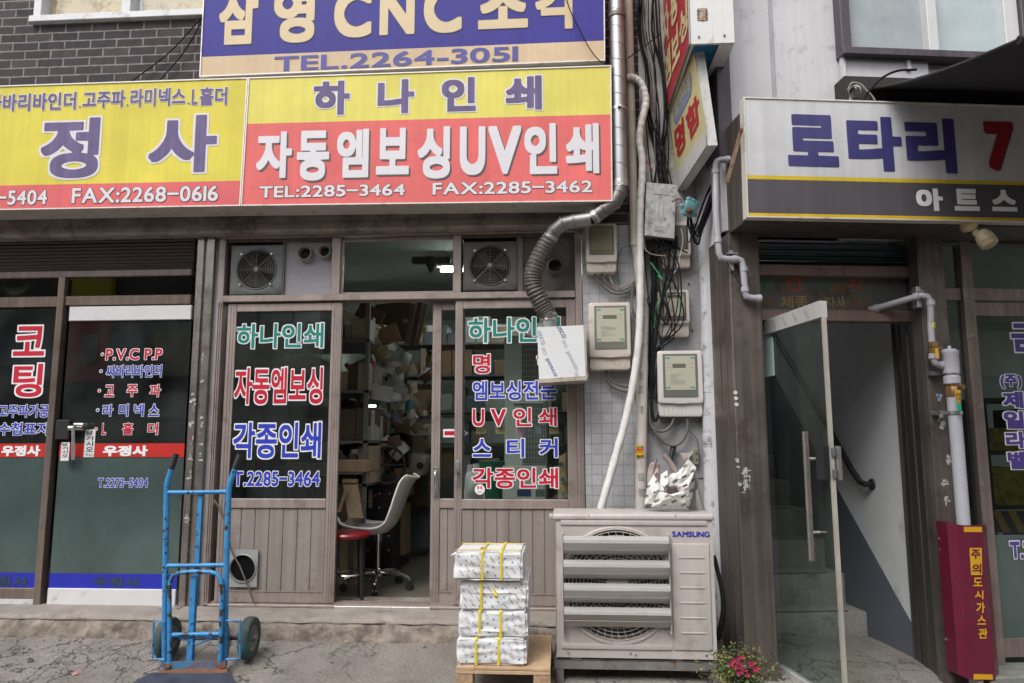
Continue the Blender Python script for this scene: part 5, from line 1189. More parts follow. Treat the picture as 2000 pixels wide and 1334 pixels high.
g = MB(); sheet(g, [(1258, 980, .03), (1270, 905, .02), (1288, 900, .02), (1296, 960, .03), (1286, 986, .03)], yb_, 21, .02); sheet(g, [(1300, 986, .05), (1306, 925, .05), (1345, 920, .05), (1350, 984, .05)], yb_, 25, .0); g.build('pink_film', mat('pink_film', (.36, .29, .275), .5, var=.3), t, ang=70)
g = MB(); g.tube([L(1296, 888, yb_-.02), L(1310, 905, yb_-.03), L(1322, 925, yb_-.05)], .016, 8, smooth=4); g.tube([L(1282, 895, yb_), L(1274, 930, yb_), L(1283, 945, yb_-.02)], .006, 6, smooth=4); g.build('rolled_strip', mat('taupe_strip', (.30, .24, .22), .5, var=.3), t)
g = MB(); rag(g, ((1328, 876, .06), (1356, 880, .06), (1362, 988, .06), (1330, 988, .06)), yb_, .03, 31, 18); g.build('cloth', mat('dusty_cloth', (.30, .27, .24), .9, var=.3), label='dusty grey-brown rag hanging behind the plastic wrapping', cat='rag', ang=60)
g = MB(); c = L(1358, 892, .0); g.box(c.x-.015, c.x+.015, -.04, .0, c.z-.05, c.z+.05, .004); g.mi = 1
for dz in (-.02, .02): g.box(c.x-.004, c.x+.006, -.042, -.039, c.z+dz-.006, c.z+dz+.006)
g.build('wall_socket', [mat('olive_plastic', (.20, .19, .14), .5), BLACK], label='small olive wall socket at the end of the cables above the plastic wrapping', cat='socket')
g = MB(); g.tube([L(1316, 872, -.03), L(1311, 890, -.04), L(1309, 905, -.05)], [.02, .016, .012], 8); g.build('cable_plug', BLACK, label='dark plug where the grey cables meet above the plastic wrapping', cat='plug')
# ------------------------------------------------------------------ pallet and paper parcels
PINE = mat('pallet_pine', (.50, .345, .21), .7, var=.14, vs=4, streak=.12, dirt=((.30, .19, .11), .18, 8)); CHIP = mat('pallet_chipboard', (.38, .25, .15), .85, var=.35, vs=55)
zp = .222; yp0 = -1.06; yp1 = -.42
gx0, gx1 = LX(891, 1302, yp0), LX(1075, 1302, yp0); zg = gz(.0, -.8)-.01
t = thing('pallet', 'small new pine pallet under the stack of wrapped paper parcels', 'pallet', ((gx0+gx1)/2, (yp0+yp1)/2, zg))
g = MB(); w_ = .092
g.box(gx0+w_, gx1-w_, yp0, yp1, zp-.014, zp-.002, .001); g.build('deck', mat('pallet_ply', (.46, .31, .19), .75, var=.16, vs=6), t)
for a, b in ((gx0, gx0+w_), (gx1-w_, gx1)):
    g = MB(); g.box(a, b, yp0-.002, yp1, zp-.016, zp, .002); g.build('deck_board', PINE, t)
g = MB(); g.box(gx0, gx1, yp0-.001, yp0+.09, zp-.034, zp-.017, .002); g.box(gx0, gx1, yp1-.09, yp1, zp-.034, zp-.017, .002); g.build('bearer', PINE, t)
for a in (gx0, gx1-.085):
    for b in (yp0+.001, yp1-.09):
        g = MB(); g.box(a, a+.085, b, b+.085, zg, zp-.035, .003); g.build('block', CHIP, t)
WRAPP = printed('parcel_wrap', (.70, .70, .71), [(9.0, .0185, .0086, (.50, .50, .53))], 1, 1, -1, -.93, .6, .35)
STRAP = mat('yellow_strap', (.70, .56, .03), .4, var=.06)
par = [((892, 1028), (1246, 1300), -1.035, (930, 974)), ((896, 1030), (1192, 1247), -1.02, (937, 978)), ((898, 1031), (1130, 1194), -1.015, (940, None)), ((886, 1021), (1078, 1146), -1.045, (942, 979))]
names = ('bottom one of four white wrapped paper parcels, lying on the pallet', 'second parcel from the bottom of the white wrapped stack, with two yellow straps', 'third parcel from the bottom, its loose yellow strap end sticking out', 'topmost white wrapped paper parcel, shifted left, with a red mark on its lid')
zprev = zp+.001
for k, ((a, b), (c0, c1), y, straps) in enumerate(par):
    x0, x1 = LX(a, (c0+c1)/2, y), LX(b, (c0+c1)/2, y); z1_ = LZ((a+b)/2, c0+ (2 if k < 3 else 0), y); z0_ = zprev; d = .34 if k != 2 else .40
    t = thing('paper_parcel', names[k], 'parcel', ((x0+x1)/2, y+d/2, z0_), 'wrapped paper parcels on the pallet')
    g = MB(); bmx = bmesh.new(); bmesh.ops.create_cube(bmx, size=1, matrix=Matrix.Translation(((x0+x1)/2, y+d/2, (z0_+z1_)/2)) @ Matrix.Diagonal((x1-x0, d, z1_-z0_, 1)))
    bmesh.ops.bevel(bmx, geom=bmx.edges[:], offset=.012, segments=2, affect='EDGES'); bmesh.ops.subdivide_edges(bmx, edges=bmx.edges[:], cuts=9, use_grid_fill=True)
    for v in bmx.verts:
        p = v.co; s_ = Vector((k*7.3, 0, 0))
        rid = (1-abs(noise.noise(Vector((p.x*6, p.y*6, p.z*26))+s_)))**3
        n_ = noise.noise_vector(p*13+s_)*.005+noise.noise_vector(p*34+s_)*.0025; inner = min(1, (p.z-z0_)/.012, (z1_-p.z)/.012)
        q = Vector((n_.x, n_.y*1.0-(rid-.4)*.017, n_.z*.9)); v.co = p+Vector((q.x, q.y*.9, q.z if .02 < (p.z-z0_) else 0))
    for f in bmx.faces: f.smooth = True
    g.merge(bmx); bvh = BVHTree.FromBMesh(g.bm); g.build('wrapping', WRAPP, t, ang=50)
    # printed marks follow the wrinkles: every letter is laid onto the paper
    pm = MB(); ca, sa = math.cos(-.93), math.sin(-.93); w2, h2 = (x1-x0)/2, (z1_-z0_)/2; zm = (z0_+z1_)/2
    for r_i in range(-16, 17):
        for c_i in range(-9, 10):
            du, dv = c_i*.075+(r_i % 2)*.036+k*.02, r_i*.0185
            ux_, uz_ = du*ca-dv*sa, du*sa+dv*ca
            if abs(ux_) > w2-.016 or abs(uz_) > h2-.012: continue
            def lay(pts, mi, tris):
                vv = []
                for (a, b) in pts:
                    p = Vector(((x0+x1)/2+ux_+a*ca-b*sa, y-.2, zm+uz_+a*sa+b*ca)); h = bvh.ray_cast(p, Vector((0, 1, 0)))
                    if h[0] is None: return
                    vv.append(h[0]-Vector((0, .0007, 0)))
                bv = [pm.bm.verts.new(q) for q in vv]
                for f in tris:
                    try: nf = pm.bm.faces.new([bv[i] for i in f]); nf.material_index = mi
                    except ValueError: pass
            if (r_i+c_i) % 2 == 0: lay([(-.0042, -.0042), (.0042, -.0042), (.0042, .0042), (-.0042, .0042)], 1, [(0, 1, 2, 3)])
            else:
                for q_i, ch in enumerate('KAX'):
                    v2, tr = contour(ch, .012); lay([((p[0])*.0165-.018+q_i*.0125, p[1]*.0165-.006) for p in v2], 0, tr)
    pm.build('wrapping_print', [mat('print_slate', (.24, .28, .34), .6), mat('print_teal', (.02, .23, .36), .6)], t, ang=0, recalc=False)
    for sx in straps:
        if sx is None: continue
        xs_ = LX(sx, (c0+c1)/2, y); g = MB(); e = .0065
        loop = [(y-e, z0_+.002), (y-e-.002, (z0_+z1_)/2), (y-e, z1_-.002), (y+.006, z1_+e), (y+d-.01, z1_+e), (y+d+e, z1_-.01), (y+d+e, z0_+.01)]
        for (ya, za), (yb2, zb2) in zip(loop, loop[1:]): g.poly([(xs_-.006, ya, za), (xs_+.006, ya, za), (xs_+.006, yb2, zb2), (xs_-.006, yb2, zb2)])
        g.build('strap', STRAP, t, ang=0)
    if k == 2:
        g = MB(); g.grid(lambda u, v: L(962+u*6+5*v, 1147+21*v+6*(1-v)*u, y-.012-.05*math.sin(v*2.2)), 2, 8); g.build('strap', STRAP, t)
    if k == 3:
        g = MB(); e = z1_+.007; g.box(x0+.13, x0+.145, y+.06, y+.11, e, e+.001); g.build('red_mark', BANDR, t)
        g = MB(); 
        for yy_ in (y+.03, y+.26): g.box(x0+.003, x1-.003, yy_, yy_+.012, z1_+.0065, z1_+.0085)
        g.build('strap', STRAP, t)
        g = MB(); g.grid(lambda u, v: Vector((x0-.025+.05*u, y+.05+.06*v, z1_-.02-.012*abs(u-.5)+.012*noise.noise((u*4, v*4, 1)))), 6, 4); g.build('wrapping_flap', WRAPP, t)
    zprev = z1_+.001
# ------------------------------------------------------------------ hand truck
HB = mat('chipped_blue_paint', (.045, .25, .54), .38, var=.16, vs=8, dirt=((.03, .13, .28), .3, 9), chips=((.040, .028, .024), .605, 34)); TYRE = mat('tyre_rubber', (.055, .075, .075), .8, var=.25, dirt=((.03, .14, .15), .35, 7))
yd_ = -.72
HT = thing('hand_truck', 'worn sky-blue two-wheeled hand truck with black grips and a rusty toe plate', 'hand truck', L(382, 1298, yd_))
r_ = .0165
g = MB()
for pts in ([(335, 914), (326, 945), (325.5, 962), (323, 1110), (321.5, 1303)], [(459, 916), (449, 945), (446.5, 962), (442, 1110), (438, 1301)]):
    g.tube([L(a, b, yd_+.02) for a, b in pts], r_, 14)
for py, a, b in ((962, 325, 447), (1105, 322, 443)):
    g.tube([L(a, py, yd_+.02), L((a+b)/2, py-.5, yd_+.02), L(b, py-1.5, yd_+.02)], [r_*.82, r_*.7, r_*.82], 12)
g.build('frame', HB, HT)
g = MB(); arc = [(331, 1302), (331, 1180), (331, 1150), (333, 1135), (339, 1123), (350, 1118), (380, 1116.5), (412, 1117), (424, 1121), (431, 1132), (433.5, 1150), (433, 1180), (430, 1301)]
g.tube([L(a, b, yd_-.018) for a, b in arc], .0125, 12)
g.tube([L(333, 1240, yd_-.01), L(432, 1238, yd_-.01)], .0125, 12); g.build('inner_hoop', mat('worn_blue_paint', (.045, .25, .54), .42, var=.16, vs=8, dirt=((.03, .13, .28), .3, 9), chips=((.045, .035, .03), .535, 24)), HT)
g = MB(); xs0, xs1 = LX(379.5, 1110, yd_+.03), LX(388, 1110, yd_+.03); zz0, zz1 = LZ(384, 1290, yd_+.03), LZ(386, 966, yd_+.03)
g.box(xs0, xs1, yd_+.028, yd_+.036, zz0, zz1, .001); g.box(xs0-.002, xs1+.004, yd_-.004, yd_+.004, zz0, LZ(384, 1125, yd_), .001); g.build('centre_strip', HB, HT)
g = MB(); g.tube([L(336, 1242, yd_+.0), L(385, 1258, yd_+.01), L(430, 1240, yd_+.0)], .006, 8); g.tube([L(352, 1244, yd_+.08), L(426, 1243, yd_+.08)], .008, 8); g.build('brace', HB, HT)
for a, b in ((343.5, 887), (469, 888)):
    p0, p1 = L(a, b, yd_+.03), L(335 if a < 400 else 459, 914, yd_+.02); d = (p0-p1); g = MB(); g.tube([p1-d*.08, p0], .0185, 14); g.cyl(p0-d*.02, p0+d*.02, .020, n=14)
    for q in (.2, .4, .6, .8): g.lathe([(.0187, -.003), (.0197, 0), (.0187, .003)], p1+d*q, d, 14)
    g.build('grip', BLACK, HT)
zw = .135
axl = yd_+.13
def wheel(cx, cy, cz, r, yaw):
    g = MB(); ax_ = Vector((math.cos(yaw), math.sin(yaw), 0)); g.lathe([(r*.60, -.024), (r*.78, -.031), (r*.93, -.027), (r, -.014), (r, .014), (r*.93, .027), (r*.78, .031), (r*.60, .024)], (cx, cy, cz), ax_, 40)
    u = ax_.orthogonal().normalized(); v = ax_.cross(u)
    for k in range(40):
        a = 2*math.pi*k/40; p = Vector((cx, cy, cz))+(u*math.cos(a)+v*math.sin(a))*r*.985; q = Vector((cx, cy, cz))+(u*math.cos(a+.06)+v*math.sin(a+.06))*r*.94
        for sg in (-1, 1): g.tube([p+ax_*sg*.004, q+ax_*sg*.026], .003, 4)
    w = g.build('wheel', TYRE, HT)
    g = MB(); g.lathe([(.001, -.02), (r*.16, -.028), (r*.18, -.012), (r*.50, -.010), (r*.60, -.023), (r*.64, -.023)], (cx, cy, cz), ax_, 30); g.lathe([(.001, .045), (r*.12, .045), (r*.16, .028), (r*.18, .012), (r*.44, .010), (r*.53, .020), (r*.62, .023)], (cx, cy, cz), ax_, 30)
    for k in range(5):
        a = 2*math.pi*k/5; p = Vector((cx, cy, cz))+(u*math.cos(a)+v*math.sin(a))*r*.36; g.cyl(p-ax_*.014, p+ax_*.014, .006, n=8)
    g.build('rim', mat('wheel_rim', (.22, .23, .22), .55, .2, var=.2, dirt=((.14, .14, .13), .3, 20)), w)
wr = (LZ(487, 1203, axl-.0)-LZ(487, 1291, axl))/2*.95
cR = L(487, 1246, axl); cL_ = L(328, 1246, axl+.02)
wheel(cR.x, cR.y, cR.z, wr, .04); wheel(cL_.x, cL_.y, cL_.z, wr, .0)
g = MB(); g.cyl(cL_, cR, .012, n=12); g.build('axle', ALU_D, HT)
for xx, sg in ((322.5, 1), (441, 1)):
    g = MB(); a = L(xx, 1195, yd_+.03); b = L(xx, 1292, yd_+.03); c = L(xx+(10 if xx > 400 else 10), 1250, axl+.03); g.prism([a, b, c], (.005, 0, 0)); g.build('axle_plate', HB, HT)
for pts in ([(322, 1214), (300, 1214), (299, 1286), (322, 1288)], [(441, 1212), (469, 1211), (468.5, 1286), (441, 1288)]):
    g = MB(); g.tube([L(a, b, yd_-.02) for a, b in pts], .006, 8); g.build('wheel_guard', HB, HT)
ztp = L(382, 1304, yd_-.03).z
g = MB(); g.prism([L(320, 1293, yd_-.025), L(440, 1291, yd_-.025), L(441, 1305, yd_-.025), L(319, 1307, yd_-.025)], (0, .010, 0)); g.build('foot_bar', mat('rusty_blue', (.05, .20, .36), .6, var=.3, dirt=((.17, .07, .04), .55, 10)), HT)
zf_ = ztp-.012
pa, pb_, pc, pd = L(318, 1308, yd_-.03), L(441, 1305, yd_-.03), Vector((LX(470, 1322, -.99), -1.02, zf_-.02)), Vector((LX(245, 1340, -.97), -1.0, zf_-.02))
g = MB(); g.prism([pa, pb_, pb_.lerp(pc, .26)+Vector((.0, 0, .0)), pa.lerp(pd, .26)], (0, 0, -.006)); g.build('hinge_plate', RUST, HT, label='rust-red strip of the toe plate')
g = MB(); g.prism([pa.lerp(pd, .24)+Vector((-.02, 0, .004)), pb_.lerp(pc, .24)+Vector((.02, 0, .004)), pc, pd], (0, 0, -.006)); g.build('toe_plate', mat('worn_dark_plate', (.075, .085, .12), .4, .5, var=.35, vs=6, dirt=((.16, .10, .07), .25, 10)), HT)
for px in (323, 330, 432, 438):
    c = L(px, 1300, yd_-.035); g = MB(); g.cyl(c, c+Vector((0, -.012, 0)), .011, n=8); g.build('bolt', RUST, HT)
# pebble and yellow scrap on the pavement
def scrap(name, px, py, z, s_, m, label, cat):
    d = ray(px, py); tt = (z-CAM[2])/d[2]; c = Vector(CAM+d*tt); g = MB(); bmx = bmesh.new(); bmesh.ops.create_icosphere(bmx, subdivisions=2, radius=s_)
    for v in bmx.verts: v.co += noise.noise_vector(v.co*40+Vector((px, 0, 0)))*s_*.5; v.co.z *= .45; v.co += c+Vector((0, 0, s_*.2))
    g.merge(bmx); return g.build(name, m, label=label, cat=cat)
scrap('pebble', 598, 1254, .12, .018, mat('pebble_grey', (.27, .27, .28), .8, var=.3), 'small grey stone on the pavement left of the doorway step', 'stone')
scrap('paper_scrap', 263, 1278, .095, .014, mat('yellow_scrap', (.62, .50, .05), .6, var=.3), 'tiny yellow scrap on the cracked pavement left of the hand truck', 'litter')
scrap('dry_leaf', 40, 1328, .03, .02, mat('leaf_brown', (.30, .17, .08), .7, var=.3), 'brown dry leaf on the cracked pavement at the bottom left', 'litter')
scrap('chalk_stain', 152, 1317, .05, .03, mat('pink_crumb', (.36, .20, .19), .9, var=.4), 'pinkish crumbled mortar lump in the cracks at the bottom left', 'litter')

# grit swept against the kerb and into the cracks
g = MB()
for i in range(420):
    x = rnd.uniform(-3.6, .9); y = -.33-abs(rnd.gauss(0, .05)) if i < 230 else rnd.uniform(-1.25, -.36); r = rnd.uniform(.0018, .0055) if i % 12 else rnd.uniform(.006, .011); c = Vector((x, y, gz(x, y)+.010*noise.noise((x*2.2, y*2.2, 0))+.004*noise.noise((x*9, y*9, 3))+r*.3))
    t_ = bmesh.new(); bmesh.ops.create_icosphere(t_, subdivisions=1, radius=r)
    for v in t_.verts: v.co = Vector((v.co.x*rnd.uniform(.7, 1.3), v.co.y*rnd.uniform(.7, 1.3), v.co.z*.6))+c
    g.mi = i % 3; g.merge(t_)
g.build('grit', [mat('grit_grey', (.20, .185, .17), .9), mat('grit_dark', (.07, .06, .05), .9), mat('grit_pale', (.36, .33, .30), .9)], label='loose grit and crumbs of mortar scattered along the foot of the doorstep', cat='grit', kind='stuff')
# ------------------------------------------------------------------ grey building on the right (its own, turned frame)
PANEL = mat('marbled_panel', (.60, .59, .61), .5, var=.06, vs=2.5, streak=.05, dirt=((.38, .375, .40), .22, 9)); PURB = mat('plum_trim', (.10, .082, .098), .45, .3, var=.15, streak=.25)
def MR(): return MB(RFm)
def RW(px, py, d): return RFm @ R(px, py, d)
GB = thing('grey_building', 'grey panelled building on the right with brown canopy, bronze pillars and stair entrance', 'building', RFm @ Vector((1, .3, 0)))
zs = RZ(1500, 434, -.22)            # soffit height
zct = RZ(1460, 205, -.2)
g = MR(); xs0_ = RX(1402, 150, .03); xw0 = RX(1652, 60, .02)
zwin = RZ(1750, 104, -.03)
x2 = RX(1515, 190, .02); x3 = RX(1642, 150, .02)
for a, b in ((xs0_, x2-.004), (x2+.004, x3)): g.box(a, b, .02, .2, zs+.02, 8)
g.box(x3, 5, .03, .2, zs+.02, zwin-.03); g.box(x3, 5, .03, .2, zwin+1.6, 8); g.box(RX(1990, 60, .02)+.02, 5, .03, .2, zwin-.03, zwin+1.6); g.box(xs0_, x3, .06, .21, zs+.02, 8)
g.build('wall_panel', PANEL, GB)
g = MR(); g.box(x2-.02, x2+.004, .012, .03, zs+.3, 8, .003); g.build('panel_joint', mat('panel_joint', (.40, .39, .42), .5), GB)
g = MR(); g.box(xs0_-.02, RX(1428, 200, .0), -.005, .25, RZ(1410, 305, 0), 8, .004); g.build('corner_trim', PURB, GB)
# upper window: plum surround, white sash, ribbed panes
g = MR(); wl, wr_ = RX(1640, 60, -.04), RX(1985, 60, -.04)
g.box(wl, wl+.06, -.06, .1, zwin, zwin+1.6, .004); g.box(wl, wr_+.1, -.07, .1, zwin-.035, zwin+.012, .004); g.box(wr_+.03, wr_+.1, -.06, .1, zwin, zwin+1.6, .004); g.box(wl, wr_+.1, -.06, .1, zwin+1.55, zwin+1.6)
uwn = g.build('upper_window', PURB, GB)
g = MR(); m0 = RX(1808, 50, -.01); g.box(m0, m0+.065, -.03, .05, zwin+.012, zwin+1.55, .004); g.box(wr_-.06, wr_+.03, -.03, .05, zwin+.012, zwin+1.55, .004); g.build('white_sash', mat('white_sash2', (.62, .62, .62), .45, var=.05), uwn)
RIB = mat('ribbed_pane', (.36, .40, .42), .22, var=.14, vs=5, bump=.35, bs=190); RIBL = mat('lit_ribbed_pane', (.46, .53, .56), .22, var=.10, vs=4, bump=.4, bs=190)  # second pane is the same glass, its lit look put into the colour
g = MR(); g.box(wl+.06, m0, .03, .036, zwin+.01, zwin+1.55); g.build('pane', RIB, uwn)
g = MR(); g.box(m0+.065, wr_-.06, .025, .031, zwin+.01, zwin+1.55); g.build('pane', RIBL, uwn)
# small box panel and posts under the window
g = MR(); g.box(RX(1648, 130, -.02), RX(1645, 130, -.02)+.55, -.012, .03, RZ(1720, 152, -.02), RZ(1720, 110, -.02)); g.box(RX(1645, 130, -.03), RX(1652, 130, -.03), -.03, 0, RZ(1650, 168, -.03), RZ(1650, 108, -.03)); g.box(RX(1772, 120, -.03), RX(1779, 120, -.03), -.03, 0, RZ(1775, 136, -.03), RZ(1775, 110, -.03)); g.build('window_apron', PANEL, GB)
g = MR(); g.box(RX(1650, 160, -.1), 4, -.10, .02, RZ(1700, 206, -.05), RZ(1700, 158, -.05)); g.build('awning_case', DARK, GB)
# canopy box behind the sign
CANO = mat('canopy_brown', (.105, .085, .078), .5, .35, var=.2, streak=.2, dirt=((.06, .05, .045), .3, 5))
cx0 = RX(1452, 300, -.28)+.012
g = MR(); g.box(cx0, 5, -.215, .08, zs, zct-.06)
for d in (-.12, -.02): g.box(cx0-.003, cx0+.002, d-.004, d+.004, zs, zct-.06)
g.build('canopy', CANO, GB)
# pillars, lintel, reveals
zg_ = -.2
pw = RX(1497, 800, 0)
g = MR(); g.box(0, pw, 0, .34, zg_, zs, .004); g.box(-.0025, .0, .10, .115, zg_, zs); g.box(-.0025, .0, .20, .21, zg_, zs); g.box(.055, .06, -.0025, .0, zg_, zs); g.build('pillar', BRONZE, GB)
xw = RX(1737, 600, .42)+.02; pB = RX(1799, 600, 0); pC = RX(1847, 600, 0); pA = RX(1737, 600, .42)
g = MR(); g.box(pB, pC+.01, 0, .1, zg_, zs, .003); g.box(pB+.012, pB+.017, -.003, .0, zg_, zs); g.build('pillar', BRONZE, GB, label='bronze pillar behind the gas pipe')
g = MR(); pts = []
seg = [(0, .0), (.16, .0), (.18, .012), (.20, .012), (.22, .0), (.46, .0), (.475, .014), (.50, .014), (.515, .0), (.70, .0), (.715, .022), (.76, .022), (.775, .004), (.88, .004), (.89, .016), (.95, .016), (1, .0)]
for t_, off in seg: pts.append((pB+(pA-pB)*t_+off, .0+.42*t_))
for (a, b), (c, d) in zip(pts, pts[1:]): g.poly([(a, b, zg_), (c, d, zg_), (c, d, zs), (a, b, zs)])
g.poly([(pA, .42, zg_), (xw, .43, zg_), (xw, .43, zs), (pA, .42, zs)])
g.build('fluted_reveal', DSTEEL, GB, ang=20)
TEAL = mat('teal_shutter', (.028, .055, .065), .5, .2, var=.2)
zl0, zl1, zl2, zl3, zl4 = RZ(1600, 520, .14), RZ(1600, 541, .14), RZ(1600, 607, .16), RZ(1600, 628, .14), zs
g = MR(); n = 4
for k in range(n):
    a, b = zl0+(zs-zl0)*k/n, zl0+(zs-zl0)*(k+1)/n; g.prism([(pw, .16, a), (pw, .145, (a+b)/2), (pw, .16, b-.006), (pw, .175, b-.006), (pw, .175, a)], (pA-pw+.02, 0, 0))
g.build('roller_shutter', TEAL, GB)
g = MR(); g.box(pw, pA+.03, .10, .18, zl1, zl0, .005); g.box(pw, pA+.03, .12, .2, zl3, zl2, .005); g.box(pw, pw+.03, .12, .2, zg_, zl3, .004)
for px in (1478, 1715): c = R(px, 530, .10); g.cyl(c, c+Vector((0, -.006, 0)), .008, n=8)
g.build('lintel_bar', mat('brown_lintel', (.22, .155, .135), .5, .3, var=.25, vs=6, dirt=((.10, .07, .06), .3, 6)), GB)
SGN = mat('old_sign_board', (.125, .135, .13), .7, var=.35, vs=6, dirt=((.085, .055, .035), .50, 6))
g = MR(); g.box(pw, pA+.03, .17, .19, zl2, zl1+.03); sgo = g.build('old_signboard', SGN, GB)
g = MR()
for ch, bx, mi in (('도', (1480, 528, 1508, 568), 0), ('안', (1535, 532, 1568, 569), 1), ('타', (1598, 530, 1627, 570), 0), ('자', (1656, 532, 1684, 570), 1), ('체', (1524, 578, 1549, 603), 2), ('종', (1553, 578, 1578, 603), 2), ('자', (1610, 579, 1632, 603), 2), ('사', (1634, 579, 1650, 603), 2)):
    text(g, qR(*bx, .1685), ch, PLAIN(mi, .02))
g.build('lettering', [mat('old_green', (.04, .16, .07), .6, var=.3), mat('old_orange', (.40, .09, .03), .6, var=.3), mat('old_yellow', (.34, .22, .09), .6, var=.4)], sgo, ang=0, recalc=False)
g = MR()
for px, py, sx, sz, rot in ((1636, 563, .10, .05, .0), (1500, 590, .09, .04, 0), (1668, 590, .05, .07, 0), (1690, 592, .04, .05, 0)):
    c = R(px, py, .168); g.poly([(c.x-sx/2, .168, c.z-sz/2), (c.x+sx/2, .168, c.z-sz/2*1.1), (c.x+sx/2*.9, .168, c.z+sz/2), (c.x-sx/2, .168, c.z+sz/2)])
g.build('peeling_patch', mat('brown_patch', (.16, .095, .055), .8, var=.3), sgo)
for px, py in ((1436, 767), (1437, 778), (1438, 790)):
    g = MR(); c = R(px, py, 0); g.cyl(c, c+Vector((0, -.007, 0)), .0115, n=16); g.build('button', mat('cream_button', (.62, .58, .50), .4), GB)
scraps(GB, lambda a, b: R(a, b, -.0015), [(1442, 905, .03, .05), (1456, 922, .07, .05), (1456, 940, .06, .06), (1458, 955, .05, .04), (1462, 930, .03, .06)], RFm)
scraps(GB, lambda a, b: R(a, b, -.0015), [(1838, 815, .06, .03), (1841, 832, .05, .05), (1851, 890, .05, .02), (1853, 902, .04, .04), (1846, 940, .05, .05), (1850, 975, .05, .04), (1833, 772, .035, .045)], RFm)
# stair hall
def RPx(px, py, x):
    o = RFi @ Vector(CAM); d = (RFi.to_3x3() @ Vector(ray(px, py))); t_ = (x-o.x)/d.x; return o+d*t_
HALL = mat('hall_wall', (.66, .66, .68), .75, var=.06, dirt=((.42, .41, .41), .16, 4)); HALLD = mat('hall_dado', (.12, .13, .165), .6, var=.12, vs=4)
g = MR(); g.box(xw, xw+.04, .425, 6, -.1, 4.2); g.box(pw-.12, pw-.02, .34, 6, -.1, 4.2); g.box(pw-.12, xw, 5.4, 5.6, 0, 5); g.build('hall_wall', HALL, GB)
A_, B_ = RPx(1754, 1168, xw), RPx(1640, 962, xw)
sl_ = (B_.z-A_.z)/(B_.y-A_.y)
g = MR(); g.prism([(xw-.002, .421, -.06), (xw-.002, 5, -.06), (xw-.002, 5, A_.z+sl_*(5-A_.y)), (xw-.002, .421, A_.z+sl_*(.421-A_.y))], (.0015, 0, 0)); g.build('hall_dado', HALLD, GB)
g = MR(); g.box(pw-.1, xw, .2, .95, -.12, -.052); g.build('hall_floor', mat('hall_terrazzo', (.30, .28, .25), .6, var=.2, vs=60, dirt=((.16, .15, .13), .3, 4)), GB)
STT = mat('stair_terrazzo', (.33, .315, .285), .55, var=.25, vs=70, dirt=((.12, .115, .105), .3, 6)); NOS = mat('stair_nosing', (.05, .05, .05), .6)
zst = -.052; ris = [.245]+[.205]*11; dpt = .95
for k in range(12):
    z1_ = zst+ris[k]; g = MR(); x1_ = xw-.004
    g.box(pw-.02, x1_, dpt+k*.27, dpt+k*.27+.30, max(-.06, z1_-.5), z1_, .008, 2); so = g.build('stair_step', STT, GB)
    g = MR(); g.box(pw, x1_-.12, dpt+k*.27+.01, dpt+k*.27+.035, z1_-.001, z1_+.004); g.build('nosing', NOS, so)
    zst = z1_
g = MR(); g.box(pw-.12, xw+.04, .21, 1.3, 2.75, 2.85); g.build('hall_ceiling', HALL, GB)  # ceiling kept short and open beyond, to let sky light into the hall
hr = [RPx(a, b, xw-.05) for a, b in ((1690, 946), (1680, 941), (1664, 918), (1648, 890), (1622, 842), (1580, 770), (1535, 693), (1500, 636))]
g = MR(); g.tube([hr[0]+Vector((.05, 0, 0)), hr[0]]+hr[1:], .021, 12); g.lathe([(.04, 0), (.036, .012), (.02, .014)], hr[0]+Vector((.05, 0, 0)), (-1, 0, 0), 16); g.build('handrail', BLACK, GB)
# interior of the neighbouring label shop
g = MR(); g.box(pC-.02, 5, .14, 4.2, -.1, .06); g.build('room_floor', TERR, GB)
g = MR(); g.box(xw+.045, xw+.08, .19, 4.2, 0, 3); g.box(pC, 5, 3.6, 3.8, 0, 3); g.box(pC-.1, 5, .12, 4.2, 2.62, 2.75); g.build('room_wall', mat('mint_wall', (.42, .50, .47), .7, var=.08), GB)
# ------------------------------------------------------------------ label shop front at the right edge
RFt = thing('storefront', 'bronze framed storefront at the right edge with purple vertical lettering', 'shopfront', RW(1950, 1250, .1))
FD = .10
fa, fb = RX(1880, 600, FD), RX(1901, 600, FD)
zt_a, zt_b, zd = RZ(1930, 587, FD), RZ(1930, 563, FD), RZ(1950, 617, FD); zb1, zb0 = RZ(1980, 1247, FD), RZ(1980, 1284, FD)
g = MR(); g.box(fa, fb, FD-.02, FD+.05, -.02, zs, .003); g.box(pC-.005, fa, FD, FD+.05, zt_a, zt_b, .003); g.box(fb, 5, FD-.01, FD+.05, zt_a, zt_b, .003); g.box(fb+.003, 5, FD-.002, FD+.04, zd, zt_a-.012, .003); g.box(fb+.003, 5, FD-.002, FD+.04, zb0, zb1, .003); g.box(pC-.005, pC+.02, FD, FD+.05, 0, zs)
g.build('frame', mat('worn_bronze_frame', (.27, .215, .195), .4, .5, var=.22, streak=.25, dirt=((.40, .37, .34), .2, 9)), RFt)
g = MR(); 
for k in range(5):
    a = RZ(1950, 482, FD)+(zs-RZ(1950, 482, FD))*k/5; g.box(pC, 5, FD-.01-.008*(k % 2), FD+.02, a, a+.035, .006)
g.build('roller_shutter', mat('grey_shutter', (.085, .08, .078), .5, .3, var=.2), RFt)
gl = glass('label_shop_glass', (.62, .70, .66))
g = MR(); pane(g, pC+.02, fa, FD+.02, zt_b, zs); pane(g, fb, 5, FD+.02, zt_b, zs); g.build('transom_pane', gl, RFt)
g = MR(); pane(g, pC+.02, fa, FD+.02, 0, zt_a); g.build('side_pane', gl, RFt)
zfr = RZ(1985, 1045, FD)
g = MR(); pane(g, fb+.003, 5, FD+.014, zfr, zd); dp = g.build('door_pane', glass('label_door_glass', (.45, .50, .47)), RFt)
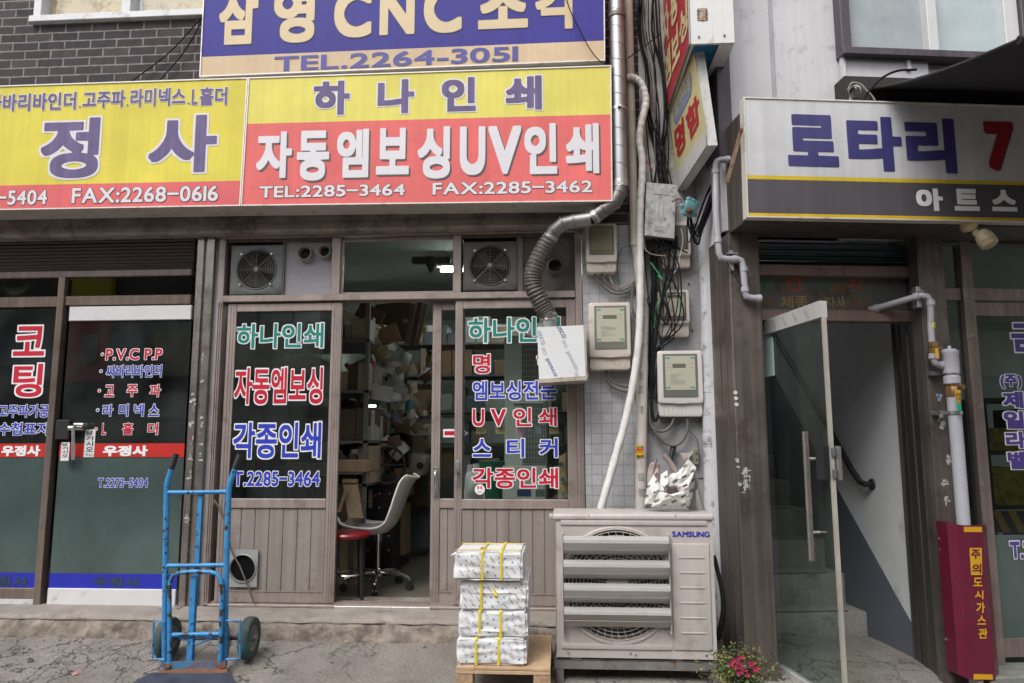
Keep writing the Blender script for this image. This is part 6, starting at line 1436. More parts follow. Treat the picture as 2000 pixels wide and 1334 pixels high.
g = MR(); pane(g, fb+.003, 5, FD+.014, zb1, zfr); g.build('frosted_pane', FILM, RFt)
VIO = mat('letter_violet', (.075, .05, .26), .45)
g = MR(); yq = FD+.010
for s_, bx in (('금', (1972, 629, 2030, 690)), ('(주)', (1952, 730, 1996, 760)), ('제', (1956, 763, 2000, 799)), ('일', (1958, 801, 2002, 839)), ('라', (1962, 841, 2006, 877)), ('벨', (1966, 880, 2010, 918)), ('T.2279−6440', (1971, 1054, 2140, 1092))):
    text(g, qR(*bx, yq), s_, OUT(1, 0, .045, .045, .0015))
g.build('lettering', [TXW, VIO], dp, ang=0, recalc=False)
g = MR()
for k in range(6):
    x = RX(1938, 1010, FD+.2)+k*.10; z0_ = RZ(1960, 1042, FD+.2); g.prism([(x, FD+.25, z0_), (x+.05, FD+.25, z0_), (x-.01, FD+.25, z0_+.13), (x-.06, FD+.25, z0_+.13)], (0, .004, 0))
g.mi = 1; g.box(RX(1935, 1010, FD+.2), 5, FD+.256, FD+.26, RZ(1960, 1042, FD+.2), RZ(1960, 1042, FD+.2)+.13); g.build('hazard_tape', [mat('hazard_amber', (.30, .15, .03), .6), BLACK], RFt)
g = MR(); g.box(pC, 5, -.12, .14, -.2, RZ(1980, 1297, FD), .006); g.build('threshold_step', mat('green_worn_step', (.20, .20, .18), .85, var=.3, vs=8, dirt=((.05, .16, .11), .35, 7)), RFt)
lt = MR(); a = R(1945, 533, 1.4); b = R(2030, 505, 1.4); lt.tube([a, b], .02, 8); lt.build('fluorescent_tube', mat('tube_light_warm', (.9, .9, .85), .5, emit=((.95, 1, .93), 9)), label='fluorescent tube glowing inside the right-hand label shop', cat='lamp')
def boxes_in(F, name, label, cat, group, specs, mats_):
    for (x0, x1, y0, y1, z0, z1, mi, lab) in specs:
        g = MB(F); g.box(x0, x1, y0, y1, z0, z1, .004)
        g.build(name, mats_[mi], label=lab or label, cat=cat, group=group)
xr_ = RX(1920, 900, .6)
SH = thing('shelf', 'dark shelf of label rolls and yellow packets behind the right-hand shop door', 'shelf', RFm @ Vector((xr_+.4, .7, .06)))
g = MR(); g.box(xr_, xr_+1.6, .55, .95, .06, .10); g.box(xr_, xr_+.02, .55, .95, .06, 1.62)
for z in (.5, .9, 1.25, 1.6): g.box(xr_, xr_+1.6, .55, .95, z, z+.02)
g.build('rack', mat('dark_rack', (.05, .055, .05), .6), SH)
YP = mat('packet_yellow', (.30, .24, .04), .6, var=.6, vs=20); GP = mat('packet_dark', (.04, .05, .045), .6, var=.6, vs=22)
for k in range(18):
    z = (.52, .92, 1.27)[k % 3]; x = xr_+.03+(k//3)*.25; g = MR(); g.box(x, x+.22, .57, .85, z, z+rnd.uniform(.14, .28), .005); g.build('packet', YP if rnd.random() < .4 else GP, SH)
# ------------------------------------------------------------------ white sign of the right building
t4, q4_ = flat_sign('shop_sign', 'grey-white shop sign with big navy letters, a red 7 and a yellow-edged grey band', (1452, 188.5), (2400, 219), (2400, 442), (1459.5, 424), -.28, .06, sign_mat('rotary_sign', [(.55, .55, .565), (.62, .45, .03), (.095, .085, .097), (.62, .42, .02)], streak=.07), [.652, .684, .962], F=RFm, PP=R)
NAVY = mat('letter_navy', (.045, .04, .16), .45, streak=.1)
g = MR(); yq = -.275
for ch, bx, mi in (('로', (1537, 224, 1636, 325), 0), ('타', (1655, 228, 1761, 334), 0), ('리', (1769, 231, 1866, 338), 0)): text(g, qR(*bx, yq), ch, PLAIN(mi, .052, .002))
text(g, qR(1926, 240, 1983, 334, yq), '7', PLAIN(3, .05, .0012)); text(g, qR(1924, 238, 1980, 332, yq), '7', PLAIN(1, .05, .003))
for ch, bx in (('아', (1789, 368, 1841, 412)), ('트', (1863, 369, 1912, 412)), ('스', (1936, 371, 1985, 413)), ('티', (2012, 373, 2060, 415))): text(g, qR(*bx, yq), ch, PLAIN(2, .052, .002))
g.build('lettering', [NAVY, mat('letter_crimson', (.30, .012, .025), .45), TXW, KEY], t4, ang=0, recalc=False)
t = thing('sign_bracket', 'rusty flat iron strap hanging from the left end of the grey-white sign', 'bracket', RW(1418, 358, -.26))
g = MR(); a, b = R(1448, 254, -.285), R(1420, 356, -.24); s_ = (b-a).normalized().cross(Vector((0, 1, 0)))*.011
g.prism([a-s_, a+s_, b+s_, b-s_], (0, .004, 0)); g.build('strap', mat('rusty_strap', (.28, .19, .13), .7, .2, var=.3, dirt=((.16, .07, .03), .5, 25)), t)
g = MR(); g.cyl(a+Vector((0, -.008, 0)), a, .011, n=10); g.build('bolt', RUST, t)
# cream lamp under the sign
CRM = mat('aged_cream', (.50, .42, .27), .45, var=.15, dirt=((.25, .17, .09), .3, 12))
t = thing('sensor_lamp', 'yellowed cream swivel lamp fixed under the grey-white sign', 'lamp', RW(1895, 440, -.2))
g = MR(); c = R(1891, 434, -.22); g.lathe([(.048, .0), (.05, -.012), (.044, -.03), (.034, -.05), (.018, -.06)], c, (0, 0, 1), 20); g.build('base', CRM, t)
g = MR(); c2 = c+Vector((.03, -.015, -.066)); g.lathe([(.001, -.022), (.016, -.018), (.022, 0), (.016, .018), (.001, .022)], c2, (0, 0, 1), 14); g.build('joint', CRM, t)
g = MR(); c3 = c2+Vector((.035, -.02, -.035)); ax_ = Vector((.35, -.35, -1)); g.lathe([(.012, -.05), (.03, -.045), (.044, -.02), (.05, .015), (.051, .02), (.047, .022), (.05, .026), (.046, .05), (.03, .058), (.001, .06)], c3, ax_, 22); g.build('head', CRM, t)
# little spotlight and cable above the sign
t = thing('spotlight', 'small dirty white spotlight on the wall just above the grey-white sign', 'lamp', RW(1665, 195, -.1))
g = MR(); g.lathe([(.02, 0), (.032, .02), (.034, .06), (.03, .065)], R(1672, 176, -.14), (-.4, -.5, -.35), 16); g.tube([R(1662, 198, -.14), R(1664, 180, -.14), R(1670, 172, -.13)], .012, 8); g.build('head', mat('dirty_white', (.40, .38, .35), .5, var=.2), t)
def rcable(label, pts, r, m, group='cables on the right building'):
    g = MR(); g.tube([R(a, b, d) for a, b, d in pts], r, 7, smooth=6); return g.build('cable', m, label=label, cat='cable', group=group)
rcable('black cable arching from the sign up to the awning', [(1684, 200, -.2), (1692, 185, -.2), (1706, 168, -.2), (1726, 150, -.2), (1755, 138, -.2), (1790, 136, -.2)], .007, CAB)
rcable('beige cable hooping over the little spotlight', [(1710, 200, -.2), (1704, 188, -.2), (1692, 176, -.2), (1680, 164, -.2), (1664, 162, -.2), (1656, 176, -.18)], .005, CABB)
# black awning
t = thing('awning', 'black fabric awning stretched out over the right-hand sign', 'awning', RW(1700, 190, 0))
P0 = R(1690, 176, -.06); dx = 3.2; out = 1.35; drop = RZ(1990, 77, -.06-out)
P0z = P0.z; xL = P0.x
xF = RX(1990, 77, -.06-out)
AWN = mat('awning_fabric', (.020, .020, .026), .75, var=.2, vs=8, bump=.25, bs=220)
g = MR(); T_ = .004
def aw(u, v):
    x = (xL*(1-v)+xF*v)+u*dx; y = -.06-out*v; z = P0z*(1-v)+drop*v-.03*math.sin(math.pi*v); return (x, y, z)
g.grid(aw, 24, 16); g.grid(lambda u, v: Vector(aw(u, v))+Vector((0, 0, .006)), 24, 16); g.build('fabric', AWN, t)
g = MR(); g.tube([aw(0, v/10) for v in range(11)], .007, 8); g.build('arm', BLACK, t)
g = MR(); e0 = Vector(aw(0, 1)); g.tube([e0, e0+Vector((dx, 0, 0))], .018, 10); g.build('front_bar', BLACK, t)
g = MR(); g.box(xL, xL+dx, -.065, -.055, P0z-.10, P0z); g.build('rear_flap', AWN, t)
# ------------------------------------------------------------------ projecting signs on the pier
RS = thing('projecting_sign', 'tall red box sign with cream letters and white edge jutting out over the alley', 'sign', L(1330, 150, -.5))
yn, yf_ = -.97, -.04
zb_ = LZ(1348, 86, yn); xn = LX(1348, 60, yn); xw_ = LX(1434, 60, yn)
xfar = LX(1303, 215, yf_); H_ = 2.6; lean = -.02
WS = mat('sign_white_metal', (.66, .66, .65), .42, var=.05, dirt=((.42, .33, .22), .15, 9)); SRED = mat('sign_red', (.42, .028, .045), .4, var=.08, streak=.08)
def zq(x0, y0, x1, y1, z0, z1): return [(x0, y0, z1), (x1, y1, z1), (x1, y1, z0), (x0, y0, z0)]
zbf = LZ(1303, 221, yf_)
g = MB(); wd_ = xw_-xn
g.poly([(xn, yn, zb_), (xn, yn, zb_+H_), (xn+wd_, yn, zb_+H_), (xn+wd_, yn, zb_)]); g.poly([(xn+wd_, yn, zb_), (xn+wd_, yn, zb_+H_), (xfar+wd_, yf_, zb_+H_), (xfar+wd_, yf_, zb_)])
g.poly([(xfar, yf_, zbf), (xfar, yf_, zb_+H_), (xfar+wd_, yf_, zb_+H_), (xfar+wd_, yf_, zbf)])
# underside: pale frame with a blue recess
def bq(u, v): return Vector((xn+(xfar-xn)*v+wd_*u, yn+(yf_-yn)*v, zb_+(zbf-zb_)*v))
for (u0, u1, v0, v1) in ((0, .08, 0, 1), (.66, 1, 0, 1), (.08, .66, 0, .02), (.08, .66, .94, 1)): g.poly([bq(u0, v0), bq(u1, v0), bq(u1, v1), bq(u0, v1)])
g.box(xn+wd_*.5-.002, xn+wd_*.5+.002, yn-.002, yn, zb_, zb_+H_)
xs_ = xn+wd_*.72; g.box(xs_, xs_+.004, yn-.002, yn, zb_, zb_+H_)
g.build('case', WS, RS)
g = MB(); g.poly([bq(.08, .02)+Vector((0, 0, .01)), bq(.66, .02)+Vector((0, 0, .01)), bq(.66, .94)+Vector((0, 0, .01)), bq(.08, .94)+Vector((0, 0, .01))]); g.build('blue_recess', mat('recess_blue', (.015, .14, .28), .5), RS)
def fq(u, v, lift=0.): return Vector((xn+(xfar-xn)*u-.004-lift, yn+(yf_-yn)*u, zb_+(zbf-zb_)*u+(H_)*v))     # u 0 near .. 1 far, v up
g = MB(); g.poly([fq(0, 0), fq(1, 0), fq(1, 1), fq(0, 1)]); g.build('red_face', SRED, RS)
g = MB(); g.tube([fq(0, .0), fq(1, 0)], .008, 6); g.tube([fq(0, 0), fq(0, 1)], .006, 6); g.build('trim', mat('sign_trim', (.24, .22, .20), .5, .3), RS)
# lettering runs on the red face; letters read from the far edge to the near edge
def atx(px, py, P, Q):       # point of the vertical plane through P-Q hit by a pixel
    P, Q = Vector(P), Vector(Q); n = (Q-P).cross(Vector((0, 0, 1))).normalized(); d = Vector(ray(px, py)); t_ = (P-Vector(CAM)).dot(n)/d.dot(n); return Vector(CAM)+d*t_
pn, pf = fq(0, 0, .001), fq(1, 0, .001)
CRL = mat('letter_straw', (.62, .50, .27), .5, var=.08)
def quad_px(fn, a, b, c, d): return [fn(*a), fn(*b), fn(*c), fn(*d)]
fr = lambda a, b: atx(a, b, pn, pf)
g = MB()
for ch, qd in (('엠', ((1297, 120), (1309, 80), (1312, 148), (1300, 184))), ('보', ((1311, 84), (1326, 36), (1329, 108), (1314, 142))), ('싱', ((1326, 40), (1342, -14), (1345, 56), (1330, 98))), ('자', ((1294, 42), (1306, -6), (1309, 68), (1297, 106))), ('동', ((1309, -4), (1323, -54), (1326, 24), (1311, 62)))):
    text(g, quad_px(fr, *qd), ch, PLAIN(0, .035, .003))
g.build('lettering', [CRL], RS, ang=0, recalc=False)
g = MB()
for dz in (0,):
    a = L(1361, 17, yn); b = L(1382, 40, yn); 
    g.box(a.x, b.x-.03, yn-.004, yn, b.z, a.z, .001); g.box(a.x+.03, b.x, yn-.004, yn, b.z, a.z, .001); g.cyl(((a.x+b.x)/2, yn-.005, b.z), ((a.x+b.x)/2, yn-.005, a.z), .004, n=8)
g.build('hinge', mat('rusty_hinge', (.30, .25, .20), .5, .5, var=.3, dirt=((.15, .07, .03), .4, 30)), RS)
for px, py in ((1365, 72), (1415, 69), (1364, 22), (1380, 22), (1364, 35), (1380, 35), (1364, 28), (1380, 28)):
    g = MB(); c = L(px, py, yn-.004); g.cyl(c, c+Vector((0, -.003, 0)), .006, n=8); g.build('rivet', RUST, RS)
# small yellow sign under it, leaning
YS = thing('projecting_sign', 'small pale yellow sign with red letters leaning out below the red box sign', 'sign', L(1350, 330, -.45))
yn2, yf2 = -.86, -.06
A1, A0 = L(1354, 92, yn2), L(1381, 284, yn2); B1, B0 = L(1305, 210, yf2), L(1320, 377, yf2)
th = .055
n2 = ((A0-A1).cross(B1-A1)).normalized()
def ys(px, py):
    d = Vector(ray(px, py)); t_ = (A1-Vector(CAM)).dot(n2)/d.dot(n2); return Vector(CAM)+d*t_
B0 = ys(1320, 377)
g = MB(); tv = Vector((th, 0, 0))
g.prism([A1+Vector((.004, 0, 0)), A0+Vector((.004, 0, 0)), B0+Vector((.004, 0, 0)), B1+Vector((.004, 0, 0))], tv); g.build('case', mat('flaked_white', (.58, .57, .55), .6, var=.1, vs=10, dirt=((.24, .22, .20), .28, 22)), YS)
YF = mat('sign_pale_yellow', (.64, .59, .31), .5, var=.06, streak=.08)
C0 = A0.lerp(A1, .24); C0, D0 = ys(1379, 253), ys(1319, 338)
g = MB(); g.poly([A1, C0, D0, B1]); g.build('yellow_face', YF, YS)
g = MB(); g.poly([C0+Vector((-.002, 0, 0)), A0+Vector((-.002, 0, 0)), B0+Vector((-.002, 0, 0)), D0+Vector((-.002, 0, 0))]); g.build('white_foot', mat('speckled_white', (.60, .59, .57), .6, var=.08, vs=14, dirt=((.30, .28, .25), .25, 28)), YS)
n2 = ((A0-A1).cross(B1-A1)).normalized()
def ys(px, py):
    d = Vector(ray(px, py)); t_ = (A1-Vector(CAM)).dot(n2)/d.dot(n2); return Vector(CAM)+d*t_
g = MB()
g.mi = 1
P = [ys(*p) for p in ((1316, 216), (1346, 140), (1351, 148), (1351, 178), (1349, 186), (1321, 244), (1317, 238))]; g.poly([p-Vector((.003, 0, 0)) for p in P])
for ch, qd in (('옵', ((1318, 212), (1326, 192), (1328, 216), (1320, 234))), ('셋', ((1327, 190), (1334, 172), (1336, 198), (1329, 214))), ('속', ((1334, 172), (1341, 154), (1343, 182), (1336, 197))), ('성', ((1341, 154), (1347, 142), (1350, 166), (1344, 182)))):
    text(g, quad_px(ys, *qd), ch, PLAIN(2, .01, .005))
for ch, qd in (('명', ((1317, 252), (1335, 226), (1340, 284), (1322, 316))), ('함', ((1339, 222), (1364, 178), (1369, 234), (1347, 280)))): text(g, quad_px(ys, *qd), ch, PLAIN(0, .032, .004))
g.build('lettering', [mat('letter_signred', (.50, .02, .035), .45, var=.08), mat('badge_blue', (.23, .27, .45), .5, var=.15), YF], YS, ang=0, recalc=False)
# ------------------------------------------------------------------ open glass door of the stair entrance
GD = thing('glass_door', 'clear glass door with film-covered rails, standing open in front of the stairs', 'door', L(1492, 1290, -.38))
Ht, Ft = L(1482, 634, -.38), L(1607, 585, -1.12)
ed = Vector((Ft.x-Ht.x, Ft.y-Ht.y, 0)); Ld = ed.length; ed.normalize(); nd = Vector((ed.y, -ed.x, 0));
if nd.x > 0: nd = -nd
zT = (Ht.z+Ft.z)/2; zBt = -.02
def dp_(s_, z, o=0.): return Vector((Ht.x, Ht.y, 0))+ed*s_+nd*o+Vector((0, 0, z))
def dbox(g, s0, s1, o0, o1, z0, z1):
    g.prism([dp_(s0, z0, o0), dp_(s1, z0, o0), dp_(s1, z0, o1), dp_(s0, z0, o1)], (0, 0, z1-z0))
def Dpx(px, py):
    d = Vector(ray(px, py)); n = nd; o = Vector((Ht.x, Ht.y, 0)); t_ = (o-Vector(CAM)).dot(n)/d.dot(n); q = Vector(CAM)+d*t_; return (q-o).dot(ed), q.z
rt = .085
RAIL = mat('film_covered_rail', (.56, .55, .535), .35, .2, var=.08, vs=4, streak=.06)
g = MB(); dbox(g, -.02, Ld, -.02, .02, zT-rt, zT); g.build('top_rail', RAIL, GD)
g = MB(); dbox(g, -.02, Ld, -.02, .02, zBt, zBt+.11); g.build('bottom_rail', RAIL, GD)
g = MB(); dbox(g, Ld-.010, Ld+.006, -.010, .010, zBt+.11, zT-rt); g.build('edge_profile', mat('pale_edge', (.45, .42, .37), .4, .2, var=.15), GD)
g = MB(); g.poly([dp_(-.02, zBt+.11), dp_(Ld-.012, zBt+.11), dp_(Ld-.012, zT-rt), dp_(-.02, zT-rt)]); g.build('pane', DOORGLASS, GD)
g = MB(); s1_, zz1 = Dpx(1582, 843); s0_, zz0 = Dpx(1588, 1090); sm_ = Ld-.16
g.tube([dp_(sm_, zz0, .05), dp_(sm_, zz1, .05)], .0155, 14)
for z in (zz0+.14, zz1-.14): g.tube([dp_(sm_, z, .05), dp_(sm_, z, .0)], .009, 8)
g.build('handle', STEEL, GD)
g = MB(); sl0, zl_0 = Dpx(1608, 935); _, zl_1 = Dpx(1608, 871); dbox(g, Ld-.085, Ld-.005, .002, .04, zl_0, zl_1); g.build('lock_case', BLACK, GD)
g = MB(); dbox(g, Ld-.05, Ld+.035, -.03, -.015, zl_0+.0, zl_1); dbox(g, Ld+.012, Ld+.016, -.01, .01, zl_0+.01, zl_0+.05); dbox(g, Ld+.012, Ld+.016, -.01, .01, zl_1-.05, zl_1-.01); g.build('lock_plate', SILVER, GD)
g = MB(); s_a, za = Dpx(1475, 662); s_b, zb2_ = Dpx(1513, 730); s_a = Dpx(1479, 660)[0]; s_b = Dpx(1514, 700)[0]; dbox(g, s_a, s_b, .0075, .010, Dpx(1505, 735)[1], Dpx(1500, 662)[1]); g.build('mint_notice', mat('mint_sheet', (.55, .72, .69), .5, var=.06), GD)
g = MB()
def dq(s0, s1, z0, z1, o): return [dp_(s0, z1, o), dp_(s1, z1, o), dp_(s1, z0, o), dp_(s0, z0, o)]
for k in range(5):
    s = .10+k*.125; text(g, [dp_(s, zT-.012, .0205), dp_(s+.045, zT-.062, .0205), dp_(s+.032, zT-.078, .0205), dp_(s-.013, zT-.028, .0205)], 'STAINLESS', PLAIN(0, .0, .0008))
    text(g, [dp_(s, zBt+.10, .0205), dp_(s+.045, zBt+.05, .0205), dp_(s+.032, zBt+.034, .0205), dp_(s-.013, zBt+.084, .0205)], 'STAINLESS', PLAIN(0, .0, .0008))
g.build('film_lettering', [mat('film_print', (.33, .33, .36), .5)], GD, ang=0, recalc=False)
# ------------------------------------------------------------------ grey plastic pipe on the left pillar, gas pipe on the right pillar
PVC = mat('grey_pvc', (.38, .375, .41), .45, var=.08, dirt=((.24, .23, .24), .2, 8))
t = thing('drain_pipe', 'thin grey plastic pipe with elbows zigzagging down the bronze pillar left of the glass door', 'pipe', RW(1452, 583, -.05))
g = MR(); d = -.045; P = [(1452, 311), (1408, 312), (1400, 315), (1398, 324), (1399, 420), (1404, 494), (1408, 503), (1418, 506), (1440, 506), (1448, 509), (1451, 518), (1453, 540), (1455, 570), (1458, 579), (1468, 582), (1484, 583)]
g.tube([R(a, b, d) for a, b in P], .0185, 12); g.build('pipe', PVC, t)
for (a, b), ax_ in (((1398, 335), (0, 0, 1)), ((1402, 470), (0, 0, 1)), ((1434, 506), (1, 0, 0)), ((1453, 526), (0, 0, 1)), ((1455, 566), (0, 0, 1)), ((1482, 583), (1, 0, 0)), ((1420, 312), (1, 0, 0))):
    g = MR(); g.lathe([(.0187, -.014), (.023, -.012), (.023, .012), (.0187, .014)], R(a, b, d), ax_, 14); g.build('socket_joint', PVC, t)
g = MR(); c = R(1427, 508, -.03); g.box(c.x-.03, c.x+.035, -.06, 0, c.z+.03, c.z+.036); g.box(c.x-.005, c.x+.02, -.03, 0, c.z-.06, c.z+.06, .003); g.build('pipe_bracket', SILVER, t)
t = thing('gas_pipe', 'grey gas pipe with brass valves and yellow tags climbing the right bronze pillar', 'pipe', RW(1890, 1330, -.08))
g = MR(); d = -.07
P = [R(1698, 604, .155), R(1712, 602, .12), R(1790, 579, -.05), R(1800, 577, -.07), R(1811, 579, -.075), R(1817, 588, -.075), R(1818, 640, -.075), R(1823, 700, -.075), R(1826, 709, -.075), R(1834, 713, -.075), R(1846, 713, -.075)]
g.tube(P, .018, 12); g.build('branch_pipe', PVC, t)
for c, ax_ in ((P[2], P[2]-P[1]), (P[1], P[1]-P[0]), (R(1818, 592, -.075), Vector((0, 0, 1))), (R(1841, 713, -.075), Vector((1, 0, 0))), (R(1822, 696, -.075), Vector((0, 0, 1)))):
    g = MR(); g.lathe([(.0185, -.016), (.0235, -.013), (.0235, .013), (.0185, .016)], c, ax_, 14); g.build('socket_joint', PVC, t)
big = [R(1855, 678, -.085), R(1881, 1025, -.085), R(1884, 1085, -.085)]
g = MR(); xb_ = R(1868, 850, -.085).x; zt_g = R(1855, 686, -.085).z
g.cyl((xb_, -.085, -.12), (xb_, -.085, zt_g-.05), .035, n=22); g.lathe([(.036, -.13), (.044, -.125), (.044, -.02), (.047, -.015), (.047, -.0), (.040, .004), (.03, .012), (.010, .014), (.009, .03), (.001, .031)], (xb_, -.085, zt_g), (0, 0, 1), 24); g.lathe([(.036, -.19), (.044, -.185), (.044, -.145), (.036, -.14)], (xb_, -.085, zt_g), (0, 0, 1), 24)
g.build('riser', mat('gas_riser_grey', (.42, .42, .47), .4, var=.08), t)
BRS = mat('brass', (.36, .22, .10), .35, .8, var=.2); YTAG = mat('valve_yellow', (.62, .36, .02), .45)
g = MR(); zv = R(1864, 757, -.085).z; g.lathe([(.036, -.055), (.041, -.05), (.041, .0), (.038, .005), (.041, .01), (.041, .045), (.036, .05)], (xb_, -.085, zv), (0, 0, 1), 8); g.cyl((xb_+.01, -.125, zv), (xb_+.01, -.16, zv), .014, n=12); g.build('valve', BRS, t)
g = MR(); c = R(1822, 682, -.075); g.lathe([(.019, -.05), (.024, -.048), (.024, -.012), (.021, -.01), (.021, .01), (.025, .012), (.025, .04), (.019, .042)], c, (0, 0, 1), 8); g.cyl(c+Vector((.012, -.02, 0)), c+Vector((.014, -.05, 0)), .01, n=10); g.build('valve', BRS, t)
def tag(px0, py0, px1, py1, d, m): 
    g = MR(); a, b = R(px0, py0, d), R(px1, py1, d); g.box(a.x, b.x, d-.004, d, b.z, a.z, .002); return g.build('valve_tag', m, t)
tag(1826, 680, 1834, 701, -.13, YTAG); tag(1865, 762, 1877, 786, -.155, YTAG)
tag(1868, 787, 1878, 803, -.154, mat('valve_green', (.02, .32, .18), .5))
g = MR(); text(g, qR(1867, 767, 1876, 774, -.1592), '열림', PLAIN(0, .01)); text(g, qR(1867, 776, 1876, 783, -.1592), '닫힘', PLAIN(0, .01)); g.build('tag_lettering', [TXK], t, ang=0, recalc=False)
g = MR(); c = R(1820, 636, -.075); g.grid(lambda u, v: (c.x+.0192*math.sin(-1.4+2.6*u), -.075-.0192*math.cos(-1.4+2.6*u), c.z-.016+.032*v), 10, 1); g.mi = 1; g.poly([(c.x-.004, -.0955, c.z+.002), (c.x+.006, -.0955, c.z-.003), (c.x+.006, -.0955, c.z+.009)]); g.box(c.x-.003, c.x+.008, -.0957, -.0953, c.z-.011, c.z-.008); g.build('yellow_label', [mat('label_yellow', (.70, .58, .02), .5), TXK], t, ang=0)
for py, xx in ((728, 1835), (806, 1840)):
    g = MR(); c = R(1866, py, -.085); a = R(xx-20 if py < 800 else xx-18, py, -.02); g.box(a.x, c.x+.05, -.045, -.038, c.z-.010, c.z+.012, .002); g.lathe([(.037, -.009), (.041, -.009), (.041, .009), (.037, .009)], (xb_, -.085, c.z), (0, 0, 1), 20); g.box(a.x, a.x+.03, -.045, 0, c.z-.012, c.z+.012, .002); g.build('pipe_bracket', SILVER, t)
g = MR(); c = R(1795, 578, -.06); g.box(c.x-.02, c.x+.03, -.06, .0, c.z+.026, c.z+.034); g.box(c.x-.005, c.x+.022, -.05, 0, c.z-.065, c.z+.06, .003); g.build('pipe_bracket', SILVER, t)
# maroon guard
MAR = mat('maroon_guard', (.125, .008, .030), .38, var=.14, vs=6, dirt=((.10, .045, .05), .25, 7))
t = thing('pipe_guard', 'maroon sheet-metal gas pipe guard with vertical yellow lettering', 'guard', RW(1885, 1330, -.1))
prf = [(1829, 1017, 1849, 1308, -.012), (1849, 1020, 1868, 1318, -.10), (1869, 1024, 1887, 1327, -.135), (1881, 1026, 1901, 1329, -.135), (1919, 1026, 1940, 1328, -.125), (1926, 1024, 1946, 1322, -.06)]
g = MR()
for a, b in zip(prf, prf[1:]):
    A_t, B_t = R(a[0], a[1], a[4]), R(b[0], b[1], b[4]); A_b, B_b = R(a[2], a[3], a[4]), R(b[2], b[3], b[4])
    zt_a2 = A_t.z; g.prism([A_t, B_t, Vector((B_t.x, B_t.y, B_b.z)), Vector((A_t.x, A_t.y, A_b.z))], (0, .003, 0))
g.build('sheet', MAR, t, ang=10)
for a, b in ((1834, 1052), (1847, 1248), (1835, 1073)): 
    g = MR(); c = R(a, b, -.02); g.cyl(c, c+Vector((0, -.008, 0)), .007 if b != 1073 else .004, n=10); g.build('bolt', SILVER, t)
AMB = mat('amber_print', (.62, .33, .015), .45, var=.05)
P3, P4 = R(1881, 1026, -.135), R(1919, 1026, -.125)
def gd(px, py):
    o = RFi @ Vector(CAM); dd = RFi.to_3x3() @ Vector(ray(px, py)); n = (Vector((P4.x-P3.x, P4.y-P3.y, 0))).cross(Vector((0, 0, 1))).normalized(); t_ = (P3-o).dot(n)/dd.dot(n); return o+dd*t_+Vector((0, -.002, 0))
g = MR(); 
for q in (((1882, 1029), (1917, 1029), (1918, 1039), (1882, 1039)), ((1901, 1316), (1938, 1317), (1939, 1327), (1901, 1327)), ((1893, 1070), (1917, 1070), (1918, 1123), (1896, 1123))): g.poly([gd(*p) for p in q])
for ch, bx, mi in (('주', (1896, 1073, 1914, 1092), 1), ('의', (1898, 1101, 1916, 1120), 1), ('도', (1900, 1128, 1918, 1145), 0), ('시', (1903, 1153, 1920, 1170), 0), ('가', (1906, 1176, 1923, 1197), 0), ('스', (1908, 1202, 1925, 1220), 0), ('관', (1910, 1227, 1928, 1247), 0)):
    a, b, c, d = bx; text(g, [gd(a, b), gd(c, b), gd(c, d), gd(a, d)], ch, PLAIN(mi, .03, .001))
g.build('lettering', [AMB, MAR], t, ang=0, recalc=False)
# small paper and blue scrap stickers
g = MR(); c = R(1833, 774, -.002); g.cyl(c, c+Vector((0, -.0008, 0)), .012, n=14); g.build('blue_sticker', mat('sticker_blue', (.05, .20, .42), .5), GB)
# ------------------------------------------------------------------ flowering pot plant
pc_ = L(1450, 1300, -1.0); zpot = gz(pc_.x, -1.0)
t = thing('flowering_plant', 'bushy potted plant with small yellow-green leaves and crimson flowers beside the air conditioner', 'plant', (pc_.x, -1.0, zpot))
zc = LZ(1450, 1310, -1.0)
g = MB(); rx, rz_ = .135, .17
tw = MB()
lm = [mat('leaf_green', (.045, .085, .022), .5, var=.3, vs=30), mat('leaf_lime', (.17, .20, .035), .5, var=.25, vs=30), mat('leaf_dark', (.022, .045, .02), .5, var=.3, vs=30), mat('leaf_tan', (.24, .18, .09), .6, var=.3)]
base = Vector((pc_.x-.01, -1.0, zpot+.12))
for s in range(170):
    a = rnd.uniform(0, 2*math.pi); el = rnd.uniform(.15, 1.45); ln = rnd.uniform(.10, .235)
    dirv = Vector((math.cos(a)*math.cos(el), math.sin(a)*math.cos(el)*.8, math.sin(el)))
    tip = base+dirv*ln; mid = base+dirv*ln*.5+Vector((0, 0, .015))
    tw.tube([base, mid, tip], .0012, 4)
    for k in range(11):
        u = rnd.uniform(.3, 1.05); p = base.lerp(tip, u)+Vector((rnd.gauss(0, .014), rnd.gauss(0, .014), rnd.gauss(0, .012)))
        d1 = Vector((rnd.gauss(0, 1), rnd.gauss(0, 1), rnd.gauss(0, .6))).normalized(); n1 = (Vector((rnd.gauss(0, .7), -1+rnd.gauss(0, .6), rnd.gauss(.6, .7)))).normalized(); sd = d1.cross(n1)
        if sd.length < .2: continue
        sd.normalize(); l_ = rnd.uniform(.007, .0125); w2 = l_*.42
        g.mi = rnd.choices((0, 1, 2, 3), (5, 4, 3, 1))[0]
        g.poly([p-d1*l_, p-d1*l_*.3+sd*w2, p+d1*l_*.5+sd*w2*.8, p+d1*l_, p+d1*l_*.5-sd*w2*.8, p-d1*l_*.3-sd*w2])
g.build('leaves', lm, t, ang=0)
tw.build('stems', mat('stem_red', (.10, .035, .025), .6), t)
fl = [mat('petal_crimson', (.46, .02, .06), .5, var=.2), mat('petal_magenta', (.36, .01, .10), .5, var=.2)]
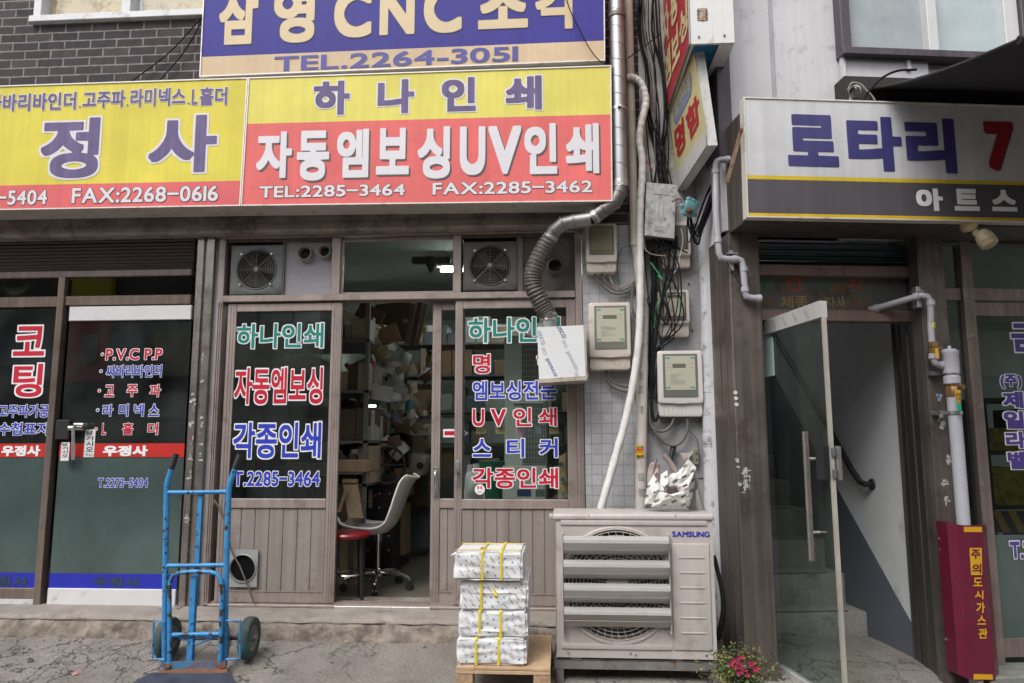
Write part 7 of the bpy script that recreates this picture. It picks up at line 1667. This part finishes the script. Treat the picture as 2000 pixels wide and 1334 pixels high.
spots = [(1443, 1284), (1450, 1283), (1434, 1290), (1440, 1293), (1428, 1297), (1446, 1297), (1463, 1294), (1470, 1296), (1466, 1299), (1446, 1303), (1452, 1306), (1436, 1303), (1473, 1306), (1476, 1309), (1456, 1308), (1441, 1314), (1431, 1292), (1480, 1305), (1448, 1313), (1460, 1318)]
for i, (px, py) in enumerate(spots):
    c = L(px, py, -1.12); g = MB(); g.mi = 0
    for k in range(5):
        a = 2*math.pi*k/5+i; r = .0105; u = Vector((math.cos(a), -.25, math.sin(a))); v = Vector((-math.sin(a), 0, math.cos(a)))
        g.poly([c, c+u*r*.7+v*r*.45, c+u*r*1.25+Vector((0, -.002, 0)), c+u*r*.7-v*r*.45])
    g.build('flower', fl[0 if i % 3 else 1], t, ang=0)
g = MB(); g.lathe([(.06, 0), (.085, .11), (.09, .115), (.09, .13), (.08, .13), (.078, .118), (.0001, .116)], (pc_.x, -1.0, zpot-.004), (0, 0, 1), 24); g.build('pot', mat('clay_pot', (.20, .10, .07), .8), t)
# ------------------------------------------------------------------ inside the open print shop
TUBE = mat('tube_light', (.95, .95, .92), .5, emit=((.93, 1, .94), 34))
def tube_lamp(a, b, label):
    t = thing('ceiling_lamp', label, 'lamp', (a+b)/2); d = (b-a).normalized(); g = MB(); g.tube([a, b], .016, 10); g.build('tube', TUBE, t)
    g = MB(); m = (a+b)/2; h = (b-a).length/2+.04; ang_ = math.atan2(d.y, d.x); g.box(m.x-h, m.x+h, m.y-.05, m.y+.05, m.z+.03, m.z+.08, .005, rot=Matrix.Rotation(ang_, 3, 'Z')); g.build('fitting', WHITE, t)
p = L(872, 513, 1.5); tube_lamp(Vector((p.x-.05, 1.5, 2.86)), Vector((p.x+1.0, 1.55, 2.86)), 'fluorescent ceiling lamp seen through the middle transom pane of the print shop')
tube_lamp(L(905, 652, 2.6), L(1030, 647, 2.6), 'fluorescent lamp hanging in the print shop, seen through the top of the right sash')
tube_lamp(Vector((-2.4, 3.0, 2.5)), Vector((-1.95, 3.0, 2.5)), 'added fluorescent lamp hidden behind the left-wall shelf, lighting the print shop')  # added lamp, out of view behind the shelf, keeps the room lit
CARD = [mat('cardboard_%d' % k, c, .8, var=.2, vs=5) for k, c in enumerate(((.26, .17, .10), (.19, .12, .075), (.36, .29, .20), (.42, .40, .36), (.11, .075, .05), (.46, .46, .44), (.14, .16, .19), (.30, .25, .14)))]
WOOD = mat('work_table_wood', (.38, .27, .165), .6, var=.15, streak=.15); DWOOD = mat('dark_wood', (.09, .055, .035), .6, var=.3); IRON = mat('machine_iron', (.035, .033, .033), .45, .4, var=.3)
# shelf unit along the left wall and back
FL = .262
S1 = thing('shelf', 'tall dark shelf crowded with cartons along the left wall inside the open shop', 'shelf', (-1.78, 1.6, FL))
def rack(parent, x0, x1, y0, y1, levels):
    g = MB()
    for x in (x0, x1-.03):
        for y in (y0, y1-.03): g.box(x, x+.03, y, y+.03, FL, levels[-1]+.4)
    for z in levels: g.box(x0, x1, y0, y1, z, z+.02)
    return g.build('rack', mat('shelf_steel', (.16, .17, .16), .6, var=.2), parent)
lv1 = [1.0, 1.33, 1.72, 2.12]
rack(S1, -2.42, -1.50, .75, 1.55, lv1)
S2 = thing('shelf', 'back shelf heaped with paper rolls and tins at the far end of the open shop', 'shelf', (-.9, 2.6, FL))
lv2 = [.95, 1.3, 1.62, 1.98, 2.3]
rack(S2, -1.65, .85, 2.35, 2.8, lv2)
def carton(x0, x1, y0, y1, z0, z1, m, lab, grp, name='carton', cat='box', rz=0):
    g = MB(); g.box(x0, x1, y0, y1, z0, z1, .004, rot=Matrix.Rotation(rz, 3, 'Z') if rz else None); return g.build(name, m, label=lab, cat=cat, group=grp)
LB1 = 'small carton squeezed in the rows on the dark left-wall shelf of the print shop'; GB1 = 'cartons on the left-wall shelf'
for lz, nx in zip(lv1, (6, 8, 8, 6)):
    x = -2.38
    while x < -1.58:
        w_ = rnd.uniform(.05, .16); h_ = rnd.uniform(.12, .29); carton(x, x+w_-.006, .77+rnd.uniform(0, .08), 1.3, lz+.021, lz+.02+h_, rnd.choice(CARD[2:6]+[CARD[6]]), LB1, GB1); x += w_
for z in lv1:
    y = .8
    while y < 1.5:
        w_ = rnd.uniform(.06, .16); h_ = rnd.uniform(.10, .28); carton(-1.60, -1.505, y, y+w_-.006, z+.021, z+.02+h_, rnd.choice(CARD[2:6]+[CARD[5], CARD[7]]), LB1, GB1); y += w_
LB2 = 'carton or tin crammed on the shelf across the back of the print shop'; GB2 = 'goods on the back shelf'
for lz in lv2:
    x = -1.6
    while x < .75:
        w_ = rnd.uniform(.05, .24); h_ = rnd.uniform(.10, .31)
        if rnd.random() < .95: carton(x, x+w_-.008, 2.37+rnd.uniform(0, .1), 2.75, lz+.021, lz+.02+h_, rnd.choice(CARD), LB2, GB2)
        x += w_
# leaning board sheets at the top of the opening
for k, (px0, px1, py0, py1, tilt, y, c) in enumerate(((690, 745, 596, 650, .5, 1.3, 1), (735, 805, 590, 668, -.1, 1.5, 4), (806, 818, 590, 676, .18, 1.25, 4), (818, 828, 592, 674, .2, 1.28, 0), (795, 807, 592, 672, .15, 1.22, 1), (716, 780, 640, 676, -.35, 1.1, 0))):
    a = L(px0, py1, y); b = L(px1, py0, y); m = (a+b)/2; g = MB(); g.box(a.x, b.x, y, y+.012, a.z, b.z, .002, rot=Matrix.Rotation(tilt, 3, 'Y'))
    g.build('board_sheet', CARD[c], label='large brown board sheet propped under the ceiling of the print shop', cat='board', group='board sheets under the ceiling')
# loose papers and bags hanging in front of the shelves
def paper(px, py, w_, h_, rot, y, m, lab, grp='papers hanging in the print shop', crump=.0):
    c = L(px, py, y); cr, sr = math.cos(rot), math.sin(rot); g = MB()
    def fn(u, v):
        a, b = (u-.5)*w_, (v-.5)*h_; q = Vector((c.x+a*cr-b*sr, y, c.z+a*sr+b*cr)); n = noise.noise_vector(q*9)*(.02+crump); return q+Vector((n.x*.4, n.y-.02*math.sin(u*4), n.z*.4))
    g.grid(fn, 14, 14); return g.build('paper', m, label=lab, cat='paper', group=grp, ang=60)
PAP = mat('paper_grey_white', (.46, .46, .43), .7, var=.08); BAG = mat('translucent_bag', (.36, .38, .39), .3, var=.25, vs=14); PNK = mat('paper_pink', (.50, .12, .28), .7)
for px, py, w_, h_, rot, y, m, cr in ((728, 735, .14, .20, -.45, .95, PAP, 0), (742, 767, .20, .12, -.2, .9, PAP, 0), (712, 718, .18, .14, .5, 1.05, CARD[2], 0), (762, 700, .16, .10, .2, 1.1, BAG, .03), (790, 705, .10, .14, -.3, 1.15, PAP, .04), (775, 745, .10, .20, .1, 1.1, BAG, .03), (755, 722, .12, .05, -.3, 1.0, PAP, .02), (782, 722, .10, .06, .4, 1.05, CARD[2], .02), (768, 712, .13, .04, .1, 1.0, CARD[3], .02), (700, 738, .14, .16, .8, 1.15, CARD[3], 0), (745, 690, .12, .12, .3, 1.0, CARD[7], .03), (700, 760, .10, .10, .2, 1.0, CARD[0], 0), (800, 725, .12, .10, .4, 1.2, CARD[2], .04), (770, 775, .12, .08, .1, 1.0, BAG, .05), (738, 676, .14, .08, -.1, 1.1, BAG, .04)):
    paper(px, py, w_, h_, rot, y, m, 'loose sheet or clear bag dangling from the cluttered shelves in the open doorway', crump=cr)
paper(727, 718, .03, .11, -.5, .9, PNK, 'small pink strip among the hanging papers in the open doorway')
g = MB(); a, b = L(712, 693, .95), L(738, 662, .95); d = (b-a).normalized(); s_ = Vector((-d.z, 0, d.x))*.02; g.prism([a-s_, a+s_, b+s_, b-s_], (0, .01, 0)); g.build('wooden_ruler', CARD[2], label='pale wooden strip leaning at the end of the left-wall shelf', cat='ruler')
g = MB(); a = L(716, 680, .98); g.box(a.x-.012, a.x+.02, .98, 1.0, a.z-.05, a.z+.06, .004); g.build('blue_folder', mat('folder_blue', (.03, .16, .42), .5), label='bright blue folder on the left-wall shelf of the print shop', cat='folder')
c = L(798, 785, 1.4); g = MB(); g.lathe([(.001, 0), (.03, .0), (.03, .10), (.026, .115), (.012, .125), (.012, .15), (.001, .15)], c-Vector((0, 0, .08)), (0, 0, 1), 16); g.build('spray_can', mat('can_blue', (.06, .25, .36), .35, .3), label='light blue spray can standing on a shelf in the open doorway', cat='can')
CL = [PAP, PAP, BAG, BAG, CARD[2], CARD[3], CARD[3], CARD[0], CARD[7], CARD[5], CARD[6], CARD[4]]
for i in range(115):
    px = rnd.uniform(676, 842); py = rnd.uniform(600, 800) if i < 50 else rnd.uniform(800, 890); y = rnd.uniform(1.15, 2.2)
    paper(px, py, rnd.uniform(.04, .14), rnd.uniform(.025, .10), rnd.uniform(-.9, .9), y, rnd.choice(CL), 'scrap of paper, card or film stuffed into the cluttered shelves of the print shop', 'scraps on the shelves', crump=rnd.uniform(0, .05))
# brown paper roll machine
t = thing('paper_roll', 'big brown roll of paper on a stand in the middle of the dark print shop', 'paper roll', L(712, 868, 1.35))
c = L(716, 832, 1.3); r = .155
g = MB(); g.lathe([(.03, -.14), (r*.98, -.14), (r, -.13), (r, .13), (r*.98, .14), (.03, .14)], (c.x, c.y+.1, c.z), (1, .35, 0), 36); g.build('roll', mat('kraft_roll', (.13, .085, .055), .75, var=.12), t)
g = MB(); g.box(c.x-.2, c.x+.22, 1.2, 1.6, c.z-r-.05, c.z-r, .005); g.build('cradle', DWOOD, t)
g = MB(); 
for px, py in ((724, 793), (745, 829)):
    q = L(px, py, 1.8); g.box(q.x-.05 if py < 800 else q.x-.012, q.x+.05 if py < 800 else q.x+.012, 1.8, 1.81, q.z-.012 if py < 800 else q.z-.03, q.z+.012 if py < 800 else q.z+.02, .004)
g.build('work_light', mat('work_light', (.95, .95, .95), .5, emit=((1, 1, 1), 2.2)), label='small bright work light glowing behind the brown paper roll', cat='lamp')
# work table, crate and press
t = thing('work_table', 'pale wooden work table standing just inside the open doorway at the left', 'table', L(690, 1000, .75))
za, zb_2 = LZ(690, 898, .7), LZ(690, 921, .7); xa_, xb_2 = -1.75, LX(722, 905, .75)
g = MB(); g.box(xa_, xb_2, .62, 1.05, zb_2+.0, za, .004); g.build('table_top', WOOD, t); g = MB(); g.box(xa_, xb_2-.03, .63, 1.03, zb_2-.018, zb_2-.001); g.build('metal_edge', SILVER, t)
for x in (xa_+.05, xb_2-.12):
    g = MB(); g.box(x, x+.06, .8, .86, FL, zb_2-.018); g.build('leg', WOOD, t)
t = thing('wooden_easel', 'folded pale wooden stand leaning under the work table in the doorway', 'stand', L(680, 1010, .62))
g = MB(); g.prism([L(669, 940, .6), L(696, 940, .6), L(708, 1012, .52), L(680, 1012, .52)], (0, .03, 0)); g.build('board', WOOD, t)
g = MB(); g.prism([L(668, 936, .58), L(697, 936, .58), L(697, 943, .58), L(668, 943, .58)], (0, .04, 0)); g.tube([L(676, 955, .55), L(662, 1000, .5)], .013, 6); g.build('rail', WOOD, t)
t = thing('printing_press', 'dark iron embossing press studded with rivets behind the white chair', 'machine', L(735, 1060, 1.3))
x0, x1 = LX(694, 980, 1.2), LX(768, 980, 1.2); z1_ = LZ(730, 925, 1.2)
g = MB(); g.box(x0, x1, 1.2, 1.9, FL, z1_, .01); g.build('body', IRON, t)
for k in range(22):
    g = MB(); q = Vector((x0+.03+(x1-x0-.06)*(k % 4)/3, 1.2, FL+.2+(z1_-FL-.25)*(k//4)/5)); g.lathe([(.0001, -.010), (.006, -.007), (.009, 0)], q, (0, 1, 0), 8); g.build('rivet', SILVER, t)
g = MB(); c = L(757, 908, 1.15); g.tube([(c.x+.13*math.cos(a), 1.15+.05*math.cos(a), c.z+.15*math.sin(a)) for a in [2*math.pi*i/32 for i in range(32)]], .012, 8, closed=True); 
for k in range(3):
    a = k*math.pi/3; g.tube([(c.x+.13*math.cos(a), 1.15+.05*math.cos(a), c.z+.15*math.sin(a)), (c.x-.13*math.cos(a), 1.15-.05*math.cos(a), c.z-.15*math.sin(a))], .007, 6)
g.build('flywheel', mat('dull_steel', (.07, .065, .06), .5, .5, var=.2), t)
g = MB(); z2 = z1_+.22; g.box(x0-.02, x1-.06, 1.25, 1.7, z1_, z2, .01); g.box(x0-.05, x1+.05, 1.2, 1.75, z2, z2+.05, .004); g.build('head', IRON, t)
g = MB(); q = L(700, 872, 1.15); g.box(x0-.04, x1-.05, 1.15, 1.2, q.z-.016, q.z+.016, .002); g.build('label_rail', mat('pinkish_rail', (.36, .28, .25), .6), t)
g = MB(); q = L(727, 968, 1.18); g.box(q.x-.03, q.x+.0, 1.17, 1.2, q.z-.1, q.z+.05, .002); g.build('wood_plate', CARD[2], t)
g = MB(); q = L(732, 968, 1.14); g.lathe([(.001, -.012), (.012, -.01), (.014, 0), (.012, .01), (.001, .012)], q, (0, 1, 0), 12); g.tube([q, q+Vector((-.02, .03, -.01))], .004, 6); g.build('red_knob', mat('knob_red', (.45, .02, .05), .4), t)
carton(LX(768, 950, 1.3), LX(794, 950, 1.3), 1.3, 1.6, LZ(780, 970, 1.3), LZ(780, 915, 1.3), CARD[0], 'brown crate with slotted side beside the press in the doorway', None, 'crate', 'crate')
t = thing('machine_box', 'cream tilted machine housing beside the slotted crate', 'machine', L(810, 910, 1.5))
g = MB(); q = L(812, 905, 1.45); g.box(q.x-.06, q.x+.08, 1.45, 1.7, q.z-.10, q.z+.08, .02, 2, rot=Matrix.Rotation(.25, 3, 'Y')); g.build('housing', mat('cream_housing', (.34, .32, .27), .5), t)
g = MB(); g.cyl(q+Vector((.04, -.02, -.02)), q+Vector((.04, .02, -.02)), .03, n=16); g.build('dial', BLACK, t)
for k, (px0, px1, py0, py1, y, mi) in enumerate(((770, 800, 818, 845, 1.5, 0), (800, 838, 828, 850, 1.45, 3), (748, 795, 846, 905, 1.7, 4), (795, 838, 850, 905, 1.75, 2), (770, 836, 906, 990, 2.0, 4), (792, 836, 990, 1070, 2.2, 6), (745, 770, 800, 835, 1.6, 1), (690, 716, 880, 893, 1.0, 5), (774, 790, 985, 1085, 1.5, 0))):
    carton(LX(px0, py1, y), LX(px1, py1, y), y, y+.25, LZ(px0, py1, y), LZ(px0, py0, y), CARD[mi], 'dusky box piled among the machines at the back of the open doorway', 'boxes among the machines')
paper(698, 884, .10, .06, .2, .85, mat('tissue', (.55, .50, .50), .7), 'crumpled tissue lying on the wooden work table', None, .05); 
carton(LX(668, 780, 1.1), LX(700, 780, 1.1), 1.0, 1.4, LZ(690, 800, 1.0), LZ(690, 782, 1.0), CARD[1], 'flat brown carton at the foot of the left-wall shelf', None)
# white shell chair on castors
cz_ = FL
ch0 = L(738, 1110, .66); cxx, cyy = ch0.x, .66
t = thing('office_chair', 'white plastic shell chair on a chromed five-star castor base inside the doorway', 'chair', (cxx, cyy, cz_))
seat_z = LZ(735, 1040, cyy)
yaw = 0.0
prof = [(-.24, .045), (-.22, .01), (-.17, -.005), (-.09, -.018), (.0, -.025), (.08, -.012), (.13, .03), (.165, .10), (.195, .18), (.225, .26), (.255, .325), (.285, .365), (.315, .385)]
wid = [.17, .20, .215, .22, .225, .225, .22, .215, .205, .195, .185, .17, .14]
def shell(u, v, off=0):
    k = u*(len(prof)-1); i = min(len(prof)-2, int(k)); f = k-i
    x = prof[i][0]*(1-f)+prof[i+1][0]*f; z = prof[i][1]*(1-f)+prof[i+1][1]*f; w_ = wid[i]*(1-f)+wid[i+1]*f
    s_ = (v-.5)*2; back = max(0, (u-.4)/.6); lift = .055*abs(s_)**2.4
    x2 = x-lift*back*1.1+off*(1 if back > .2 else 0); z2 = z+lift*(1-back*.6)-(off if back <= .2 else 0)
    return (cxx-.02+x2, cyy+s_*w_, seat_z+.02+z2)
g = MB(); g.grid(shell, 40, 20); g.grid(lambda u, v: shell(u, v, .008), 40, 20)
rim = [shell(0, k/12) for k in range(13)]+[shell(k/20, 1) for k in range(1, 21)]+[shell(1, 1-k/12) for k in range(1, 13)]+[shell(1-k/20, 0) for k in range(1, 20)]
g.tube(rim, .008, 8, closed=True); g.build('shell', mat('shell_white', (.80, .76, .72), .35, var=.03), t)
g = MB(); g.cyl((cxx, cyy, cz_+.12), (cxx, cyy, seat_z-.01), .016, n=14); g.cyl((cxx, cyy, seat_z-.06), (cxx, cyy, seat_z+.0), .03, n=14); g.build('column', CHROME, t)
g = MB(); g.lathe([(.001, .0), (.03, .0), (.036, .02), (.028, .05), (.016, .06)], (cxx, cyy, cz_+.09), (0, 0, 1), 18); g.build('hub', CHROME, t)
for k in range(5):
    a = 2*math.pi*k/5-.15; dv = Vector((math.cos(a), math.sin(a), 0)); c0 = Vector((cxx, cyy, cz_+.12)); e = c0+dv*.25+Vector((0, 0, -.055))
    g = MB(); g.tube([c0, c0+dv*.10+Vector((0, 0, .0)), c0+dv*.19+Vector((0, 0, -.012)), c0+dv*.24+Vector((0, 0, -.035)), e], [.016, .014, .012, .012, .011], 10, smooth=3); lg = g.build('leg', CHROME, t)
    g = MB(); pd_ = dv.cross(Vector((0, 0, 1))); cc = Vector((e.x, e.y, cz_+.027)); g.cyl(cc-pd_*.02, cc-pd_*.004, .026, n=16); g.cyl(cc+pd_*.004, cc+pd_*.02, .026, n=16); g.cyl(cc+Vector((0, 0, .01)), e, .008, n=8); g.build('castor', BLACK, lg)
chk = bpy.data.materials.new('gingham'); chk.use_nodes = True; nt = chk.node_tree; tc = nt.nodes.new('ShaderNodeTexCoord'); ck = nt.nodes.new('ShaderNodeTexChecker'); ck.inputs['Scale'].default_value = 75; ck.inputs[1].default_value = (.42, .42, .42, 1); ck.inputs[2].default_value = (.05, .05, .055, 1); nt.links.new(tc.outputs['Object'], ck.inputs[0]); nt.links.new(ck.outputs[0], nt.nodes['Principled BSDF'].inputs['Base Color']); nt.nodes['Principled BSDF'].inputs['Roughness'].default_value = .9
g = MB()
def cush(u, v):
    x = (u-.5)*.30; y = (v-.5)*.32; e = (1-(2*u-1)**4)*(1-(2*v-1)**4); return (cxx-.10+x, cyy+y, seat_z+.028+.032*e+.03*max(0, u-.6)+.004*noise.noise((x*20, y*20, 0)))
g.grid(cush, 20, 20); g.grid(lambda u, v: Vector(cush(u, v))-Vector((0, 0, .02+.02*(1-(2*u-1)**4)*(1-(2*v-1)**4))), 20, 20); g.build('cushion', chk, label='grey checked cushion lying on the seat of the white chair', cat='cushion')
# red stool
sx = LX(689, 1050, .17); sy = .2; sz = LZ(690, 1047, .1)
t = thing('stool', 'round red-topped stool with black legs just inside the threshold', 'stool', (sx, sy, FL))
g = MB(); g.lathe([(.001, .0), (.125, .0), (.148, -.006), (.155, -.018), (.15, -.035), (.135, -.042), (.001, -.042)], (sx-.04, sy, sz+.018), (0, 0, 1), 36); g.build('seat', mat('red_vinyl', (.19, .007, .018), .3, var=.1), t)
for k in range(4):
    a = math.pi/4+k*math.pi/2+.35; b0 = Vector((sx-.04+.10*math.cos(a), sy+.10*math.sin(a), sz-.02)); b1 = Vector((sx-.04+.135*math.cos(a), sy+.135*math.sin(a), FL))
    g = MB(); g.tube([Vector((sx-.04, sy, sz-.024)), b0+Vector((0, 0, -.004)), b0+Vector((math.cos(a)*.012, math.sin(a)*.012, -.03)), b1], .0125, 10, smooth=3); g.cyl(b1, b1+Vector((0, 0, .025)), .016, n=10); g.build('leg', BLACK, t)
g = MB(); g.tube([(sx-.04+.115*math.cos(2*math.pi*i/28), sy+.115*math.sin(2*math.pi*i/28), FL+.19) for i in range(28)], .006, 6, closed=True); g.build('ring', CHROME, t)
# things seen through the right sash
t = thing('standing_air_conditioner', 'tall pale indoor air conditioner with a wire-fine grille behind the right sash', 'air conditioner', L(1045, 975, .45))
x0, x1 = LX(985, 800, .45), LX(1068, 800, .45); z0, z1 = LZ(1030, 975, .45), LZ(1030, 655, .45)
g = MB(); g.box(x0, x1, .45, .8, z0-.3, z1, .01); g.build('case', mat('pale_green_white', (.46, .49, .45), .4, var=.06), t)
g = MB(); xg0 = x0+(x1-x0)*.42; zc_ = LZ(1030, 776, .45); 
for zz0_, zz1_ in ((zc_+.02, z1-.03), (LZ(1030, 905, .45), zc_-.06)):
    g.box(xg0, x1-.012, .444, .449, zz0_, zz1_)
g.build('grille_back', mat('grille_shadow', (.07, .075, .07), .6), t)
g = MB()
for k in range(16):
    x = xg0+(x1-.012-xg0)*k/15; g.box(x-.0012, x+.0012, .438, .442, LZ(1030, 905, .45), z1-.03)
for k in range(24):
    z = LZ(1030, 905, .45)+(z1-.03-LZ(1030, 905, .45))*k/23; g.box(xg0, x1-.012, .440, .444, z-.001, z+.001)
g.build('grille', mat('grille_white', (.52, .54, .50), .5), t)
g = MB(); g.box(x0+.06, x1-.02, .43, .45, zc_-.05, zc_+.015, .006); g.build('control_strip', mat('control_cream', (.50, .52, .47), .4), t)
g = MB(); a = L(982, 910, .43); b = L(1066, 975, .43); g.box(a.x, b.x, .40, .43, b.z, a.z, .004); po = g.build('poster', mat('poster_grey_green', (.45, .47, .43), .6, var=.04), label='pale product poster with a dark blue panel leaning at the foot of the right sash', cat='poster')
g = MB(); qx0, qx1 = LX(1010, 960, .39), LX(1037, 960, .39); g.box(qx0, qx1, .396, .399, LZ(1020, 969, .39), LZ(1020, 956, .39)); g.mi = 1; g.box(LX(1046, 960, .39), LX(1064, 960, .39), .396, .399, LZ(1050, 969, .39), LZ(1050, 956, .39)); g.build('print', [mat('print_blue', (.03, .05, .12), .5), mat('print_grey', (.12, .13, .12), .5)], po)
g = MB(); a = L(960, 884, .5); g.lathe([(.07, 0), (.10, .28), (.105, .29), (.001, .29)], (L(962, 930, .5).x, .5, LZ(962, 980, .5)), (0, 0, 1), 20); g.build('green_bin', mat('bin_green', (.02, .15, .075), .5), label='green plastic bin behind the word at the bottom of the right sash', cat='bin')
g = MB(); P = [L(905, 975, .3), L(948, 975, .3), L(934, 905, .3), L(912, 908, .3)]
g.grid(lambda u, v: (P[0]*(1-u)+P[1]*u)*(1-v)+(P[3]*(1-u)+P[2]*u)*v+Vector((0, -.06*math.sin(math.pi*u)*math.sin(math.pi*min(1, v+.2)), 0))+noise.noise_vector(Vector((u*3, v*3, 7)))*.012, 16, 16); g.build('plastic_bag', mat('grey_white_bag', (.46, .46, .47), .35, var=.1), label='greyish white plastic bag slumped in the lower left corner of the right sash', cat='bag', ang=60)
g = MB(); P = [L(1089, 975, .2), L(1114, 975, .2), L(1113, 880, .2), L(1092, 890, .2)]
g.grid(lambda u, v: (P[0]*(1-u)+P[1]*u)*(1-v)+(P[3]*(1-u)+P[2]*u)*v+Vector((0, -.05*math.sin(math.pi*u), 0))+noise.noise_vector(Vector((u*3, v*5, 3)))*.008, 14, 20); g.mi = 1
for px, py in ((1096, 907), (1099, 937), (1101, 967)):
    q = L(px, py, .13); g.cyl(q, q+Vector((0, .002, 0)), .016, n=16)
g.build('paper_sack', [mat('kraft_tan', (.44, .32, .17), .7, var=.12), mat('sack_blue', (.10, .14, .19), .6)], label='tan paper sack with dark round marks in the lower right corner of the right sash', cat='sack', ang=60)
for k, (px, c, nm) in enumerate(((939, CARD[7], 'left yellow card'), (977, CARD[7], 'right yellow card'), (1015, mat('card_pink', (.42, .25, .38), .6), 'pink card'), (1050, CARD[6], 'dark blue card'), (1082, CARD[7], 'tan card nearest the right stile'))):
    q = L(px, 840, .05); g = MB(); g.box(q.x-.032, q.x+.032, .05, .052, q.z-.026, q.z+.024); g.build('hanging_card', c, label=nm+' hanging behind the right sash under the red UV line', cat='card')
# goods dimly seen through the left sash
for k, (px0, px1, py0, py1, y, m) in enumerate(((560, 640, 905, 930, .6, WOOD), (480, 540, 945, 975, .4, mat('tarpaulin_grey', (.34, .36, .40), .5, var=.15)), (560, 600, 935, 975, .5, CARD[2]), (600, 640, 940, 975, .45, CARD[4]), (446, 478, 900, 975, .7, CARD[4]), (500, 545, 850, 905, 1.2, CARD[1]), (600, 644, 830, 842, .9, mat('orange_strip', (.50, .14, .03), .5)))):
    carton(LX(px0, py1, y), LX(px1, py1, y), y, y+.22, LZ(px0, py1, y), LZ(px0, py0, y), m, 'object dimly seen standing behind the lettered left sash', 'goods behind the left sash', 'stored_goods', 'goods')
# wall fan silhouette behind the middle transom
t = thing('wall_fan', 'dark ceiling-hung fan seen through the middle transom pane beside the lamp', 'fan', L(835, 505, .8))
g = MB(); q = L(842, 508, .8); g.lathe([(.02, -.03), (.05, -.02), (.055, .02), (.03, .06), (.015, .10)], q, (0, 0, -1), 16); g.build('motor', BLACK, t)
for s_ in (-1, 1, 1.2):
    g = MB(); g.box(q.x-(.16 if s_ < 0 else -.03), q.x-(.03 if s_ < 0 else -.16), .78, .84, q.z-.03+.0*s_, q.z+.03, .02, 2, rot=Matrix.Rotation(.2*s_, 3, 'X')); g.build('blade', BLACK, t)
# left shop interior
g = MB(); g.box(-3.6, -2.7, 1.2, 1.8, FL, 1.1, .01); g.build('work_bench', DWOOD, label='dark bench inside the left shop behind the glass door', cat='bench')
t = thing('ventilator', 'round ventilator fan behind the left transom pane', 'fan', L(38, 553, .1))
g = MB(); q = L(38, 548, .12); g.lathe([(.001, .0), (.02, -.01), (.05, .02), (.11, .03), (.125, .0), (.13, .04)], q, (0, -1, 0), 28); g.build('grille', mat('vent_cream', (.34, .33, .30), .5), t)
